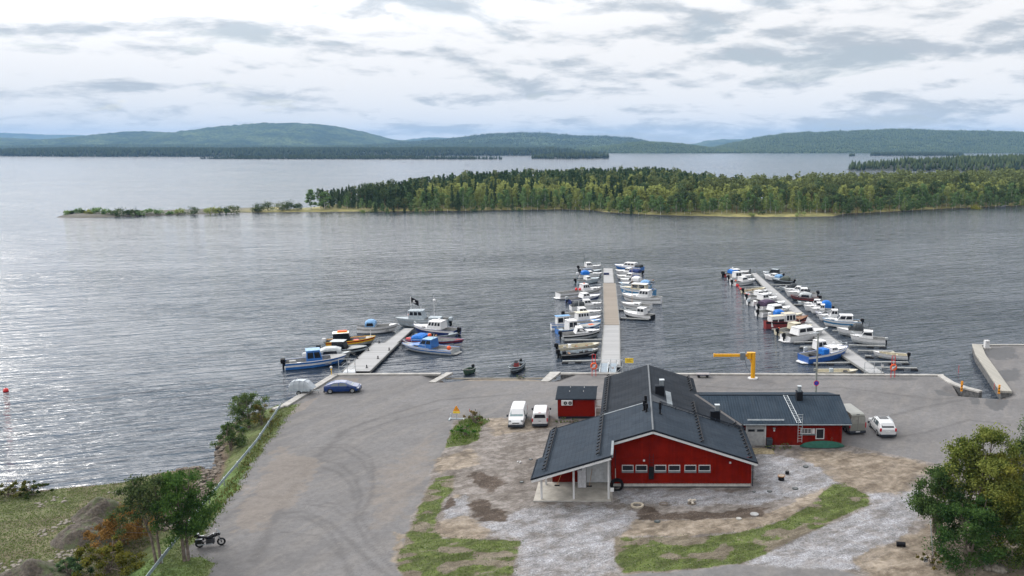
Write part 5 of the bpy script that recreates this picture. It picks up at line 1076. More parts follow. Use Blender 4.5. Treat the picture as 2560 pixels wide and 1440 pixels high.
# ================================================================ RED HARBOUR BUILDING
RWALL = mat('falu_red_boards', (.17, .008, .003), .9, var=.16, scale=1.1, spec=0.0); RWALL2 = mat('red_sheet', (.17, .009, .004), .85, spec=0.0, var=.06)
WHITE = mat('white_paint', (.48, .48, .485), .5, var=.05); PLINTH = mat('plinth_plaster', (.36, .35, .33), .8); DOORG = mat('pale_grey_door', (.50, .52, .535), .45, var=.04)
ZINC = mat('zinc', (.17, .19, .205), .6, .1); FLASH = mat('dark_flashing', (.016, .020, .027), .6, spec=.05)
def m_roof(name, a, b, rough, kind):
    m = bpy.data.materials.new(name); m.use_nodes = True; t = NT(m.node_tree); bs = t.n['Principled BSDF']; tc = t.node('ShaderNodeTexCoord').outputs['Object']
    s = t.node('ShaderNodeSeparateXYZ'); t.l.new(tc, s.inputs[0])
    if kind == 'x': u, v = s.outputs[1], s.outputs[0]      # slope runs along x: u across, v down
    else: u, v = s.outputs[0], s.outputs[1]
    row = t.math('FRACT', t.math('MULTIPLY', v, 1 / .38)); wav = t.math('SINE', t.math('MULTIPLY', u, 2 * math.pi / .30))
    colj = t.ss(t.math('FRACT', t.math('MULTIPLY', u, 1 / 1.1)), .94, 1.0)
    h = t.math('ADD', t.math('MULTIPLY', row, 1.0 if kind == 'x' else -1.0), t.math('MULTIPLY', wav, .45))
    h = t.math('SUBTRACT', h, colj)
    bn = t.node('ShaderNodeBump'); bn.inputs['Strength'].default_value = .9; bn.inputs['Distance'].default_value = .035 if kind == 'y' else .022; t.l.new(h, bn.inputs['Height']); t.l.new(bn.outputs[0], bs.inputs['Normal'])
    n = t.noise(tc, .6, 5, .7); c = t.mix(t.ss(n, .3, .7), a, b)
    c = t.mix(t.math('MULTIPLY', t.ss(row, .86, .98), .35), c, tuple(x * .45 for x in a)); c = t.mix(t.math('MULTIPLY', colj, .3), c, tuple(min(1, x * 1.8) for x in b))
    wn = t.node('ShaderNodeTexWhiteNoise'); t.l.new(t.comb(t.math('FLOOR', t.math('MULTIPLY', u, 1 / 1.1)), t.math('FLOOR', t.math('MULTIPLY', v, 1 / 1.14)), 0.0), wn.inputs[0])
    c = t.mix(t.math('MULTIPLY', wn.outputs[0], .16), c, (.06, .07, .085))
    st = t.noise(t.scale(tc, (.25, 2.2, 1) if kind == 'x' else (2.2, .25, 1)), .8, 5, .7)
    c = t.mix(t.math('MULTIPLY', t.ss(st, .5, .75), .25), c, (.055, .06, .065))
    t.l.new(c, bs.inputs['Base Color']); bs.inputs['Roughness'].default_value = rough + .2; bs.inputs['Specular IOR Level'].default_value = .03; return m
RF = m_roof('slate_grey_roof', (.019, .026, .036), (.025, .034, .046), .5, 'x'); RFA = m_roof('blue_black_tile_roof', (.016, .025, .037), (.022, .034, .048), .45, 'y'); RFX = m_roof('dull_roof', (.016, .019, .024), (.021, .024, .029), .65, 'x')
def weather(m):
    t = NT(m.node_tree); b = t.n['Principled BSDF']; tc = t.node('ShaderNodeTexCoord').outputs['Object']; s = t.node('ShaderNodeSeparateXYZ'); t.l.new(tc, s.inputs[0])
    wn = t.node('ShaderNodeTexWhiteNoise', noise_dimensions='1D'); t.l.new(t.math('FLOOR', t.math('MULTIPLY', t.math('ADD', s.outputs[0], s.outputs[1]), 1 / .14)), wn.inputs['W'])
    old = b.inputs['Base Color'].links[0].from_socket; c = t.mix(t.math('MULTIPLY', wn.outputs[0], .45), old, (.085, .006, .004))
    st = t.noise(t.scale(tc, (3.0, 3.0, .35)), 1.3, 5, .7); c = t.mix(t.math('MULTIPLY', t.ss(st, .52, .75), .4), c, (.20, .012, .005))
    dirt = t.math('MULTIPLY', t.ss(t.math('ADD', s.outputs[2], t.math('MULTIPLY', t.noise(tc, 2.0, 5), .8)), .5, 1.3, 1.0, 0.0), .12); c = t.mix(dirt, c, (.10, .055, .04))
    t.l.new(c, b.inputs['Base Color'])
weather(RWALL)
B = thing('harbour_building', 'large red board building with dark hipped-out gable roofs and a white-posted porch', 'building', (0, 0, 0))
B['label'] = 'large red board building with dark grey gable roof, low wing and white-posted porch'
zl = lambda x: 5.94 - .302 * (2 - x); zr = lambda x: 5.94 - .326 * (x - 2); za = lambda y: 2.72 + (y - 87.6) * .24
def roofslab(mb, poly, zf, t, m, dz=0.0):
    n = len(poly); vs = [(x, y, zf(x, y) + dz) for x, y in poly] + [(x, y, zf(x, y) + dz - t) for x, y in poly]
    mb.add(vs, [tuple(range(n)), tuple(range(n, 2 * n))[::-1]] + [(k, n + k, n + (k + 1) % n, (k + 1) % n) for k in range(n)], m)
L_ = lambda x, y: zl(x); R_ = lambda x, y: zr(x); A_ = lambda x, y: za(y)
mb = MB(); roofslab(mb, [(2, 76.2), (-1.9, 76.2), (-1.9, 72.5), (-9.1, 72.5), (-9.1, 77.5), (-8.55, 77.5), (-8.55, 85.35), (2, 85.35)], L_, .14, RF, .10)
roofslab(mb, [(2.001, 76.2), (11.92, 76.2), (11.92, 85.35), (2.001, 85.35)], R_, .14, RF, .10); rn = mb.build('roof', B)
mb = MB(); roofslab(mb, [(2, 85.36), (-3.4, 85.36), (-3.4, 100.6), (2, 100.6)], L_, .13, RFX)
yv = lambda x: 87.6 + (zr(x) - 2.72) / .24
roofslab(mb, [(2.001, 85.36), (11.92, 85.36), (11.92, yv(11.92)), (7.6, yv(7.6)), (7.6, 100.9), (2.001, 100.6)], R_, .13, RFX); rh = mb.build('roof', B); rh['label'] = 'duller far roof, slightly lower than the near one'
mb = MB(); roofslab(mb, [(7.62, yv(7.6) - .0), (11.94, yv(11.92)), (24.0, 87.6), (24.05, 93.6), (7.62, 93.6)][0:0] or [(11.95, 87.62), (23.95, 87.62), (24.0, 93.6), (7.65, 93.6)], A_, .12, RFA, .02); ra_ = mb.build('roof', B); ra_['label'] = 'blue-black tiled roof of the low wing'
mb = MB(); roofslab(mb, [(7.65, 93.601), (24.0, 93.601), (24.0, 99.6), (7.65, 99.6)], lambda x, y: za(93.6) - (y - 93.6) * .24, .12, RFA, .02); mb.build('roof', B)
# ridge caps, rake trim, valley strip
mb = MB(); mb.tube([(2, 76.15, 6.03), (2, 85.35, 6.03), (2, 100.6, 5.95)], .10, mat('ridge_zinc', (.11, .12, .13), .6, .1), 6); mb.build('ridge_cap', rn)
mb = MB(); mb.beam((-3.4, 85.3, zl(-3.4) + .13), (1.6, 85.3, zl(1.6) + .13), .22, .05, ZINC); mb.beam((-8.5, 85.42, zl(-8.5) + .05), (-3.4, 85.42, zl(-3.4) + .05), .08, .18, FLASH); mb.beam((2.2, 85.36, zr(2.2) + .12), (11.9, 85.36, zr(11.9) + .12), .1, .05, FLASH); mb.build('flashing', rn)
mb = MB()
for x0, x1, zf in ((7.3, 12.15, 0),): mb.beam((x1 - .35, yv(x1) - .2, zr(x1 - .35) + .03), (x0, yv(x0) - .15, zr(x0) + .03), .42, .02, mat('valley_metal', (.085, .08, .08), .6))
mb.build('valley_strip', rh)
mb = MB(); mb.box(7.65, 24.0, 93.52, 93.7, za(93.6), za(93.6) + .08, FLASH); mb.build('ridge_cap', ra_)
mb = MB(); mb.face([(3.75, 91.3, zr(3.75) + .03), (4.35, 91.3, zr(4.35) + .03), (4.35, 85.9, zr(4.35) + .03), (3.75, 85.9, zr(3.75) + .03)], ZINC); mb.build('roof_plank', rh)
mb = MB(); mb.face([(2.1, 88.2, zr(2.1) + .02), (3.75, 87.2, zr(3.75) + .02), (3.75, 85.5, zr(3.75) + .02), (2.1, 85.5, zr(2.1) + .02)], mat('worn_roof', (.05, .055, .063), .6)); mb.face([(4.35, 86.6, zr(4.35) + .02), (8.6, 86.0, zr(8.6) + .02), (8.6, 85.5, zr(8.6) + .02), (4.35, 85.5, zr(4.35) + .02)], mat('worn_roof', (.05, .055, .063), .6)); mb.build('worn_patch', rh)
# barge boards (white) with dark top edge
mb = MB()
def barge(x0, x1, y, zf, lo=-.16): mb.beam((x0, y, zf(x0, 0) + lo), (x1, y, zf(x1, 0) + lo), .05, .22, WHITE)
barge(-1.9, 2.0, 76.16, L_); barge(2.0, 11.95, 76.16, R_); barge(-9.15, -1.9, 72.46, L_); mb.build('barge_board', rn)
mb = MB(); mb.beam((-1.9, 76.15, zl(-1.9) + .07), (2, 76.15, 6.01), .10, .16, FLASH); mb.beam((2, 76.15, 6.01), (11.97, 76.15, zr(11.97) + .07), .10, .16, FLASH); mb.beam((-9.2, 72.45, zl(-9.2) + .07), (-1.85, 72.45, zl(-1.85) + .07), .10, .16, FLASH)
mb.beam((-1.82, 72.5, zl(-1.85) + .05), (-1.82, 76.2, zl(-1.85) + .05), .22, .28, ZINC); mb.build('rake_trim', rn)
mb = MB(); mb.tube([(-8.66, 77.5, zl(-8.6)), (-8.66, 85.4, zl(-8.6))], .07, FLASH, 6); mb.build('gutter', B); mb = MB(); mb.tube([(-9.2, 72.5, zl(-9.15)), (-9.2, 77.5, zl(-9.15))], .07, FLASH, 6); mb.build('gutter', B); mb = MB(); mb.tube([(11.99, 76.2, zr(11.97)), (11.99, 85.4, zr(11.97))], .07, FLASH, 6); mb.build('gutter', B); mb = MB()
mb.tube([(11.98, 76.4, zr(12)), (11.62, 76.72, 2.3), (11.62, 76.72, .2)], .05, FLASH, 6); mb.build('downpipe', B)
mb = MB(); mb.tube([(12.1, 87.52, 2.66), (23.9, 87.52, 2.66)], .07, ZINC, 6); mb.build('gutter', B); mb = MB(); mb.tube([(11.9, 87.5, 2.6), (12.3, 87.85, 2.2), (12.35, 87.9, .2)], .055, BLACK, 6); mb.build('downpipe', B)
# walls with vertical boards
def boards(mb, x0, x1, y, z0, ztop, m=RWALL, step=.28, w=.06, d=.035):
    n = int((x1 - x0) / step)
    for i in range(n + 1):
        x = x0 + .03 + i * step
        if x + w > x1: break
        mb.box(x, x + w, y - d, y + .01, z0, ztop(x) , m)
tr_ = lambda x: (zl(x) if x < 2 else zr(x)) - .04
mb = MB(); mb.prof([(-2.0, .42), (11.5, .42), (11.5, tr_(11.5)), (2, tr_(2)), (-2.0, tr_(-2.0))], 76.8, 77.0, RWALL); boards(mb, -2.0, 11.5, 76.8, .42, lambda x: tr_(x) - .1); mb.box(-1.98, 11.48, 76.755, 76.8, 3.03, 3.10, RWALL); wf_ = mb.build('wall', B)
mb = MB(); mb.box(-1.96, 11.46, 76.86, 77.0, .10, .415, PLINTH); mb.build('plinth', B)
mb = MB(); mb.box(-1.95, 11.45, 76.83, 77.0, -.3, .10, FLASH); mb.build('foundation', B)
mb = MB(); mb.box(11.3, 11.49, 77.0, 86.0, .0, 2.75, RWALL); mb.build('wall', B); mb = MB(); mb.box(-2.0, -1.85, 77.0, 78.0, 0, 4.4, RWALL); mb.prof([(-7.8, .05), (-2.0, .05), (-2.0, tr_(-2)), (-7.8, tr_(-7.8))], 77.95, 78.1, RWALL); boards(mb, -7.8, -4.5, 77.95, .12, lambda x: tr_(x) - .05)
mb.build('wall', B); mb = MB(); mb.box(-7.8, -7.65, 78.1, 85.1, .0, 2.8, RWALL); mb.prof([(-7.8, 0), (-3.1, 0), (-3.1, tr_(-3.1)), (-7.8, tr_(-7.8))], 85.0, 85.14, RWALL); mb.build('wall', B); mb = MB()
mb.box(-3.15, -3.0, 85.2, 100.3, 0, 4.15, RWALL); mb.build('wall', B); mb = MB(); mb.box(7.2, 7.35, 94.5, 100.3, 0, 4.0, RWALL); mb.build('wall', B); mb = MB(); mb.prof([(-3.1, 0), (7.3, 0), (7.3, tr_(7.3)), (2, tr_(2)), (-3.1, tr_(-3.1))], 100.2, 100.34, RWALL); mb.build('wall', B)
mb = MB(); mb.box(11.6, 23.0, 88.1, 88.3, .15, 2.72, RWALL); boards(mb, 14.6, 23.0, 88.1, .15, lambda x: 2.7); mb.prof([(0, 0)] * 0 or [(22.85, .15), (23.0, .15), (23.0, 2.7), (22.85, 2.7)], 88.3, 99.0, RWALL)
mb.add([(22.99, 88.2, 2.7), (22.99, 99.0, 2.7), (22.99, 93.6, 4.0), (22.9, 88.2, 2.7), (22.9, 99.0, 2.7), (22.9, 93.6, 4.0)], [(0, 1, 2), (5, 4, 3), (0, 3, 4, 1), (1, 4, 5, 2), (2, 5, 3, 0)], RWALL); aw = mb.build('wall', B); aw['label'] = 'red board wall of the low wing'
mb = MB(); mb.box(11.6, 22.95, 88.13, 88.25, -.2, .15, PLINTH); mb.build('plinth', B)
# gable windows
for px0, px1 in ((1554.9, 1583.6), (1589.3, 1618), (1636.5, 1665.5), (1671.4, 1700.4), (1711.5, 1740.5), (1746.8, 1776)):
    a, b = PY(px0, 1170, 76.7).x, PY(px1, 1170, 76.7).x; z0, z1 = PY(1600, 1177.5, 76.7).z, PY(1600, 1163, 76.7).z
    f = MB(); t_ = .05
    f.box(a, b, 76.70, 76.80, z0, z0 + t_, WHITE); f.box(a, b, 76.70, 76.80, z1 - t_, z1, WHITE); f.box(a, a + t_, 76.702, 76.80, z0 + t_, z1 - t_, WHITE); f.box(b - t_, b, 76.702, 76.80, z0 + t_, z1 - t_, WHITE)
    fo = f.build('window', B); g_ = MB(); g_.box(a + t_, b - t_, 76.745, 76.78, z0 + t_, z1 - t_, GLASS); g_.build('pane', fo); s_ = MB(); s_.box(a - .02, b + .02, 76.66, 76.80, z0 - .17, z0 - .004, mat('lead_sill', (.12, .13, .14), .6)); s_.build('sill', fo)
mb = MB(); mb.box(1.60, 2.10, 76.62, 76.74, .92, 2.18, BLACK); mb.build('ladder_guard', B)
mb = MB()
for x in (1.66, 2.04): mb.tube([(x, 76.68, 2.18), (x, 76.68, 3.5)], .02, FLASH, 4); mb.tube([(x, 76.66, 3.5), (x, 76.66, 4.7)], .02, RWALL, 4)
for i in range(9): mb.tube([(1.66, 76.68, 2.3 + i * .28), (2.04, 76.68, 2.3 + i * .28)], .015, FLASH if i < 4 else RWALL, 4)
mb.build('wall_ladder', B)
mb = MB(); mb.box(-1.62, -1.56, 76.68, 76.74, 1.0, 2.0, PLINTH); mb.box(-1.62, -1.56, 76.68, 76.74, 2.0, 3.9, FLASH); mb.build('cable_pipe', B)
for x, z_ in ((9.42, 2.5), (1.15, 2.72)): mb = MB(); mb.box(x - .09, x + .09, 76.6, 76.74, z_, z_ + .16, WHITE); mb.build('wall_lamp', B, bevel=.02)
# porch
mb = MB(); mb.box(-9.15, -1.95, 73.55, 77.94, -.12, .10, mat('porch_concrete', (.34, .32, .285), .8, var=.14, scale=.8)); mb.box(-9.17, -1.93, 73.5, 73.548, -.12, .095, CONC); ps = mb.build('porch_slab', B)
for x, y in ((-8.42, 73.95), (-5.42, 73.95), (-2.18, 73.95), (-8.35, 77.35)):
    mb = MB(); mb.box(x - .09, x + .09, y - .09, y + .09, .10, zl(x) - .1, WHITE); mb.box(x - .16, x + .12, y - .12, y + .12, zl(x) - .5, zl(x) - .08, WHITE) if y < 75 and x < -4 else None; mb.build('porch_post', B, bevel=.01)
mb = MB(); mb.box(-4.45, -2.05, 77.86, 77.95, .10, 2.22, DOORG); mb.box(-4.47, -2.03, 77.85, 77.95, 2.22, 2.28, WHITE); dr = mb.build('door', B)
mb = MB(); mb.box(-3.93, -2.75, 77.83, 77.86, .16, 2.1, mat('door_leaf', (.47, .49, .51), .45)); [mb.box(a, b, 77.815, 77.83, c, d, STEEL) for a, b, c, d in ((-3.96, -3.93, .14, 2.12), (-2.75, -2.72, .14, 2.12), (-3.96, -2.72, 2.1, 2.13), (-3.96, -2.72, .12, .15))]; lf = mb.build('door_leaf', dr)
mb = MB(); mb.box(-3.86, -3.68, 77.79, 77.82, 1.12, 1.15, STEEL); mb.build('handle', dr)
mb = MB(); mb.box(-3.35, -3.2, 77.8, 77.9, 2.5, 2.64, WHITE); mb.build('wall_lamp', B)
# roof fittings
def snow(mb, x, y0, y1, zf, side=1):
    mb.tube([(x, y0, zf(x, 0) + .30), (x, y1, zf(x, 0) + .30)], .05, BLACK, 5); mb.tube([(x, y0, zf(x, 0) + .17), (x, y1, zf(x, 0) + .17)], .04, BLACK, 5)
    n = int((y1 - y0) / .95)
    for i in range(n + 1): y = y0 + .2 + i * .95; mb.beam((x + .02, y, zf(x, 0) + .3), (x - .32 * side * -1 if side < 0 else x - .32, y, zf(x, 0) + .10), .14, .10, BLACK)
for x, y0, y1, zf in ((-8.0, 73.4, 85.2, L_), (-3.02, 73.4, 85.2, L_), (6.85, 76.8, 85.2, R_), (11.5, 76.6, 85.3, R_)):
    mb = MB(); snow(mb, x, y0, y1, lambda a, b, zf=zf: zf(a, b) + .08); mb.build('snow_guard', rn)
for x, y0, y1, zf in ((-2.8, 86.0, 100.4, L_), (7.05, 94.6, 100.8, R_), (6.85, 85.6, 89.6, R_), (11.2, 85.6, 87.2, R_)):
    mb = MB(); snow(mb, x, y0, y1, zf); mb.build('snow_guard', rh)
mb = MB()
for dy in (-.18, .18): mb.tube([(2.9, 85.0 + dy, zr(2.9) + .42), (11.9, 85.0 + dy, zr(11.9) + .42)], .035, FLASH, 5)
for i in range(7): x = 3.2 + i * 1.4; mb.beam((x, 84.8, zr(x) + .4), (x, 85.2, zr(x) + .4), .06, .06, FLASH); mb.beam((x, 85.0, zr(x)), (x, 85.0, zr(x) + .4), .05, .05, FLASH)
mb.build('roof_walkway', rn)
def chim(x0, x1, y0, y1, zb, zt_, cap, par):
    mb = MB(); mb.box(x0, x1, y0, y1, zb, zt_, BLACK); mb.box(x0 - .04, x1 + .04, y0 - .04, y1 + .04, zt_, zt_ + .06, FLASH); c = mb.build('chimney', par)
    if cap: mb = MB(); mb.box(*cap, zt_ + .06, zt_ + .62, ZINC); mb.box(cap[0] - .05, cap[1] + .05, cap[2] - .05, cap[3] + .05, zt_ + .62, zt_ + .7, STEEL); mb.build('chimney_cowl', c)
chim(2.55, 3.55, 88.9, 89.8, zr(3.7), 6.55, (3.05, 3.5, 89.1, 89.6), rh); chim(8.35, 9.35, 85.6, 86.4, zr(9.5), 4.75, (8.85, 9.28, 85.8, 86.2), rh); chim(18.8, 19.45, 92.3, 93.2, 3.6, 4.85, (18.95, 19.3, 92.5, 92.9), ra_)
for x, y, h in ((1.25, 82.9, 1.1), (1.5, 82.2, .9), (1.4, 83.1, 1.5), (2.85, 81.9, 1.25)):
    zb = (zl(x) if x < 2 else zr(x)) + .05; mb = MB(); mb.tube([(x, y, zb), (x, y, zb + h * .45)], .09, BLACK, 7); mb.tube([(x, y, zb + h * .45), (x, y, zb + h)], .15, BLACK, 8); mb.tube([(x, y, zb), (x, y, zb + .08)], .22, BLACK, 8); mb.build('roof_vent', rn)
# low wing: doors, windows, ladder
f = MB(); f.box(12.45, 12.58, 88.0, 88.1, .15, 2.5, WHITE); f.box(14.55, 14.66, 88.0, 88.1, .15, 2.5, WHITE); f.box(12.45, 14.66, 88.001, 88.1, 2.5, 2.6, WHITE); df = f.build('door', B)
for i in range(2):
    x0 = 12.58 + i * .985; mb = MB(); mb.box(x0, x0 + .975, 88.04, 88.1, .16, 2.5, mat('roller_grey', (.32, .325, .33), .5))
    for k in range(9): mb.box(x0 + .05, x0 + .93, 88.03, 88.04, .25 + k * .15, .33 + k * .15, mat('roller_grey', (.32, .325, .33), .5))
    d_ = mb.build('door_leaf', df); mb = MB(); mb.box(x0 + .12, x0 + .85, 88.015, 88.035, 1.72, 1.98, GLASS); o_ = mb.build('pane', df)
def win(x0, x1, z0, z1, mull=0, par=B, y=88.0):
    f = MB(); t_ = .08; f.box(x0, x1, y, y + .1, z0, z0 + t_, WHITE); f.box(x0, x1, y, y + .1, z1 - t_, z1, WHITE); f.box(x0, x0 + t_, y + .002, y + .1, z0 + t_, z1 - t_, WHITE); f.box(x1 - t_, x1, y + .002, y + .1, z0 + t_, z1 - t_, WHITE)
    for i in range(mull): x = x0 + (x1 - x0) * (i + 1) / (mull + 1); f.box(x - .025, x + .025, y + .01, y + .1, z0 + t_, z1 - t_, WHITE)
    if mull: f.box(x0 + t_, x1 - t_, y + .012, y + .1, (z0 + z1) / 2 - .02, (z0 + z1) / 2 + .02, WHITE)
    w = f.build('window', par); g_ = MB(); g_.box(x0 + t_, x1 - t_, y + .05, y + .09, z0 + t_, z1 - t_, GLASS); g_.build('pane', w); return w
w_ = win(18.45, 19.65, 1.5, 2.08, 2); mb = MB(); mb.box(18.42, 20.1, 87.95, 88.1, 1.33, 1.495, mat('lead_sill', (.12, .13, .14), .6)); mb.build('sill', w_)
mb = MB(); mb.box(19.72, 20.0, 87.98, 88.08, 1.5, 2.08, WHITE); mb.build('shutter', B); win(20.12, 21.05, .88, 2.08)
mb = MB(); mb.tube([(15.5, 88.0, 2.2), (15.5, 87.7, 2.25)], .03, FLASH, 5); mb.tube([(15.5, 87.7, 2.25), (15.5, 87.7, 2.0)], .16, mat('lamp_grey', (.3, .3, .3), .5), 8, .07); mb.ball((15.5, 87.7, 1.95), .1, WHITE); mb.build('wall_lamp', B)
mb = MB(); mb.box(13.4, 13.6, 87.95, 88.05, 2.58, 2.68, WHITE); mb.build('wall_lamp', B)
mb = MB()
for x, x2 in ((18.05, 17.55), (18.5, 18.0)): mb.tube([(x, 87.45, .7), (x, 87.45, 3.9)], .03, STEEL, 5); mb.tube([(x - .1, 87.7, za(87.7) + .1), (x2 - .1, 93.4, za(93.4) + .1)], .035, STEEL, 5)
for i in range(11): mb.tube([(18.05, 87.45, .85 + i * .3), (18.5, 87.45, .85 + i * .3)], .02, STEEL, 4)
for i in range(17): u = i / 16; y = 87.8 + u * 5.5; x = 17.95 - .5 * u; mb.tube([(x, y, za(y) + .1), (x + .45, y, za(y) + .1)], .022, STEEL, 4)
mb.build('roof_ladder', B)
mb = MB(); mb.tube([(12.6, 88.0, za(88) + .3), (16.6, 88.0, za(88) + .3)], .04, STEEL, 5); mb.tube([(12.6, 88.0, za(88) + .2), (16.6, 88.0, za(88) + .2)], .035, STEEL, 5); [mb.beam((12.8 + i * .9, 88.0, za(88) + .3), (12.8 + i * .9, 88.3, za(88) + .1), .04, .04, STEEL) for i in range(5)]; mb.build('snow_guard', ra_)

# small red shed
Sh = thing('shed', 'small red shed', 'shed', (-6.72, 99, 0)); Sh['label'] = 'small red shed with dark gable roof and a white two-fan heat pump on its wall'
def loc(mb): return mb
mb = MB(); mb.box(-2.25, 2.25, -1.4, 1.8, .32, 2.55, RWALL2); 
for i in range(9): mb.box(-2.25 + i * .56, -2.23 + i * .56, -1.412, -1.4, .33, 2.5, RWALL)
mb.prof([(0, 0)] * 0 or [(-2.25, 2.55), (2.25, 2.55), (2.25, 2.56), (-2.25, 2.56)], -1.4, 1.8, RWALL2); mb.build('wall', Sh)
mb = MB(); mb.box(-2.2, 2.2, -1.36, 1.75, -.1, .32, FLASH); mb.build('plinth', Sh)
mb = MB(); mb.loft([[(-2.48, -1.75, 2.62), (-2.48, 1.3, 3.26), (-2.48, 2.6, 2.95), (-2.48, 2.6, 2.85), (-2.48, 1.3, 3.12), (-2.48, -1.75, 2.47)], [(2.42, -1.75, 2.62), (2.42, 1.3, 3.26), (2.42, 2.6, 2.95), (2.42, 2.6, 2.85), (2.42, 1.3, 3.12), (2.42, -1.75, 2.47)]], mat('shed_roof', (.020, .026, .034), .7, spec=.03)); mb.build('roof', Sh)
q = [PY(1404, 1012, 97.5), PY(1431.5, 999, 97.5)]
mb = MB(); mb.box(q[0].x + 6.72, q[1].x + 6.72, -1.85, -1.42, q[0].z, q[1].z, WHITE); hp = mb.build('heat_pump', Sh, bevel=.03); cxm = (q[0].x + q[1].x) / 2 + 6.72 + .1; czm = (q[0].z + q[1].z) / 2
for s_ in (-.28, .28): mb = MB(); mb.tube([(cxm + s_, -1.84, czm), (cxm + s_, -1.875, czm)], .21, BLACK, 14); mb.tube([(cxm + s_, -1.875, czm), (cxm + s_, -1.885, czm)], .06, WHITE, 8); mb.build('fan', hp)
mb = MB(); mb.tube([(2.3, -1.45, .3), (2.3, -1.45, 2.4)], .04, WHITE, 5); mb.build('downpipe', Sh)
for x, y in ((-.9, 0), (.8, 0), (-.85, 1.0), (.85, 1.0)): z_ = 2.62 + (y + 1.75) * .21; mb = MB(); mb.tube([(x, y, z_), (x, y, z_ + .12)], .05, WHITE, 6); mb.build('roof_bolt', Sh)
St = thing('wooden_stair', 'small wooden steps with white handrails between the red shed and the big building', 'steps', (-3.85, 99.2, 0))
for i in range(4): mb = MB(); mb.box(-.55, .45, -2.2 + i * .32, -1.9 + i * .32, 0 + .0, .18 + i * .18, mat('grey_timber', (.26, .24, .22), .8)); mb.build('step', St)
mb = MB(); mb.box(-.55, .45, -.9, 1.6, .55, .72, mat('grey_timber', (.26, .24, .22), .8)); mb.build('landing', St)
mb = MB(); [mb.beam((-.55, y, 1.5), (.45, y, 1.5), .06, .08, WHITE) for y in (-2.0, 1.6)]; [mb.beam((x, y, 0), (x, y, 1.5), .07, .07, WHITE) for x in (-.52, .42) for y in (-2.0, 1.6)]; mb.build('handrail', St)

# ================================================================ VEHICLES
TYRE = mat('tyre_rubber', (.018, .018, .019), .85); RIM = mat('alloy_rim', (.30, .31, .32), .35, .6); CARW = mat('white_car_paint', (.46, .465, .475), .25, var=.03, coat=.3); CARB = mat('blue_car_paint', (.004, .026, .12), .22, var=.05, coat=.5)
CARG = mat('beige_van_paint', (.17, .17, .15), .3, var=.05, coat=.4); CGLASS = mat('car_glass', (.035, .05, .058), .05, var=.05, spec=.9); TAIL = mat('tail_light', (.35, .01, .02), .25); HEAD = mat('head_light', (.6, .62, .64), .15); PLATE = mat('plate', (.55, .56, .55), .5); TRIM = mat('bumper_plastic', (.030, .034, .042), .55)
def wheel(t, x, y, r, w=.2):
    s = 1 if y > 0 else -1; mb = MB(); mb.tube([(x, y - s * w, r), (x, y, r)], r, TYRE, 16); o = mb.build('wheel', t); mb = MB(); mb.tube([(x, y, r), (x, y + s * .012, r)], r * .62, RIM, 12); mb.build('rim', o)
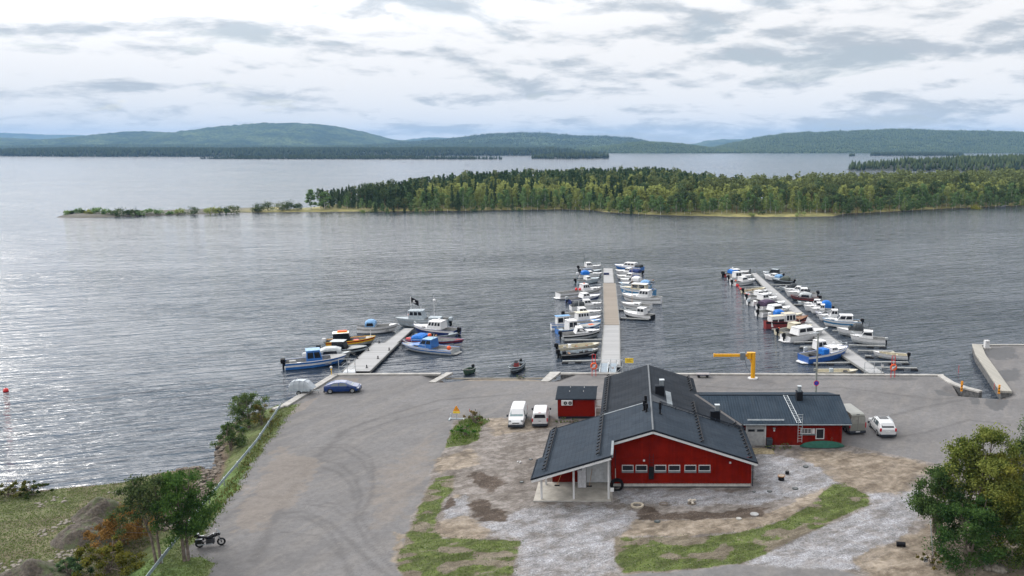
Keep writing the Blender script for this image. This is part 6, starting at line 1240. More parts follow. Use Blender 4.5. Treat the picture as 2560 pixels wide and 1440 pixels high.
def vehicle(name, label, rear, front, zref, W, H_, Ls, st, paint, bottom, wx, r, glass, lights, z0=.28, roofm=None, ratio=None, anchor='rear', Lt=4.7):
    """st: list (x, belt, top, width factor) from tail (x=0) to nose"""
    a = P(*rear, zref); b = P(*front, zref); d = (b - a); rz = math.atan2(d.y, d.x); pos = a if anchor == 'rear' else b
    u = Vector((math.cos(rz), math.sin(rz), 0))
    base_ = pos if anchor == 'rear' else pos - u * Lt
    t = thing(name, label, 'van' if 'van' in name else 'car', (base_.x, base_.y, gz(base_.x, base_.y)), rz)
    rings = []
    for x, zb, zt_, w in st:
        h = W / 2 * w; hr = h * (.80 if zt_ - zb > .25 else .93)
        zb2 = min(zb, zt_)
        rings.append([(x, -h * .94, z0), (x, -h, (z0 + zb2) / 2), (x, -h * .975, zb2), (x, -hr, zt_ - .05 * (zt_ - zb2 > .25)), (x, -hr * .7, zt_), (x, hr * .7, zt_), (x, hr, zt_ - .05 * (zt_ - zb2 > .25)), (x, h * .975, zb2), (x, h, (z0 + zb2) / 2), (x, h * .94, z0)])
    mb = MB(); mb.loft(rings, paint); body = mb.build('body', t, bevel=.03)
    G = lambda x, k: Vector([np.interp(x, [s[0] for s in st], [rg[k][j] for rg in rings]) for j in range(3)])
    for x0, x1, m0, v0, v1 in glass['side']:
        for s_ in (2, 7):
            k2 = 3 if s_ == 2 else 6; q = [G(x0, s_), G(x1, s_), G(x1 - m0, k2), G(x0 + (m0 if m0 < .2 else .05), k2)]
            if s_ == 7: q = [q[1], q[0], q[3], q[2]]
            mb = MB(); mb.pane(q, .03, .97, v0, v1, .012, CGLASS); mb.build('side_window', t)
    xa, xb = glass['front']; q = [G(xb, 3), G(xb, 6), G(xa, 5), G(xa, 4)]; q = [G(xb, 3), G(xb, 6), G(xa, 6), G(xa, 3)]; mb = MB(); mb.pane(q, .06, .94, .06, .95, .012, glass.get('fm', CGLASS)); mb.build('windscreen', t)
    if glass.get('rear'):
        xa, xb, v0, v1 = glass['rear']; q = [G(xa, 6), G(xa, 3), G(xb, 3), G(xb, 6)] if xa > 0 else [G(0, 7), G(0, 2), G(0, 3), G(0, 6)]; mb = MB(); mb.pane(q, .1, .9, v0, v1, .014, GLASS); mb.build('rear_window', t)
    for x in wx:
        for s_ in (-1, 1): wheel(t, x, s_ * (W / 2 * .985), r)
    for nm, x, y, z_, dx, dy, dz, m in lights:
        for s_ in ((-1, 1) if y else (1,)): mb = MB(); mb.box(x - dx / 2, x + dx / 2, s_ * y - dy / 2, s_ * y + dy / 2, z_ - dz / 2, z_ + dz / 2, m); mb.build(nm, t, bevel=.01)
    for x, L0 in bottom: mb = MB(); mb.box(x - L0 / 2, x + L0 / 2, -W / 2 * .97, W / 2 * .97, .2, .52, TRIM); mb.build('bumper', t, bevel=.06)
    for s_ in (-1, 1): x, z_ = glass['mir']; mb = MB(); mb.box(x - .08, x + .08, s_ * (W / 2 + .13) - .10, s_ * (W / 2 + .13) + .10, z_ - .14, z_ + .12, TRIM if glass.get('mb', 1) else paint); mb.build('wing_mirror', t, bevel=.03)
    return t
van_st = [(0, 1.2, 1.80, .93), (.10, 1.2, 1.95, .98), (.5, 1.2, 1.98, 1), (2.9, 1.2, 1.98, 1), (3.15, 1.18, 1.93, 1), (3.95, 1.12, 1.22, .98), (4.45, .9, 1.02, .94), (4.72, .6, .78, .86), (4.78, .5, .62, .80)]
vl = [('tail_light', .02, .86, 1.05, .1, .16, .5, TAIL), ('head_light', 4.52, .72, .82, .34, .3, .26, HEAD), ('number_plate', 4.80, 0, .45, .03, .52, .12, PLATE), ('rear_plate', -.02, 0, .62, .03, .52, .12, PLATE)]
vehicle('white_van', 'white panel van facing the camera with a tinted windscreen, left of the other white van', (1299, 1001), (1291, 1025), 1.98, 1.92, 1.98, 4.78, van_st, CARW, [(.1, .3), (4.62, .5)], (.85, 3.9), .33, D(side=[(2.75, 3.75, .5, .12, .85)], front=(3.15, 3.95), fm=mat('pale_glass', (.10, .16, .17), .08, spec=.9), rear=None, mir=(3.6, 1.25)), vl + [('grille', 4.75, 0, .72, .06, .8, .1, BLACK), ('roof_rib', 1.6, .45, 1.985, 2.3, .03, .02, CARW), ('bonnet_slot', 4.2, .2, 1.13, .04, .35, .03, BLACK)][:0] + vl + [('grille', 4.76, 0, .70, .08, .8, .09, BLACK), ('roof_rib', 1.6, .45, 1.985, 2.3, .03, .02, CARW)])
vehicle('white_van', 'white panel van seen from behind with a dark two-part rear window, beside the red shed', (1349, 1031), (1353, 1009), 1.9, 1.9, 1.9, 4.7, [(0, 1.15, 1.72, .93), (.12, 1.15, 1.86, .97), (.5, 1.15, 1.9, 1), (2.8, 1.15, 1.9, 1), (3.1, 1.12, 1.85, 1), (3.9, 1.05, 1.15, .98), (4.4, .85, .97, .92), (4.65, .55, .7, .84)], CARW, [(.12, .36), (4.5, .5)], (.85, 3.8), .32, D(side=[(2.7, 3.7, .5, .12, .85)], front=(3.1, 3.9), rear=(0, .12, .1, .92), mir=(3.55, 1.2)), [('tail_light', .01, .86, .98, .1, .14, .42, TAIL), ('rear_plate', -.02, -.0, .62, .03, .5, .1, PLATE), ('door_handle', -.01, 0, .84, .04, .3, .05, BLACK), ('brake_light', .06, 0, 1.84, .06, .3, .05, TAIL), ('head_light', 4.45, .7, .78, .3, .3, .22, HEAD)])
vehicle('beige_van', 'tall grey-beige van with a white-ish roof parked behind the right end of the building', (2146, 1036), (2119, 1016), 2.45, 2.06, 2.5, 5.9, [(0, 1.4, 2.32, .94), (.1, 1.4, 2.45, .97), (.5, 1.4, 2.52, 1), (3.9, 1.4, 2.52, 1), (4.4, 1.35, 2.35, .99), (5.1, 1.2, 1.3, .97), (5.6, .95, 1.05, .93), (5.85, .6, .8, .86)], CARG, [(.1, .35), (5.6, .5)], (1.1, 4.9), .36, D(side=[(3.6, 4.8, .6, .12, .85)], front=(4.4, 5.1), rear=None, mir=(4.7, 1.5)),
        [('tail_light', .02, .95, 1.15, .1, .12, .6, TAIL), ('number_plate', -.10, -.3, .42, .03, .5, .12, WHITE)][:1] + [('number_plate', -.09, 0, .42, .03, .52, .12, WHITE), ('rear_door_seam', -.0, 0, 1.4, .03, .02, 1.6, TRIM), ('door_panel', -.005, .47, 1.72, .02, .82, .75, mat('van_door_shade', (.22, .22, .20), .35)), ('brake_light', .06, 0, 2.44, .06, .4, .05, TRIM)])
t = vehicle('white_suv', 'white estate-style SUV with dark sunroof and red tail lights, right of the beige van', (2222, 1060), (2207, 1044), 1.72, 2.0, 1.75, 4.9, [(0, .95, 1.05, .86), (.12, 1.02, 1.2, .93), (.55, 1.05, 1.66, .97), (.9, 1.05, 1.74, .98), (2.6, 1.05, 1.76, 1), (3.0, 1.05, 1.66, 1), (3.75, 1.0, 1.12, .98), (4.55, .85, .98, .93), (4.88, .55, .75, .80)], CARW, [(.08, .2), (4.8, .2)], (1.0, 3.95), .37, D(side=[(.9, 2.1, .15, .12, .9), (2.1, 3.5, .55, .12, .9)], front=(3.0, 3.75), rear=(.12, .55, .05, .92), mir=(3.2, 1.12), mb=0),
        [('tail_light', .06, .84, 1.0, .16, .2, .35, TAIL), ('rear_plate', .0, 0, .82, .03, .5, .11, PLATE), ('roof_rail', 1.8, .74, 1.80, 1.9, .04, .05, GREYB), ('sunroof', 2.1, 0, 1.765, 1.0, 1.05, .012, GLASS), ('head_light', 4.65, .75, .78, .25, .3, .15, HEAD)])
t.location = t.location
vehicle('blue_car', 'dark blue crossover car seen from its side, parked by the grey box trailer', (813, 981), (905, 978), 0.0, 1.88, 1.55, 4.68, [(0, .75, .95, .82), (.15, .95, 1.08, .92), (.7, 1.0, 1.32, .96), (1.3, 1.0, 1.50, .97), (2.1, 1.0, 1.55, .98), (2.8, .98, 1.46, .98), (3.75, .95, 1.04, .97), (4.35, .80, .88, .92), (4.62, .55, .68, .82)], CARB, [(.08, .2), (4.5, .25)], (.85, 3.72), .36, D(side=[(.95, 2.0, .1, .1, .9), (2.0, 3.3, .55, .1, .9)], front=(2.8, 3.75), fm=mat('pale_glass2', (.12, .15, .15), .08, spec=.9), rear=(.15, .7, .1, .9), mir=(3.15, 1.05), mb=0),
        [('head_light', 4.42, .72, .72, .25, .3, .12, HEAD), ('tail_light', .06, 0, .95, .06, 1.5, .07, TAIL)], anchor='rear')
# box trailer
p = P(758, 984, 0); t = thing('box_trailer', 'small trailer with a rounded pale grey-white plastic lid and grey sides, by the quay corner', 'trailer', (p.x, p.y, 0), R(-2))
mb = MB(); mb.loft([[(-1.65, y, z) for y, z in ((-.7, .5), (.7, .5), (.7, .78), (-.7, .78))], [(1.2, y, z) for y, z in ((-.7, .5), (.7, .5), (.7, .78), (-.7, .78))]], GREYB); mb.build('tub', t)
lid = mat('lid_plastic', (.36, .39, .42), .45, var=.05); mb = MB(); prof_ = [(-1.66, .785, .72), (-1.62, 1.3, .70), (-1.3, 1.75, .62), (-.4, 1.92, .58), (.5, 1.85, .58), (.9, 1.62, .6), (1.55, .80, .7)]
mb.loft([[(x, -w, .78), (x, -w, .78 + (z - .78) * .6), (x, -w * .8, z), (x, w * .8, z), (x, w, .78 + (z - .78) * .6), (x, w, .78)] for x, z, w in prof_], lid); L_o = mb.build('lid', t, bevel=.03)
for x in (-.9, -.2, .45): mb = MB(); mb.loft([[(x + d_, -.735, .8), (x + d_, -.725, 1.45), (x + d_, -.60, 1.80 if x > -.5 else 1.86), (x + d_, .60, 1.80 if x > -.5 else 1.86), (x + d_, .6, 1.9), (x + d_, -.6, 1.92), (x + d_, -.76, 1.5), (x + d_, -.76, .8)] for d_ in (0, .05)], mat('lid_rib', (.26, .29, .33), .5)); mb.build('rib', L_o)
for s_ in (-1, 1): wheel(t, -.25, s_ * .88, .3, .16)
mb = MB(); mb.tube([(1.2, -.35, .5), (2.4, 0, .48), (1.2, .35, .5)], .04, STEEL, 5); mb.tube([(2.1, 0, .5), (2.1, 0, .05)], .04, STEEL, 5); mb.build('drawbar', t)
# motorcycle
a = PG(499.6, 1369); b = PG(554.2, 1363); d_ = b - a; t = thing('motorcycle', 'black touring motorcycle with luggage boxes, parked by the guard rail', 'motorcycle', ((a.x + b.x) / 2, (a.y + b.y) / 2, 0), math.atan2(d_.y, d_.x)); wb = d_.length / 2
MBL = mat('black_lacquer', (.012, .013, .018), .25, coat=.5)
def ring(mb, cx_, cz_, R1, r1, m, n=18, k=6, y=0):
    rg = []
    for i in range(n + 1):
        A_0 = 2 * math.pi * i / n; rg.append([(cx_ + (R1 + r1 * math.cos(2 * math.pi * j / k)) * math.cos(A_0), y + r1 * 1.2 * math.sin(2 * math.pi * j / k), cz_ + (R1 + r1 * math.cos(2 * math.pi * j / k)) * math.sin(A_0)) for j in range(k)])
    mb.loft(rg, m, cap=False)
for x in (-wb, wb):
    mb = MB(); ring(mb, x, .34, .28, .065, TYRE); w_ = mb.build('wheel', t); mb = MB(); ring(mb, x, .34, .205, .02, RIM, 14, 4); [mb.tube([(x, 0, .34), (x + .2 * math.cos(q * 1.257), 0, .34 + .2 * math.sin(q * 1.257))], .012, RIM, 4) for q in range(5)]; mb.tube([(x, -.09, .34), (x, .09, .34)], .05, BLACK, 8); mb.build('rim', w_)
mb = MB(); mb.loft([[(x, -w, z - h), (x, w, z - h), (x, w, z + h * .3), (x, w * .5, z + h), (x, -w * .5, z + h), (x, -w, z + h * .3)] for x, z, w, h in ((-.35, .82, .12, .08), (0, .88, .16, .14), (.3, 1.0, .17, .17), (.5, 1.02, .14, .15), (.62, .98, .08, .08))], MBL); mb.build('fuel_tank', t, smooth=True)
mb = MB(); mb.loft([[(x, -w, z - .06), (x, w, z - .06), (x, w * .9, z + .05), (x, -w * .9, z + .05)] for x, z, w in ((-.95, .98, .1), (-.6, .92, .14), (-.2, .86, .13), (.05, .9, .1))], mat('seat_leather', (.02, .02, .022), .6)); mb.build('seat', t, bevel=.03)
mb = MB(); mb.box(-.3, .32, -.2, .2, .28, .72, mat('engine_metal', (.07, .07, .075), .45, .5)); mb.box(-.1, .25, -.26, .26, .4, .6, mat('engine_metal', (.07, .07, .075), .45, .5)); mb.tube([(.2, -.22, .35), (-.4, -.25, .3), (-wb - .1, -.27, .42)], .05, STEEL, 6); mb.build('engine', t, bevel=.05)
mb = MB(); mb.tube([(-.2, 0, .5), (-wb, -.1, .34)], .035, MBL, 5); mb.tube([(-.2, 0, .5), (-wb, .1, .34)], .035, MBL, 5); mb.tube([(.6, 0, 1.0), (0, 0, .7), (-.5, 0, .85)], .05, MBL, 5); mb.build('frame', t)
mb = MB(); [mb.tube([(wb, s_ * .09, .34), (.58, s_ * .1, 1.08)], .03, RIM, 5) for s_ in (-1, 1)]; mb.build('fork', t)
mb = MB(); mb.tube([(.42, -.42, 1.12), (.55, -.15, 1.12), (.55, .15, 1.12), (.42, .42, 1.12)], .02, BLACK, 5); mb.build('handlebar', t)
mb = MB(); mb.loft([[(.50, -.17, 1.05), (.50, .17, 1.05), (.55, .15, 1.2), (.55, -.15, 1.2)], [(.78, -.12, .9), (.78, .12, .9), (.8, .1, 1.12), (.8, -.1, 1.12)]], MBL); fr_ = mb.build('fairing', t, bevel=.04); mb = MB(); mb.pane([(.76, -.14, 1.12), (.76, .14, 1.12), (.58, .12, 1.45), (.58, -.12, 1.45)], 0, 1, 0, 1, .01, CLEAR); mb.build('wind_shield', fr_)
for s_ in (-1, 1): mb = MB(); mb.box(.36, .42, s_ * .42 - .07, s_ * .42 + .07, 1.22, 1.32, HEAD); mb.build('mirror', t, bevel=.02)
for s_ in (-1, 1): mb = MB(); mb.box(-1.05, -.5, s_ * .3 - .12, s_ * .3 + .12, .5, .85, MBL); mb.box(-1.04, -.52, s_ * .3 - .11, s_ * .3 + .11, .85, .87, SILV); mb.build('pannier', t, bevel=.03)
mb = MB(); mb.box(-1.15, -.78, -.2, .2, .98, 1.25, MBL); mb.box(-1.13, -.8, -.18, .18, 1.25, 1.27, SILV); mb.build('top_case', t, bevel=.04)
mb = MB(); mb.tube([(-.1, .18, .35), (-.2, .5, .02)], .015, BLACK, 4); mb.build('side_stand', t)

# ================================================================ STREET AND QUAY FURNITURE
def at(px, py): p = PG(px, py); return (p.x, p.y, p.z)
def zt(px, py, y): return PY(px, py, y).z
# crane
p = PG(1882, 946); t = thing('jib_crane', 'bright yellow column crane with long arm reaching left over the water', 'crane', (p.x, p.y, 0)); CRY = mat('crane_yellow', (.60, .29, .004), .4, var=.06); hz = zt(1882, 881, p.y)
mb = MB(); mb.tube([(0, 0, 0), (0, 0, hz)], .31, CRY, 16); mb.build('column', t, smooth=False); mb = MB(); mb.tube([(0, 0, 0), (0, 0, .1)], .72, WHITE, 16); mb.build('base_plate', t)
al = (1882 - 1785) / 2100 * 121; mb = MB(); mb.box(-al, -.3, -.13, .13, hz - .62, hz - .22, CRY); mb.box(-al - .03, -al + .1, -.2, .2, hz - .66, hz - .18, CRY); mb.build('arm', t, bevel=.02)
mb = MB(); mb.box(-.9, .0, -.3, .3, hz - .12, hz + .02, CRY); mb.box(-.9, -.3, -.28, .28, hz - .9, hz - .65, CRY); mb.box(-.75, -.35, -.35, .35, hz - .9, hz, CRY); mb.build('bracket', t, bevel=.02); mb = MB(); mb.box(-1.9, -1.15, -.35, .35, hz - 1.05, hz - .02, mat('hoist_grey', (.13, .15, .17), .5)); mb.build('hoist', t, bevel=.03)
mb = MB(); mb.beam((-.55, 0, hz - .85), (-.3, 0, hz - 1.5), .12, .12, CRY); mb.tube([(-1.2, 0, hz - .9), (-.9, 0, hz - 2.2), (-.45, 0, hz - 2.8), (-.4, 0, .4)], .025, BLACK, 4); mb.build('cable', t)
# tall lamp post with sign
yl = 106.0; x_ = PY(2042.5, 900, yl).x; t = thing('lamp_post', 'tall grey double-armed lamp post with a blue and red round sign, by the right pier', 'lamp post', (x_, yl, 0)); zt0 = zt(2043, 832, yl)
WP = mat('grey_post', (.20, .21, .195), .8); mb = MB(); mb.tube([(0, 0, 0), (.03, 0, zt0)], .15, WP, 8, .10); mb.build('pole', t)
mb = MB(); mb.tube([(0, 0, zt0 - .3), (-.3, 0, zt0), (.9, 0, zt0 + .5)], .05, WP, 5); mb.build('arm', t); mb = MB(); mb.loft([[(-.6, -.14, zt0 - .12), (-.6, .14, zt0 - .12), (-.6, .1, zt0 + .02), (-.6, -.1, zt0 + .02)], [(.1, -.12, zt0 - .02), (.1, .12, zt0 - .02), (.1, .1, zt0 + .12), (.1, -.1, zt0 + .12)]], STEEL); mb.build('lamp_head', t); mb = MB(); mb.loft([[(.6, -.12, zt0 + .36), (.6, .12, zt0 + .36), (.6, .1, zt0 + .5), (.6, -.1, zt0 + .5)], [(1.2, -.12, zt0 + .62), (1.2, .12, zt0 + .62), (1.2, .1, zt0 + .76), (1.2, -.1, zt0 + .76)]], STEEL); mb.build('lamp_head', t)
zs = zt(2043, 957, yl); mb = MB(); mb.tube([(0, -.17, zs), (0, -.19, zs)], .36, mat('sign_red', (.55, .02, .02), .5), 20); mb.tube([(0, -.19, zs), (0, -.20, zs)], .29, mat('sign_blue', (.02, .05, .32), .5), 20); mb.beam((-.22, -.21, zs + .22), (.22, -.21, zs - .22), .012, .07, mat('sign_red', (.55, .02, .02), .5), up=(0, 1, 0)); mb.build('road_sign', t)
mb = MB(); mb.box(-.35, -.05, -.1, .1, zt0 * .42, zt0 * .42 + .35, WP); mb.build('junction_box', t)
# life buoy stands
for px, py, ytop, lab in ((1485, 937, 886, 'red life-ring stand with an orange ring, beside the gate of the middle pier'), (2232, 940, 890, 'red life-ring stand with an orange-white ring, right of the right pier gate')):
    p = P(px, py, .2); t = thing('life_ring_stand', lab, 'life ring', (p.x, p.y, 0), 0); h = zt(px, ytop, p.y)
    mb = MB(); [mb.tube([(s_ * .28, 0, 0), (s_ * .22, 0, h)], .045, REDP, 5) for s_ in (-1, 1)]; [mb.tube([(-.24, 0, z_), (.24, 0, z_)], .035, REDP, 4) for z_ in (h, h * .8, h * .62)]; mb.tube([(0, -.05, 0), (0, -.05, h * .8)], .03, WHITE, 4); mb.build('frame', t)
    mb = MB(); rg = []; cz_ = zt(px, (py + ytop) / 2 + 3, p.y)
    for i in range(19): A_0 = 2 * math.pi * i / 18; rg.append([(((.40 + .11 * math.cos(2 * math.pi * j / 6)) * math.cos(A_0)), -.14 + .1 * math.sin(2 * math.pi * j / 6), cz_ + (.40 + .11 * math.cos(2 * math.pi * j / 6)) * math.sin(A_0)) for j in range(6)])
    mb.loft(rg, ORANGE, cap=False); ro = mb.build('ring', t); mb = MB(); mb.beam((-.3, -.22, cz_ - .28), (.3, -.22, cz_ + .28), .1, .14, WHITE, up=(0, 1, 0)); mb.build('band', ro)
# pier gates and gangways
def gate(xs_, y, z0, h, label, braces=True, sign=None):
    t = thing('pier_gate', label, 'gate', (xs_[0], y, 0)); x0 = xs_[0]
    for x in xs_: mb = MB(); mb.tube([(x - x0, 0, z0), (x - x0, 0, h)], .045, STEEL, 5); mb.build('post', t)
    mb = MB()
    for a, b in zip(xs_[:-1], xs_[1:]):
        for z_ in (h, h * .5, .25): mb.tube([(a - x0, 0, z_), (b - x0, 0, z_)], .03, STEEL, 4)
        if braces: mb.tube([(a - x0, 0, .25), (b - x0, 0, h * .5)], .02, STEEL, 4)
    mb.build('rails', t)
    if sign: mb = MB(); sx_, sz_ = sign; mb.box(sx_ - x0 - .18, sx_ - x0 + .18, -.06, -.04, sz_ - .18, sz_ + .18, WHITE); mb.build('notice', t)
    return t
yq = 118.0
gate([PY(848, 935, yq).x, PY(869, 935, yq).x, PY(889, 935, yq).x], yq, 0, 2.2, 'tall steel-tube gate in front of the left pier', sign=(PY(872, 900, yq).x, 1.8))
gate([PY(1478, 935, yq).x, PY(1502, 935, yq).x, PY(1527, 935, yq).x, PY(1541, 935, yq).x, PY(1557, 935, yq).x], yq, 0, 2.1, 'steel-tube gate and side wings in front of the middle pier', sign=(PY(1532, 910, yq).x, .9))
gate([PY(2161, 935, yq).x, PY(2185, 935, yq).x, PY(2203, 935, yq).x], yq, 0, 1.7, 'steel-tube gate in front of the right pier', sign=(PY(2211, 912, yq).x - .3, 1.2))
mb = MB(); y1_ = P(900, 907, -.6).y; xa, xb = P(853, 935, .1).x, P(886, 935, .1).x; xc, xd = P(886, 907, -.5).x, P(908, 907, -.5).x
mb.slab([(xa, 118, .15), (xb, 118, .15), (xd, 122.2, -.48), (xc, 122.2, -.48)], .12, mat('gangway_grey', (.42, .43, .45), .6)); t = thing('gangway', 'plain pale grey gangway leading down to the left pier', 'gangway', (0, 0, 0)); mb.build('deck', t)
mb = MB(); mb.tube([(xb, 118, 1.2), (xd, 122.2, .5)], .03, WOOD, 4); mb.tube([(xa, 118, 1.2), (xc, 122.2, .5)], .03, STEEL, 4); mb.build('handrail', t)
t = thing('gangway', 'wide two-panel blue-grey gangway leading down to the middle pier', 'gangway', (0, 0, 0)); GWB = mat('gangway_blue', (.19, .23, .27), .5, var=.2, scale=8)
xs4 = [P(1498.5, 935, .1).x, P(1518, 935, .1).x, P(1522, 935, .1).x, P(1539.5, 935, .1).x]; xt4 = [P(1502, 908, -.5).x, P(1521, 908, -.5).x, P(1525, 908, -.5).x, P(1543, 908, -.5).x]; ye = P(1520, 908, -.48).y
for i in (0, 2): mb = MB(); mb.slab([(xs4[i], 118, .15), (xs4[i + 1], 118, .15), (xt4[i + 1], ye, -.48), (xt4[i], ye, -.48)], .1, GWB); mb.build('deck', t)
mb = MB(); [mb.beam((xs4[i], 118, .22), (xt4[i], ye, -.4), .12, .2, STEEL) for i in (0, 1, 3)]; mb.build('side_beam', t)
# signs
p = P(1573, 937, .2); t = thing('yellow_sign', 'yellow rectangular sign with three lines of text on a thin post, behind the roof ridge', 'sign', (p.x, p.y, 0)); z0, z1 = zt(1573, 907.5, p.y), zt(1573, 895.5, p.y); w_ = 21 / 2100 * 121
mb = MB(); mb.tube([(0, .04, 0), (0, .04, z1)], .03, STEEL, 5); mb.build('post', t); mb = MB(); mb.box(-w_ / 2, w_ / 2, -.02, .02, z0, z1, mat('sign_yellow', (.66, .48, .05), .5)); pn = mb.build('panel', t, bevel=.0)
SG = mat('sign_ochre', (.35, .22, .03), .6)
for i, ws_ in enumerate(((.16, .09, .14), (.1, .16), (.12, .05, .17))):   # three rows of lettering, too small to read in the photograph
    x = -w_ * .32; mb = MB()
    for q_ in ws_: L0 = w_ * q_ * 1.6; mb.box(x, x + L0, -.026, -.02, z1 - .20 - i * .17, z1 - .12 - i * .17, SG); x += L0 + w_ * .03
    mb.build('lettering', pn)
p = PG(1142, 1048); t = thing('warning_sign', 'orange-yellow triangular warning sign on a grey post with a low steel base', 'sign', (p.x, p.y, p.z)); h = zt(1142, 1013, p.y); OR = mat('sign_orange', (.66, .25, .02), .5)
mb = MB(); mb.tube([(0, 0, 0), (0, 0, h)], .05, GREYB, 6); mb.build('post', t); mb = MB(); mb.add([(-.42, -.07, h - .72), (.42, -.07, h - .72), (0, -.07, h), (-.42, -.05, h - .72), (.42, -.05, h - .72), (0, -.05, h)], [(0, 1, 2), (5, 4, 3), (0, 3, 4, 1), (1, 4, 5, 2), (2, 5, 3, 0)], OR); tp = mb.build('triangle', t); mb = MB(); mb.box(-.42, .42, -.07, -.05, h - 1.0, h - .75, mat('sign_yellow', (.66, .48, .05), .5)); mb.build('sub_panel', t)
mb = MB(); mb.beam((-.02, -.08, h - .25), (.08, -.08, h - .42), .02, .05, SG); mb.beam((.08, -.08, h - .38), (-.06, -.08, h - .58), .02, .05, SG); mb.build('bolt_mark', tp)
mb = MB(); mb.box(-.8, .9, -.08, .08, 0, .12, GREYB); mb.box(-.9, -.72, -.6, .45, 0, .12, GREYB); mb.box(.8, .95, -.3, .3, 0, .1, mat('concrete_foot', (.4, .38, .35), .8)); mb.tube([(-.8, .4, .1), (-.8, .4, .55)], .06, GREYB, 6); mb.build('base', t)
for px, py, top_, c, lab, grp in ((1175, 1046, 1022, RED, 'thin red-tipped marker stick in the weeds behind the warning sign', 'marker sticks in the weeds'), (1189, 1045, 1022, BLACK, 'thin dark-tipped white marker stick in the weeds, right of the red-tipped one', 'marker sticks in the weeds'), (2394, 964, 944, REDP, 'thin red and white marker stick left of the boat slip', None), (2485, 974, 952, REDP, 'thin red and white marker stick on the plank-topped wall', None)):
    p = PG(px, py); h = zt(px, top_, p.y); mb = MB(); mb.tube([(0, 0, 0), (0, 0, h * .75)], .03, WHITE if px < 2000 else c, 5); mb.tube([(0, 0, h * .75), (0, 0, h)], .032, c if px < 2000 else WHITE, 5); o = mb.build('marker_stick'); o.location = (p.x, p.y, 0); tag(o, lab, 'marker pole', grp)
for px, py, top_, lab in ((2403.5, 980, 953, 'orange post with black blocks on the left side of the boat slip'), (2497, 986, 962, 'orange post with black blocks on the right side of the boat slip')):
    p = P(px, py, 0); h = zt(px, top_, p.y); mb = MB(); mb.box(-.13, .13, -.04, .04, .1, h, ORANGE if 0 else mat('marker_orange', (.72, .28, .02), .5)); [mb.add([(-.135, -.05, z_), (.135, -.05, z_ + .12), (.135, -.05, z_ + .24), (-.135, -.05, z_ + .12), (-.135, -.038, z_), (.135, -.038, z_ + .12), (.135, -.038, z_ + .24), (-.135, -.038, z_ + .12)], [(0, 1, 2, 3), (7, 6, 5, 4), (0, 4, 5, 1), (1, 5, 6, 2), (2, 6, 7, 3), (3, 7, 4, 0)], BLACK) for z_ in [.3 + .42 * k for k in range(max(1, int((h - .3) / .42)))]]; o = mb.build('marker_post'); o.location = (p.x, p.y, 0); tag(o, lab, 'marker post')
# white cabinet
p = P(2466, 869, .1); h = zt(2466, 850.5, p.y); w_ = 11.5 / 2100 * 138; t = thing('cabinet', 'tall white cabinet standing at the tip of the right-hand quay', 'cabinet', (p.x, p.y, 0), R(6)); mb = MB(); mb.box(-w_ / 2, w_ / 2, -.3, .3, .12, h, WHITE); bd = mb.build('body', t, bevel=.02); mb = MB(); mb.box(-.15, .3, -.315, -.30, h * .72, h * .76, BLACK); mb.build('slot', bd); mb = MB(); mb.box(-w_ / 2 - .15, w_ / 2 + .3, -.5, .5, 0, .12, CONC); mb.build('base', t)
# small beacon
p = P(829, 937, .2); h = zt(829, 915, p.y); mb = MB(); t = thing('quay_light', 'small post light with a white globe and yellow collar at the left quay corner', 'light', (p.x, p.y, .2)); mb.tube([(0, 0, 0), (0, 0, h - .5)], .05, YEL, 6); mb.tube([(0, 0, h * .5), (0, 0, h * .5 + .3)], .11, YEL, 8); mb.build('post', t); mb = MB(); mb.ball((0, 0, h - .4), .2, WHITE); mb.build('globe', t)
# hand cart
p = P(1757, 943, .0); t = thing('hand_cart', 'low four-wheeled cart with dark blue frame and grey deck on the quay edge', 'cart', (p.x, p.y, 0)); mb = MB(); mb.box(-.95, .95, -.45, .45, .45, .55, mat('cart_deck', (.27, .25, .25), .8)); mb.build('deck', t); mb = MB(); mb.box(-.85, .9, -.35, .35, .33, .448, DBLUE); mb.tube([(.9, 0, .4), (1.1, 0, .75)], .03, DBLUE, 4); mb.build('frame', t)
for x in (-.6, .6):
    for s_ in (-1, 1): mb = MB(); mb.tube([(x, s_ * .35, .2), (x, s_ * .44, .2)], .2, TYRE, 10); mb.build('wheel', t)
# guard rail
t = thing('guard_rail', 'long galvanised steel guard rail between the road and the grassy bank', 'guard rail', (rail[0][0], rail[0][1], 0)); gr = [Vector((*p_, .62)) for p_ in pw([(701, 1012), (640, 1103), (505, 1258), (440, 1342), (372, 1428), (300, 1520)], .62)]; o0 = Vector((rail[0][0], rail[0][1], 0))
gr = [Vector((q.x, q.y, .62)) for q in [P(x, y, .62) for x, y in ((701, 1012), (640, 1103), (505, 1262), (440, 1348), (372, 1435), (320, 1505))]]
mb = MB(); rg = []
for i, q in enumerate(gr):
    d1 = (gr[min(i + 1, len(gr) - 1)] - gr[max(i - 1, 0)]).normalized(); n_ = Vector((d1.y, -d1.x, 0)); rg.append([q - o0 + n_ * dx + Vector((0, 0, dz)) for dx, dz in ((0, -.16), (.05, -.10), (.0, -.03), (.0, .03), (.05, .10), (0, .16), (-.04, .16), (-.04, -.16))])
mb.loft(rg, mat('galvanised_rail', (.27, .32, .35), .5, .1)); mb.build('rail', t)
tot = 0
for a, b in zip(gr[:-1], gr[1:]):
    L = (b - a).length; k = max(1, int(L / 4))
    for i in range(k): q = a.lerp(b, (i + .5) / k); mb = MB(); mb.tube([(q.x - o0.x - .1, q.y - o0.y, gz(q.x, q.y) - .1), (q.x - o0.x - .1, q.y - o0.y, .72)], .06, STEEL, 5); mb.build('post', t)
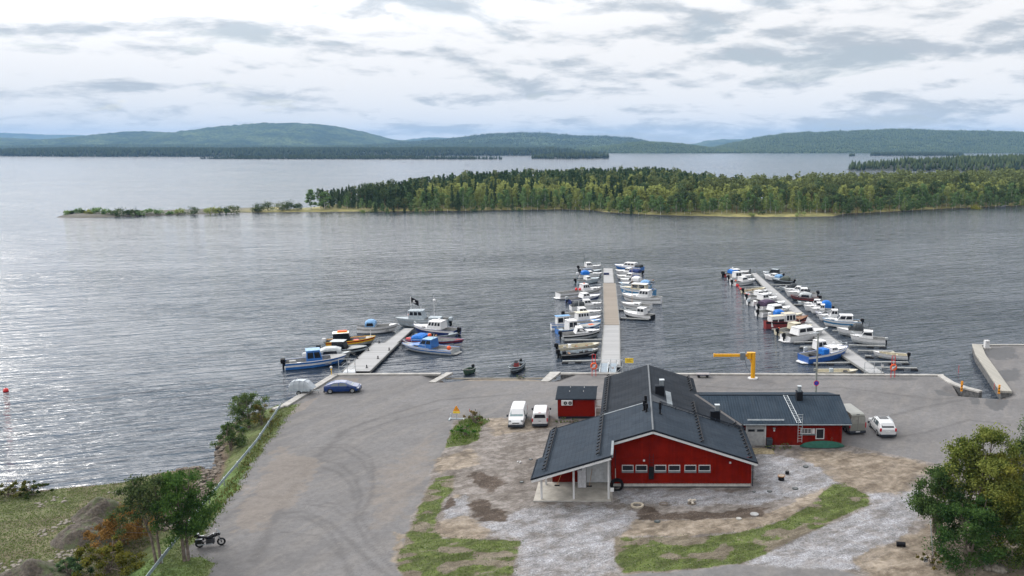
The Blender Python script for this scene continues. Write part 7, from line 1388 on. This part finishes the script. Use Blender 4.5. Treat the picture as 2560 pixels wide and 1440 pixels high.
# yard things
def put(mb, name, px, py, label, cat, group=None, rz=0.0, dz=0.0, smooth=False, bevel=0.0): o = mb.build(name, smooth=smooth, bevel=bevel); p = PG(px, py); o.location = (p.x, p.y, p.z + dz); o.rotation_euler = (0, 0, rz); return tag(o, label, cat, group)
LID = mat('cast_iron', (.055, .06, .06), .6)
def lid(px, py, r, label, m=LID, h=.06, grp=None): mb = MB(); mb.tube([(0, 0, -.05), (0, 0, h)], r, m, 18); mb.tube([(0, 0, h), (0, 0, h + .012)], r * .8, m, 16); mb.box(-r * .5, r * .5, -.02, .02, h + .012, h + .02, STEEL); put(mb, 'manhole_cover', px, py, label, 'manhole', grp)
lid(1327, 1149, .2, 'dark round manhole cover on the gravel, above and right of the white litter'); lid(1304, 1205.5, .22, 'dark round manhole cover just left of the porch'); lid(1659, 1260, .42, 'wide brown manhole cover in front of the fifth-right windows' if 0 else 'wide brownish manhole cover between the concrete ring and the white rubble', mat('rusty_lid', (.12, .10, .085), .8)); lid(1885, 1230, .15, 'tiny dark cover at the right corner of the red gable'); lid(1924, 1229, .24, 'dark oval cover right of the tiny one')
lid(2014, 1167, .3, 'dark manhole cover alone in the pale gravel towards the sandy patch'); lid(1988, 1222, .3, 'dark manhole cover ringed with dug-up soil'); lid(1643, 1304, .28, 'dark manhole cover half sunk at the edge of the hay strip', mat('wet_lid', (.05, .06, .06), .3)); lid(1886, 1286, .38, 'pale-rimmed manhole cover at the right end of the hay strip', mat('pale_rim', (.25, .25, .25), .5)); lid(1847, 1297, .25, 'faint small cover in the hay left of the pale-rimmed one', mat('hay_lid', (.3, .29, .27), .6)); lid(1361, 1197, .12, 'small dark drain beside the back porch post')
mb = MB(); rg = []
for i in range(21): A_0 = 2 * math.pi * i / 20; c_, s_ = math.cos(A_0), math.sin(A_0); rg.append([(c_ * .6, s_ * .6, -.1), (c_ * .6, s_ * .6, .14), (c_ * .42, s_ * .42, .14), (c_ * .42, s_ * .42, .02)])
mb.loft(rg, mat('ring_concrete', (.34, .30, .24), .85), cap=False); put(mb, 'concrete_ring', 1593, 1265, 'thick cream concrete well ring open at the top, beside the dark mud', 'well ring')
mb = MB(); mb.tube([(0, 0, -.02), (0, 0, .03)], .42, mat('rusty_lid', (.12, .10, .085), .8), 16); r5 = random.Random(5)
for i in range(9): mb.ball((r5.uniform(-.3, .3), r5.uniform(-.25, .25), .12 + r5.random() * .2), .14, mat('white_rubble', (.40, .36, .31), .8), sz=.8, n=5, k=4)
put(mb, 'rubble_heap', 1730, 1259, 'little heap of pale rubble on a round cover', 'rubble')
mb = MB(); mb.tube([(0, 0, 0), (0, 0, .4)], .3, BLACK, 16); mb.tube([(0, 0, .4), (0, 0, .46)], .36, mat('rust_rim', (.22, .11, .05), .8), 16); mb.tube([(0, 0, .46), (0, 0, .465)], .29, mat('sand_fill', (.28, .24, .20), .9), 16); put(mb, 'planter_tub', 1953, 1200, 'black tub with rusty rim filled with pale sand', 'tub')
mb = MB(); mb.tube([(0, 0, 0), (0, 0, .3)], .2, BLACK, 12); mb.tube([(0, 0, .3), (0, 0, .31)], .15, CHAR, 12); put(mb, 'plastic_cap', 1968, 1185, 'small black plastic drum just behind the sand-filled tub', 'drum')
mb = MB(); mb.tube([(-.35, 0, .2), (.35, 0, .2)], .2, BLACK, 14); mb.tube([(.35, 0, .2), (.36, 0, .2)], .15, CHAR, 14); put(mb, 'drain_pipe', 2252, 1366, 'short black plastic drain pipe lying at the foot of the trees', 'pipe', rz=R(-10))
# cable coil
mb = MB(); r5 = random.Random(8)
for k in range(9):
    R1 = .55 + r5.uniform(-.12, .08); cx_, cz_, yy = r5.uniform(-.05, .05), .62 + r5.uniform(-.05, .05), -.05 - k * .035; mb.tube([(cx_ + R1 * math.cos(i * .3307), yy + .03 * math.sin(i), cz_ + R1 * math.sin(i * .3307)) for i in range(20)], .045, BLACK, 5)
p = PG(1543, 1226); put(mb, 'cable_coil', 1543, 1226, 'large black coil of cable leaning on the red wall by the porch', 'cable coil')
mb = MB(); mb.tube([(0, 0, 0), (0, 0, 1.1)], .05, mat('grey_timber', (.26, .24, .22), .8), 5); mb.box(-.17, .17, -.12, .1, 1.1, 1.42, WHITE); o = mb.build('meter_box', bevel=.01); o.location = (-1.84, 73.35, 0); tag(o, 'small white box on a grey post at the right corner of the porch', 'meter box')
for i, (x, h, lab) in enumerate(((-5.02, 1.75, 'shorter of the two tall white boxes standing on the porch'), (-4.62, 1.98, 'taller of the two tall white boxes standing on the porch'))):
    o = MB().box(-.195, .195, -.3, .3, 0, h, mat('carton_white', (.50, .50, .53), .6)).build('tall_carton', bevel=.01); o.location = (x, 76.85, .105); tag(o, lab, 'box')
for xa_, xb_, y0, lab in ((-6.9, -7.25, 77.3, 'push broom leaning on the red boards at the left of the porch'), (-4.12, -4.12, 77.1, 'push broom leaning beside the white door')):
    t = thing('push_broom', lab, 'broom', (xb_, y0 - .3, .105)); mb = MB(); mb.tube([(0, 0, .08), (xa_ - xb_ + .25, .85 if xa_ != xb_ else .8, 1.5)], .02, mat('broom_wood', (.45, .25, .12), .7), 5); mb.build('handle', t); mb = MB(); mb.box(-.25, .25, -.05, .05, 0, .1, BLACK); mb.build('head', t)
# green canoe under a cover by the low wing
mb = MB(); rg = []
for i in range(13):
    u = i / 12; x = -2.45 + 4.9 * u; w = .48 * math.sin(math.pi * u) ** .55 + .02; h = .58 * math.sin(math.pi * u) ** .5 + .08; rg.append([(x, -w, .1), (x, -w * .75, .1 + h * .6), (x, 0, .1 + h), (x, w * .75, .1 + h * .6), (x, w, .1)])
mb.loft(rg, mat('canoe_green', (.022, .085, .062), .5), closed=True); o = mb.build('canoe', smooth=False); p = PG(2057, 1121); o.location = (p.x, p.y + .35, 0); tag(o, 'upturned dark green canoe lying along the wall of the low wing', 'canoe')
t = thing('wheelie_bin', 'dark grey wheelie bin beside the white double doors of the low wing', 'bin', (14.98, 87.6, 0)); mb = MB(); mb.loft([[(-.25, -.3, .05), (.25, -.3, .05), (.25, .3, .05), (-.25, .3, .05)], [(-.3, -.36, 1.0), (.3, -.36, 1.0), (.3, .36, 1.0), (-.3, .36, 1.0)]], mat('bin_grey', (.035, .045, .055), .5)); mb.build('body', t); mb = MB(); mb.box(-.32, .32, -.38, .38, 1.0, 1.08, mat('bin_grey', (.035, .045, .055), .5)); mb.build('lid', t)
mb = MB(); mb.box(-1.2, 1.2, -.9, .9, -.05, .05, mat('yellow_slab', (.24, .20, .13), .9, var=.25)); put(mb, 'door_step', 1906, 1128, 'worn sandy-coloured slab in front of the white double doors', 'slab')
mb = MB(); mb.tube([(.0, 0, .5), (.12, 0, .7), (0, 0, .95), (-.12, 0, .7), (0, 0, .5)], .02, WOOD, 4); o = mb.build('hanging_rope'); o.location = (21.9, 88.0, .2); tag(o, 'loop of pale rope hanging on the red wall above the canoe', 'rope')
mb = MB(); [mb.ball((r5.uniform(-.25, .25), r5.uniform(-.15, .15), .06), .1, WHITE, n=5, k=4) for i in range(5)]; put(mb, 'litter', 1299, 1157, 'small white scrap of litter on the gravel left of the porch roof', 'litter')
# small framed notice at the bottom right and its leaning pole
p = PG(2314, 1410); t = thing('small_notice', 'small dark framed notice board near the ground under the right-hand trees', 'sign', (p.x, p.y, p.z), R(4)); mb = MB(); mb.box(-.17, .17, -.02, .02, .15, .62, WHITE); fr2 = mb.build('frame', t); mb = MB(); mb.box(-.13, .13, -.03, -.02, .19, .58, CHAR); pn = mb.build('panel', fr2); mb = MB(); mb.box(-.10, .10, -.036, -.03, .24, .29, WHITE); mb.ball((0, -.034, .48), .06, WHITE, sy=.1); mb.build('print', fr2)
mb = MB(); mb.tube([(0, 0, -.1), (-.35, .3, 3.4)], .035, STEEL, 6); put(mb, 'leaning_pole', 2334, 1406, 'thin grey pole leaning among the right-hand trees', 'pole')
p = PG(608, 1110); t = thing('small_blue_sign', 'little blue sign on a pale stick among the bushes by the guard rail', 'sign', (p.x, p.y, p.z)); mb = MB(); mb.tube([(0, 0, 0), (0, 0, 1.7)], .03, mat('grey_timber', (.26, .24, .22), .8), 5); mb.build('post', t); mb = MB(); mb.box(-.2, .2, -.03, .0, 1.5, 2.0, mat('sign_dull_blue', (.08, .16, .27), .6)); mb.build('panel', t)
# beach bits
for px, py, lab in ((1121, 946, 'short dark wooden stake at the left end of the beach'), (1273, 943, 'short stake on the beach by the dark aluminium boat')): mb = MB(); mb.tube([(0, 0, -.2), (0, 0, .9)], .07, CHAR, 5); put(mb, 'stake', px, py, lab, 'stake')
mb = MB(); mb.beam((-8.0, 0, 0), (8.0, .1, 0), .3, .16, mat('beach_timber', (.22, .20, .17), .9)); o = mb.build('timber_beam'); o.location = (-19, 117.6, -.62); o.rotation_euler = (0, 0, 0); tag(o, 'long weathered timber edging the sand beach at the water', 'beam')

# ================================================================ SOIL HEAPS, STONES, FOREGROUND TREES
def heap(px, py, w, d, h, label, m, rz=0.0, seed=0):
    p = PG(px, py); n = 34; u = np.linspace(-1, 1, n); A, Bq = np.meshgrid(u, u, indexing='ij'); r = np.hypot(A, Bq)
    nn_ = fbm(A * 2.2 + seed, Bq * 2.2 + seed, 5) - .5; z_ = h * np.clip(1 - r ** 1.5, 0, 1) ** .9 * (1 + 1.0 * nn_) + nn_ * .18 - .12 - .6 * np.clip(r - 1, 0, 1)
    ii = np.arange(n * n).reshape(n, n); f = np.stack([ii[:-1, :-1], ii[1:, :-1], ii[1:, 1:], ii[:-1, 1:]], -1).reshape(-1, 4)
    o = link('soil_heap', fastmesh('soil_heap', np.stack([A.ravel() * w / 2, Bq.ravel() * d / 2, z_.ravel()], 1), f, [m], smooth=True)); o.location = (p.x, p.y, p.z); o.rotation_euler = (0, 0, rz); return tag(o, label, 'soil heap')
def m_soil():
    m = bpy.data.materials.new('heaped_soil'); m.use_nodes = True; t = NT(m.node_tree); bs = t.n['Principled BSDF']; pos = t.node('ShaderNodeNewGeometry').outputs['Position']
    n = t.noise(pos, .9, 6, .7); n2 = t.noise(pos, 5, 5, .75); c = t.mix(t.ss(n2, .35, .65), (.035, .028, .022), (.095, .078, .062)); c = t.mix(t.math('MULTIPLY', t.ss(n, .46, .60), .7), c, (.06, .08, .028))
    t.l.new(c, bs.inputs['Base Color']); bs.inputs['Roughness'].default_value = .95; bn = t.node('ShaderNodeBump'); bn.inputs['Distance'].default_value = .12; t.l.new(n2, bn.inputs['Height']); t.l.new(bn.outputs[0], bs.inputs['Normal']); return m
SO = m_soil()
heap(250, 1288, 4.8, 4.0, 1.5, 'brown soil heap farthest from the camera, beside the trees on the left', SO, .3, 1)
heap(222, 1345, 6.0, 4.6, 1.6, 'broad brown soil heap in the middle of the three, weeds on its crest', SO, .2, 5)
heap(82, 1452, 7.5, 5.0, 1.7, 'dark soil heap cut off by the bottom edge at the left corner', SO, 0, 9)
STN = mat('field_stone', (.20, .18, .155), .9, var=.3); r7 = random.Random(3)
for px, py, n, s_, lab in ((172, 1305, 26, 1.2, 'loose patch of pale stones between the two upper soil heaps'), (168, 1386, 30, 1.3, 'oval patch of pale stones in the grass below the middle heap'), (105, 1330, 12, .9, 'small scatter of pale stones on the meadow'), (25, 1420, 26, 1.4, 'pale stones by the corner soil heap at the left edge'), (125, 1256, 16, 1.4, 'thin line of stones on the upper meadow'), (290, 1232, 12, .9, 'few pale stones behind the farthest heap')):
    p = PG(px, py); t = thing('stone_pile', lab, 'stones', (p.x, p.y, p.z))
    for i in range(n):
        x = r7.gauss(0, .5 * s_); y = r7.gauss(0, .45 * s_); r = r7.uniform(.08, .2); mb = MB(); mb.ball((0, 0, 0), r, STN, r7.uniform(.8, 1.5), r7.uniform(.8, 1.3), .55, 6, 4); o = mb.build('stone', t); o.location = (x, y, gz(p.x + x, p.y + y) - p.z + .03)
rk = mat('bank_rock', (.12, .10, .082), .9, var=.35, bump=.5)
mb = MB()
for i in range(420):
    k = r7.random(); seg = [(-40, 0)]
    j = r7.randrange(9, len(shore_l) - 2); a, b = shore_l[j], shore_l[j + 1]; u = r7.random(); x = a[0] + (b[0] - a[0]) * u + r7.uniform(-.5, .6); y = a[1] + (b[1] - a[1]) * u + r7.uniform(-.5, .4); mb.ball((x, y, gz(x, y) + .02), r7.uniform(.1, .38), rk, r7.uniform(.8, 1.5), r7.uniform(.8, 1.4), .7, 6, 4)
tag(mb.build('shore_rocks'), kind='stuff')
for px, py, r, lab in ((2432, 1421, .3, 'smallest pale boulder at the foot of the right-hand trees'), (2470, 1424, .32, 'round pale boulder between two others under the right-hand trees'), (2497, 1428, .55, 'largest pale boulder under the right-hand trees'), (2370, 1417, .25, 'flat pale boulder near the leaning pole')):
    mb = MB(); mb.ball((0, 0, r * .3), r, STN, 1.2, 1, .75, 9, 6); put(mb, 'boulder', px, py, lab, 'boulder')

def big_tree(px, py, h, w, label, a, b, c, seed, n=60, per=150, size=.26, stems=3, name='deciduous_tree', low=.12, lean=0.0, trans=.35, cat='tree', group=None, bark=None, base=None, flat=1.0, tuft=.5):
    rs = np.random.RandomState(seed); p = PG(px, py) if base is None else Vector(base); t = thing(name, label, cat, (p.x, p.y, p.z), 0, group); m = m_leaf('leaf_' + str(seed), a, b, c, trans); cent = []; rad = []
    stemtops = []
    for s in range(stems):
        ang = s * 6.28 / stems + rs.rand(); rr = w * .26 * (rs.rand() * .7 + .3) if stems > 1 else 0; stemtops.append((rr * math.cos(ang) + lean, rr * math.sin(ang), h * rs.uniform(.82, 1.0) if s else h))
    for i in range(n):
        st_ = stemtops[rs.randint(stems)]; u = rs.uniform(low, 1.0) ** .85; wid = w * .5 * (math.sin(math.pi * min(1, .18 + .78 * u)) ** .75) * rs.uniform(.25, 1.0); ang = rs.rand() * 6.28
        cent.append((st_[0] * u + wid * math.cos(ang), st_[1] * u + wid * math.sin(ang) * flat, st_[2] * u * (1 if u < .9 else .97))); rad.append(max(h * .085, min(w, h) * .13) * rs.uniform(.6, 1.3) * (1.1 - .4 * u))
    V, tn = clumps(cent, rad, per, size, rs, .22)
    # height makes young leaves at the top paler (their own colour)
    link('crown', fastmesh('crown', V, np.arange(len(V)).reshape(-1, 4), [m], tone=tn), t)
    mb = MB(); bk = bark or mat('grey_bark', (.16, .13, .11), .9, var=.3, bump=.5)
    for sx_, sy_, sz_ in stemtops:
        pts_ = [(sx_ * .06 + rs.normal(0, .1), sy_ * .06, -.3), (sx_ * .3, sy_ * .3, sz_ * .3), (sx_ * .65 + rs.normal(0, .1), sy_ * .65, sz_ * .65), (sx_, sy_, sz_ * .96)]; mb.tube(pts_, h * .014 + .03, bk, 6, .02)
    for c_ in cent[::2]:
        k = stemtops[rs.randint(stems)]; u = max(.1, min(.9, c_[2] / h - .15)); mb.tube([(k[0] * u, k[1] * u, k[2] * u), ((c_[0] + k[0] * u) / 2, (c_[1] + k[1] * u) / 2, (c_[2] * .9 + k[2] * u) / 2 + .1), c_], .035, bk, 4, .01)
    mb.build('trunk', t); return t
G1, G2, G3 = (.022, .05, .012), (.085, .135, .035), None
big_tree(398, 1408, 7.6, 5.0, 'grey-green thin-leaved tree with leaning stems, left of the darker tree by the guard rail', (.034, .060, .024), (.12, .155, .062), None, 101, 54, 150, .16, 2, low=.42, lean=-.9)
big_tree(462, 1402, 7.9, 4.6, 'dark green bushy tree beside the motorcycle', (.022, .055, .016), (.075, .135, .032), None, 102, 70, 200, .17, 3, low=.2)
big_tree(622, 1068, 4.2, 4.6, 'round green bush of willow between the water and the top of the guard rail', (.045, .075, .025), (.14, .19, .07), None, 103, 50, 150, .18, 4, name='willow_bush', cat='bush', low=.1)
big_tree(578, 1126, 3.2, 3.6, 'lower loose green bush at the water edge left of the round one', (.04, .07, .022), (.12, .175, .065), None, 104, 34, 130, .18, 3, name='willow_bush', cat='bush', low=.1)
big_tree(655, 1062, 2.6, 3.0, 'small brownish-green bush right at the guard rail', (.06, .055, .015), (.17, .15, .05), None, 105, 14, 70, .18, 3, name='low_bush', cat='bush', low=.1)
big_tree(20, 1240, 1.5, 5.0, 'low green and rust-brown bush at the water on the left edge', (.05, .045, .012), (.12, .13, .04), None, 106, 34, 110, .17, 4, name='low_bush', cat='bush', low=.1, flat=.5)
big_tree(85, 1238, 1.3, 4.6, 'thin-twigged low green bush at the water, right of the rust-brown one', (.03, .05, .014), (.09, .13, .04), None, 107, 26, 90, .15, 4, name='low_bush', cat='bush', low=.1, flat=.5)
big_tree(300, 1372, 3.2, 6.0, 'orange-brown autumn bush below the left trees', (.12, .065, .02), (.30, .18, .06), None, 108, 50, 150, .17, 5, name='autumn_bush', cat='bush', low=.08)
big_tree(350, 1340, 3.2, 4.2, 'smaller orange-brown bush behind the larger one', (.10, .07, .02), (.26, .18, .06), None, 109, 30, 130, .17, 4, name='autumn_bush', cat='bush', low=.08)
big_tree(270, 1432, 2.6, 6.0, 'yellow-green shrub mixed with brown at the bottom left', (.05, .06, .012), (.17, .16, .035), None, 110, 44, 140, .17, 5, name='low_bush', cat='bush', low=.08)
big_tree(175, 1450, 1.8, 3.2, 'grey-green leafy shrub at the bottom edge by the dark heap', (.03, .06, .025), (.11, .17, .08), None, 111, 28, 120, .17, 4, name='low_bush', cat='bush', low=.08)
big_tree(345, 1290, 1.7, 2.6, 'pale green shrub between the heap and the left trees', (.05, .09, .02), (.15, .22, .06), None, 112, 14, 70, .18, 4, name='low_bush', cat='bush', low=.08)
big_tree(1165, 1088, 1.3, 3.2, 'bright green nettle clump below the warning sign', (.03, .085, .015), (.09, .19, .04), None, 113, 18, 90, .15, 6, name='weed_clump', cat='weeds', low=.1)
big_tree(1185, 1058, 1.5, 3.0, 'reddish-tipped weed clump behind the nettles', (.06, .07, .02), (.22, .15, .08), None, 114, 16, 80, .15, 6, name='weed_clump', cat='weeds', low=.1)
# right-hand group
big_tree(2345, 1360, 6.9, 5.2, 'left-most dark green tree of the right-hand group, over the gravel', (.030, .065, .022), (.11, .17, .055), None, 121, 60, 230, .19, 3, low=.25)
big_tree(2430, 1372, 10.4, 6.0, 'tallest tree of the right-hand group with yellowing top leaves', (.045, .075, .016), (.20, .22, .055), None, 122, 90, 260, .19, 3, low=.3)
big_tree(2500, 1385, 8.6, 5.6, 'yellow-green tree in the middle of the right-hand group', (.060, .080, .015), (.24, .235, .05), None, 123, 76, 260, .19, 3, low=.2)
big_tree(2420, 1412, 5.6, 5.4, 'low broad dark green tree in front of the right-hand group', (.022, .058, .018), (.09, .16, .045), None, 124, 64, 250, .18, 4, low=.12)
big_tree(2548, 1355, 10.6, 4.6, 'dark grey-green tree cut off by the right edge', (.030, .052, .026), (.10, .135, .06), None, 125, 64, 230, .19, 2, low=.2)
big_tree(2560, 1418, 6.6, 5.0, 'olive tree at the bottom right corner', (.035, .062, .018), (.15, .18, .045), None, 126, 64, 250, .18, 3, low=.1)
t = big_tree(2335, 1330, 6.2, 4.4, 'leafless grey-twigged sapling behind the left-most tree of the right-hand group', (.08, .065, .055), (.16, .13, .11), None, 127, 22, 14, .12, 4, low=.4, name='bare_tree')
big_tree(2330, 1412, 1.2, 2.6, 'low yellow-brown weeds around the small notice', (.05, .05, .015), (.16, .13, .04), None, 128, 14, 60, .15, 5, name='weed_clump', cat='weeds', low=.1)
for px, py, w_, sd, lab in ((1402, 1056, 2.0, 131, 'tuft of weeds at the near left corner of the red shed'), (1432, 1058, 2.2, 132, 'tuft of yellowish weeds along the foot of the red shed'), (1936, 1124, 2.0, 133, 'green weeds beside the wheelie bin'), (1968, 1122, 1.8, 134, 'green weeds at the foot of the roof ladder'), (2385, 946, 0.01, 135, ''), (2466, 972, 1.4, 136, 'green tuft growing at the foot of the plank-topped wall'), (1370, 945, 1.6, 137, 'green tuft by the right wing wall of the beach'), (1128, 948, 1.2, 138, 'green tuft by the left wing wall of the beach'), (1300, 948, 2.4, 139, 'low yellow-green tuft on the middle of the beach')):
    if w_ > .1: big_tree(px, py, .55, w_, lab, (.05, .09, .02), (.14, .19, .05), None, sd, 10, 60, .12, 5, name='weed_clump', cat='weeds', low=.1, flat=.5)

# ================================================================ HAZE
mb = MB(); mh = bpy.data.materials.new('air'); mh.use_nodes = True; t = NT(mh.node_tree); t.n.remove(t.n['Principled BSDF'])
v = t.node('ShaderNodeVolumePrincipled'); v.inputs['Color'].default_value = (.28, .50, .82, 1); v.inputs['Density'].default_value = 6.5e-5; v.inputs['Anisotropy'].default_value = .0
t.l.new(v.outputs[0], t.n['Material Output'].inputs['Volume'])
mb.box(-14900, 14900, -300, 14900, -4.5, 310, mh); tag(mb.build('haze'), kind='stuff')
SC.cycles.volume_bounces = 0; SC.cycles.max_bounces = 6; SC.cycles.sample_clamp_indirect = 6
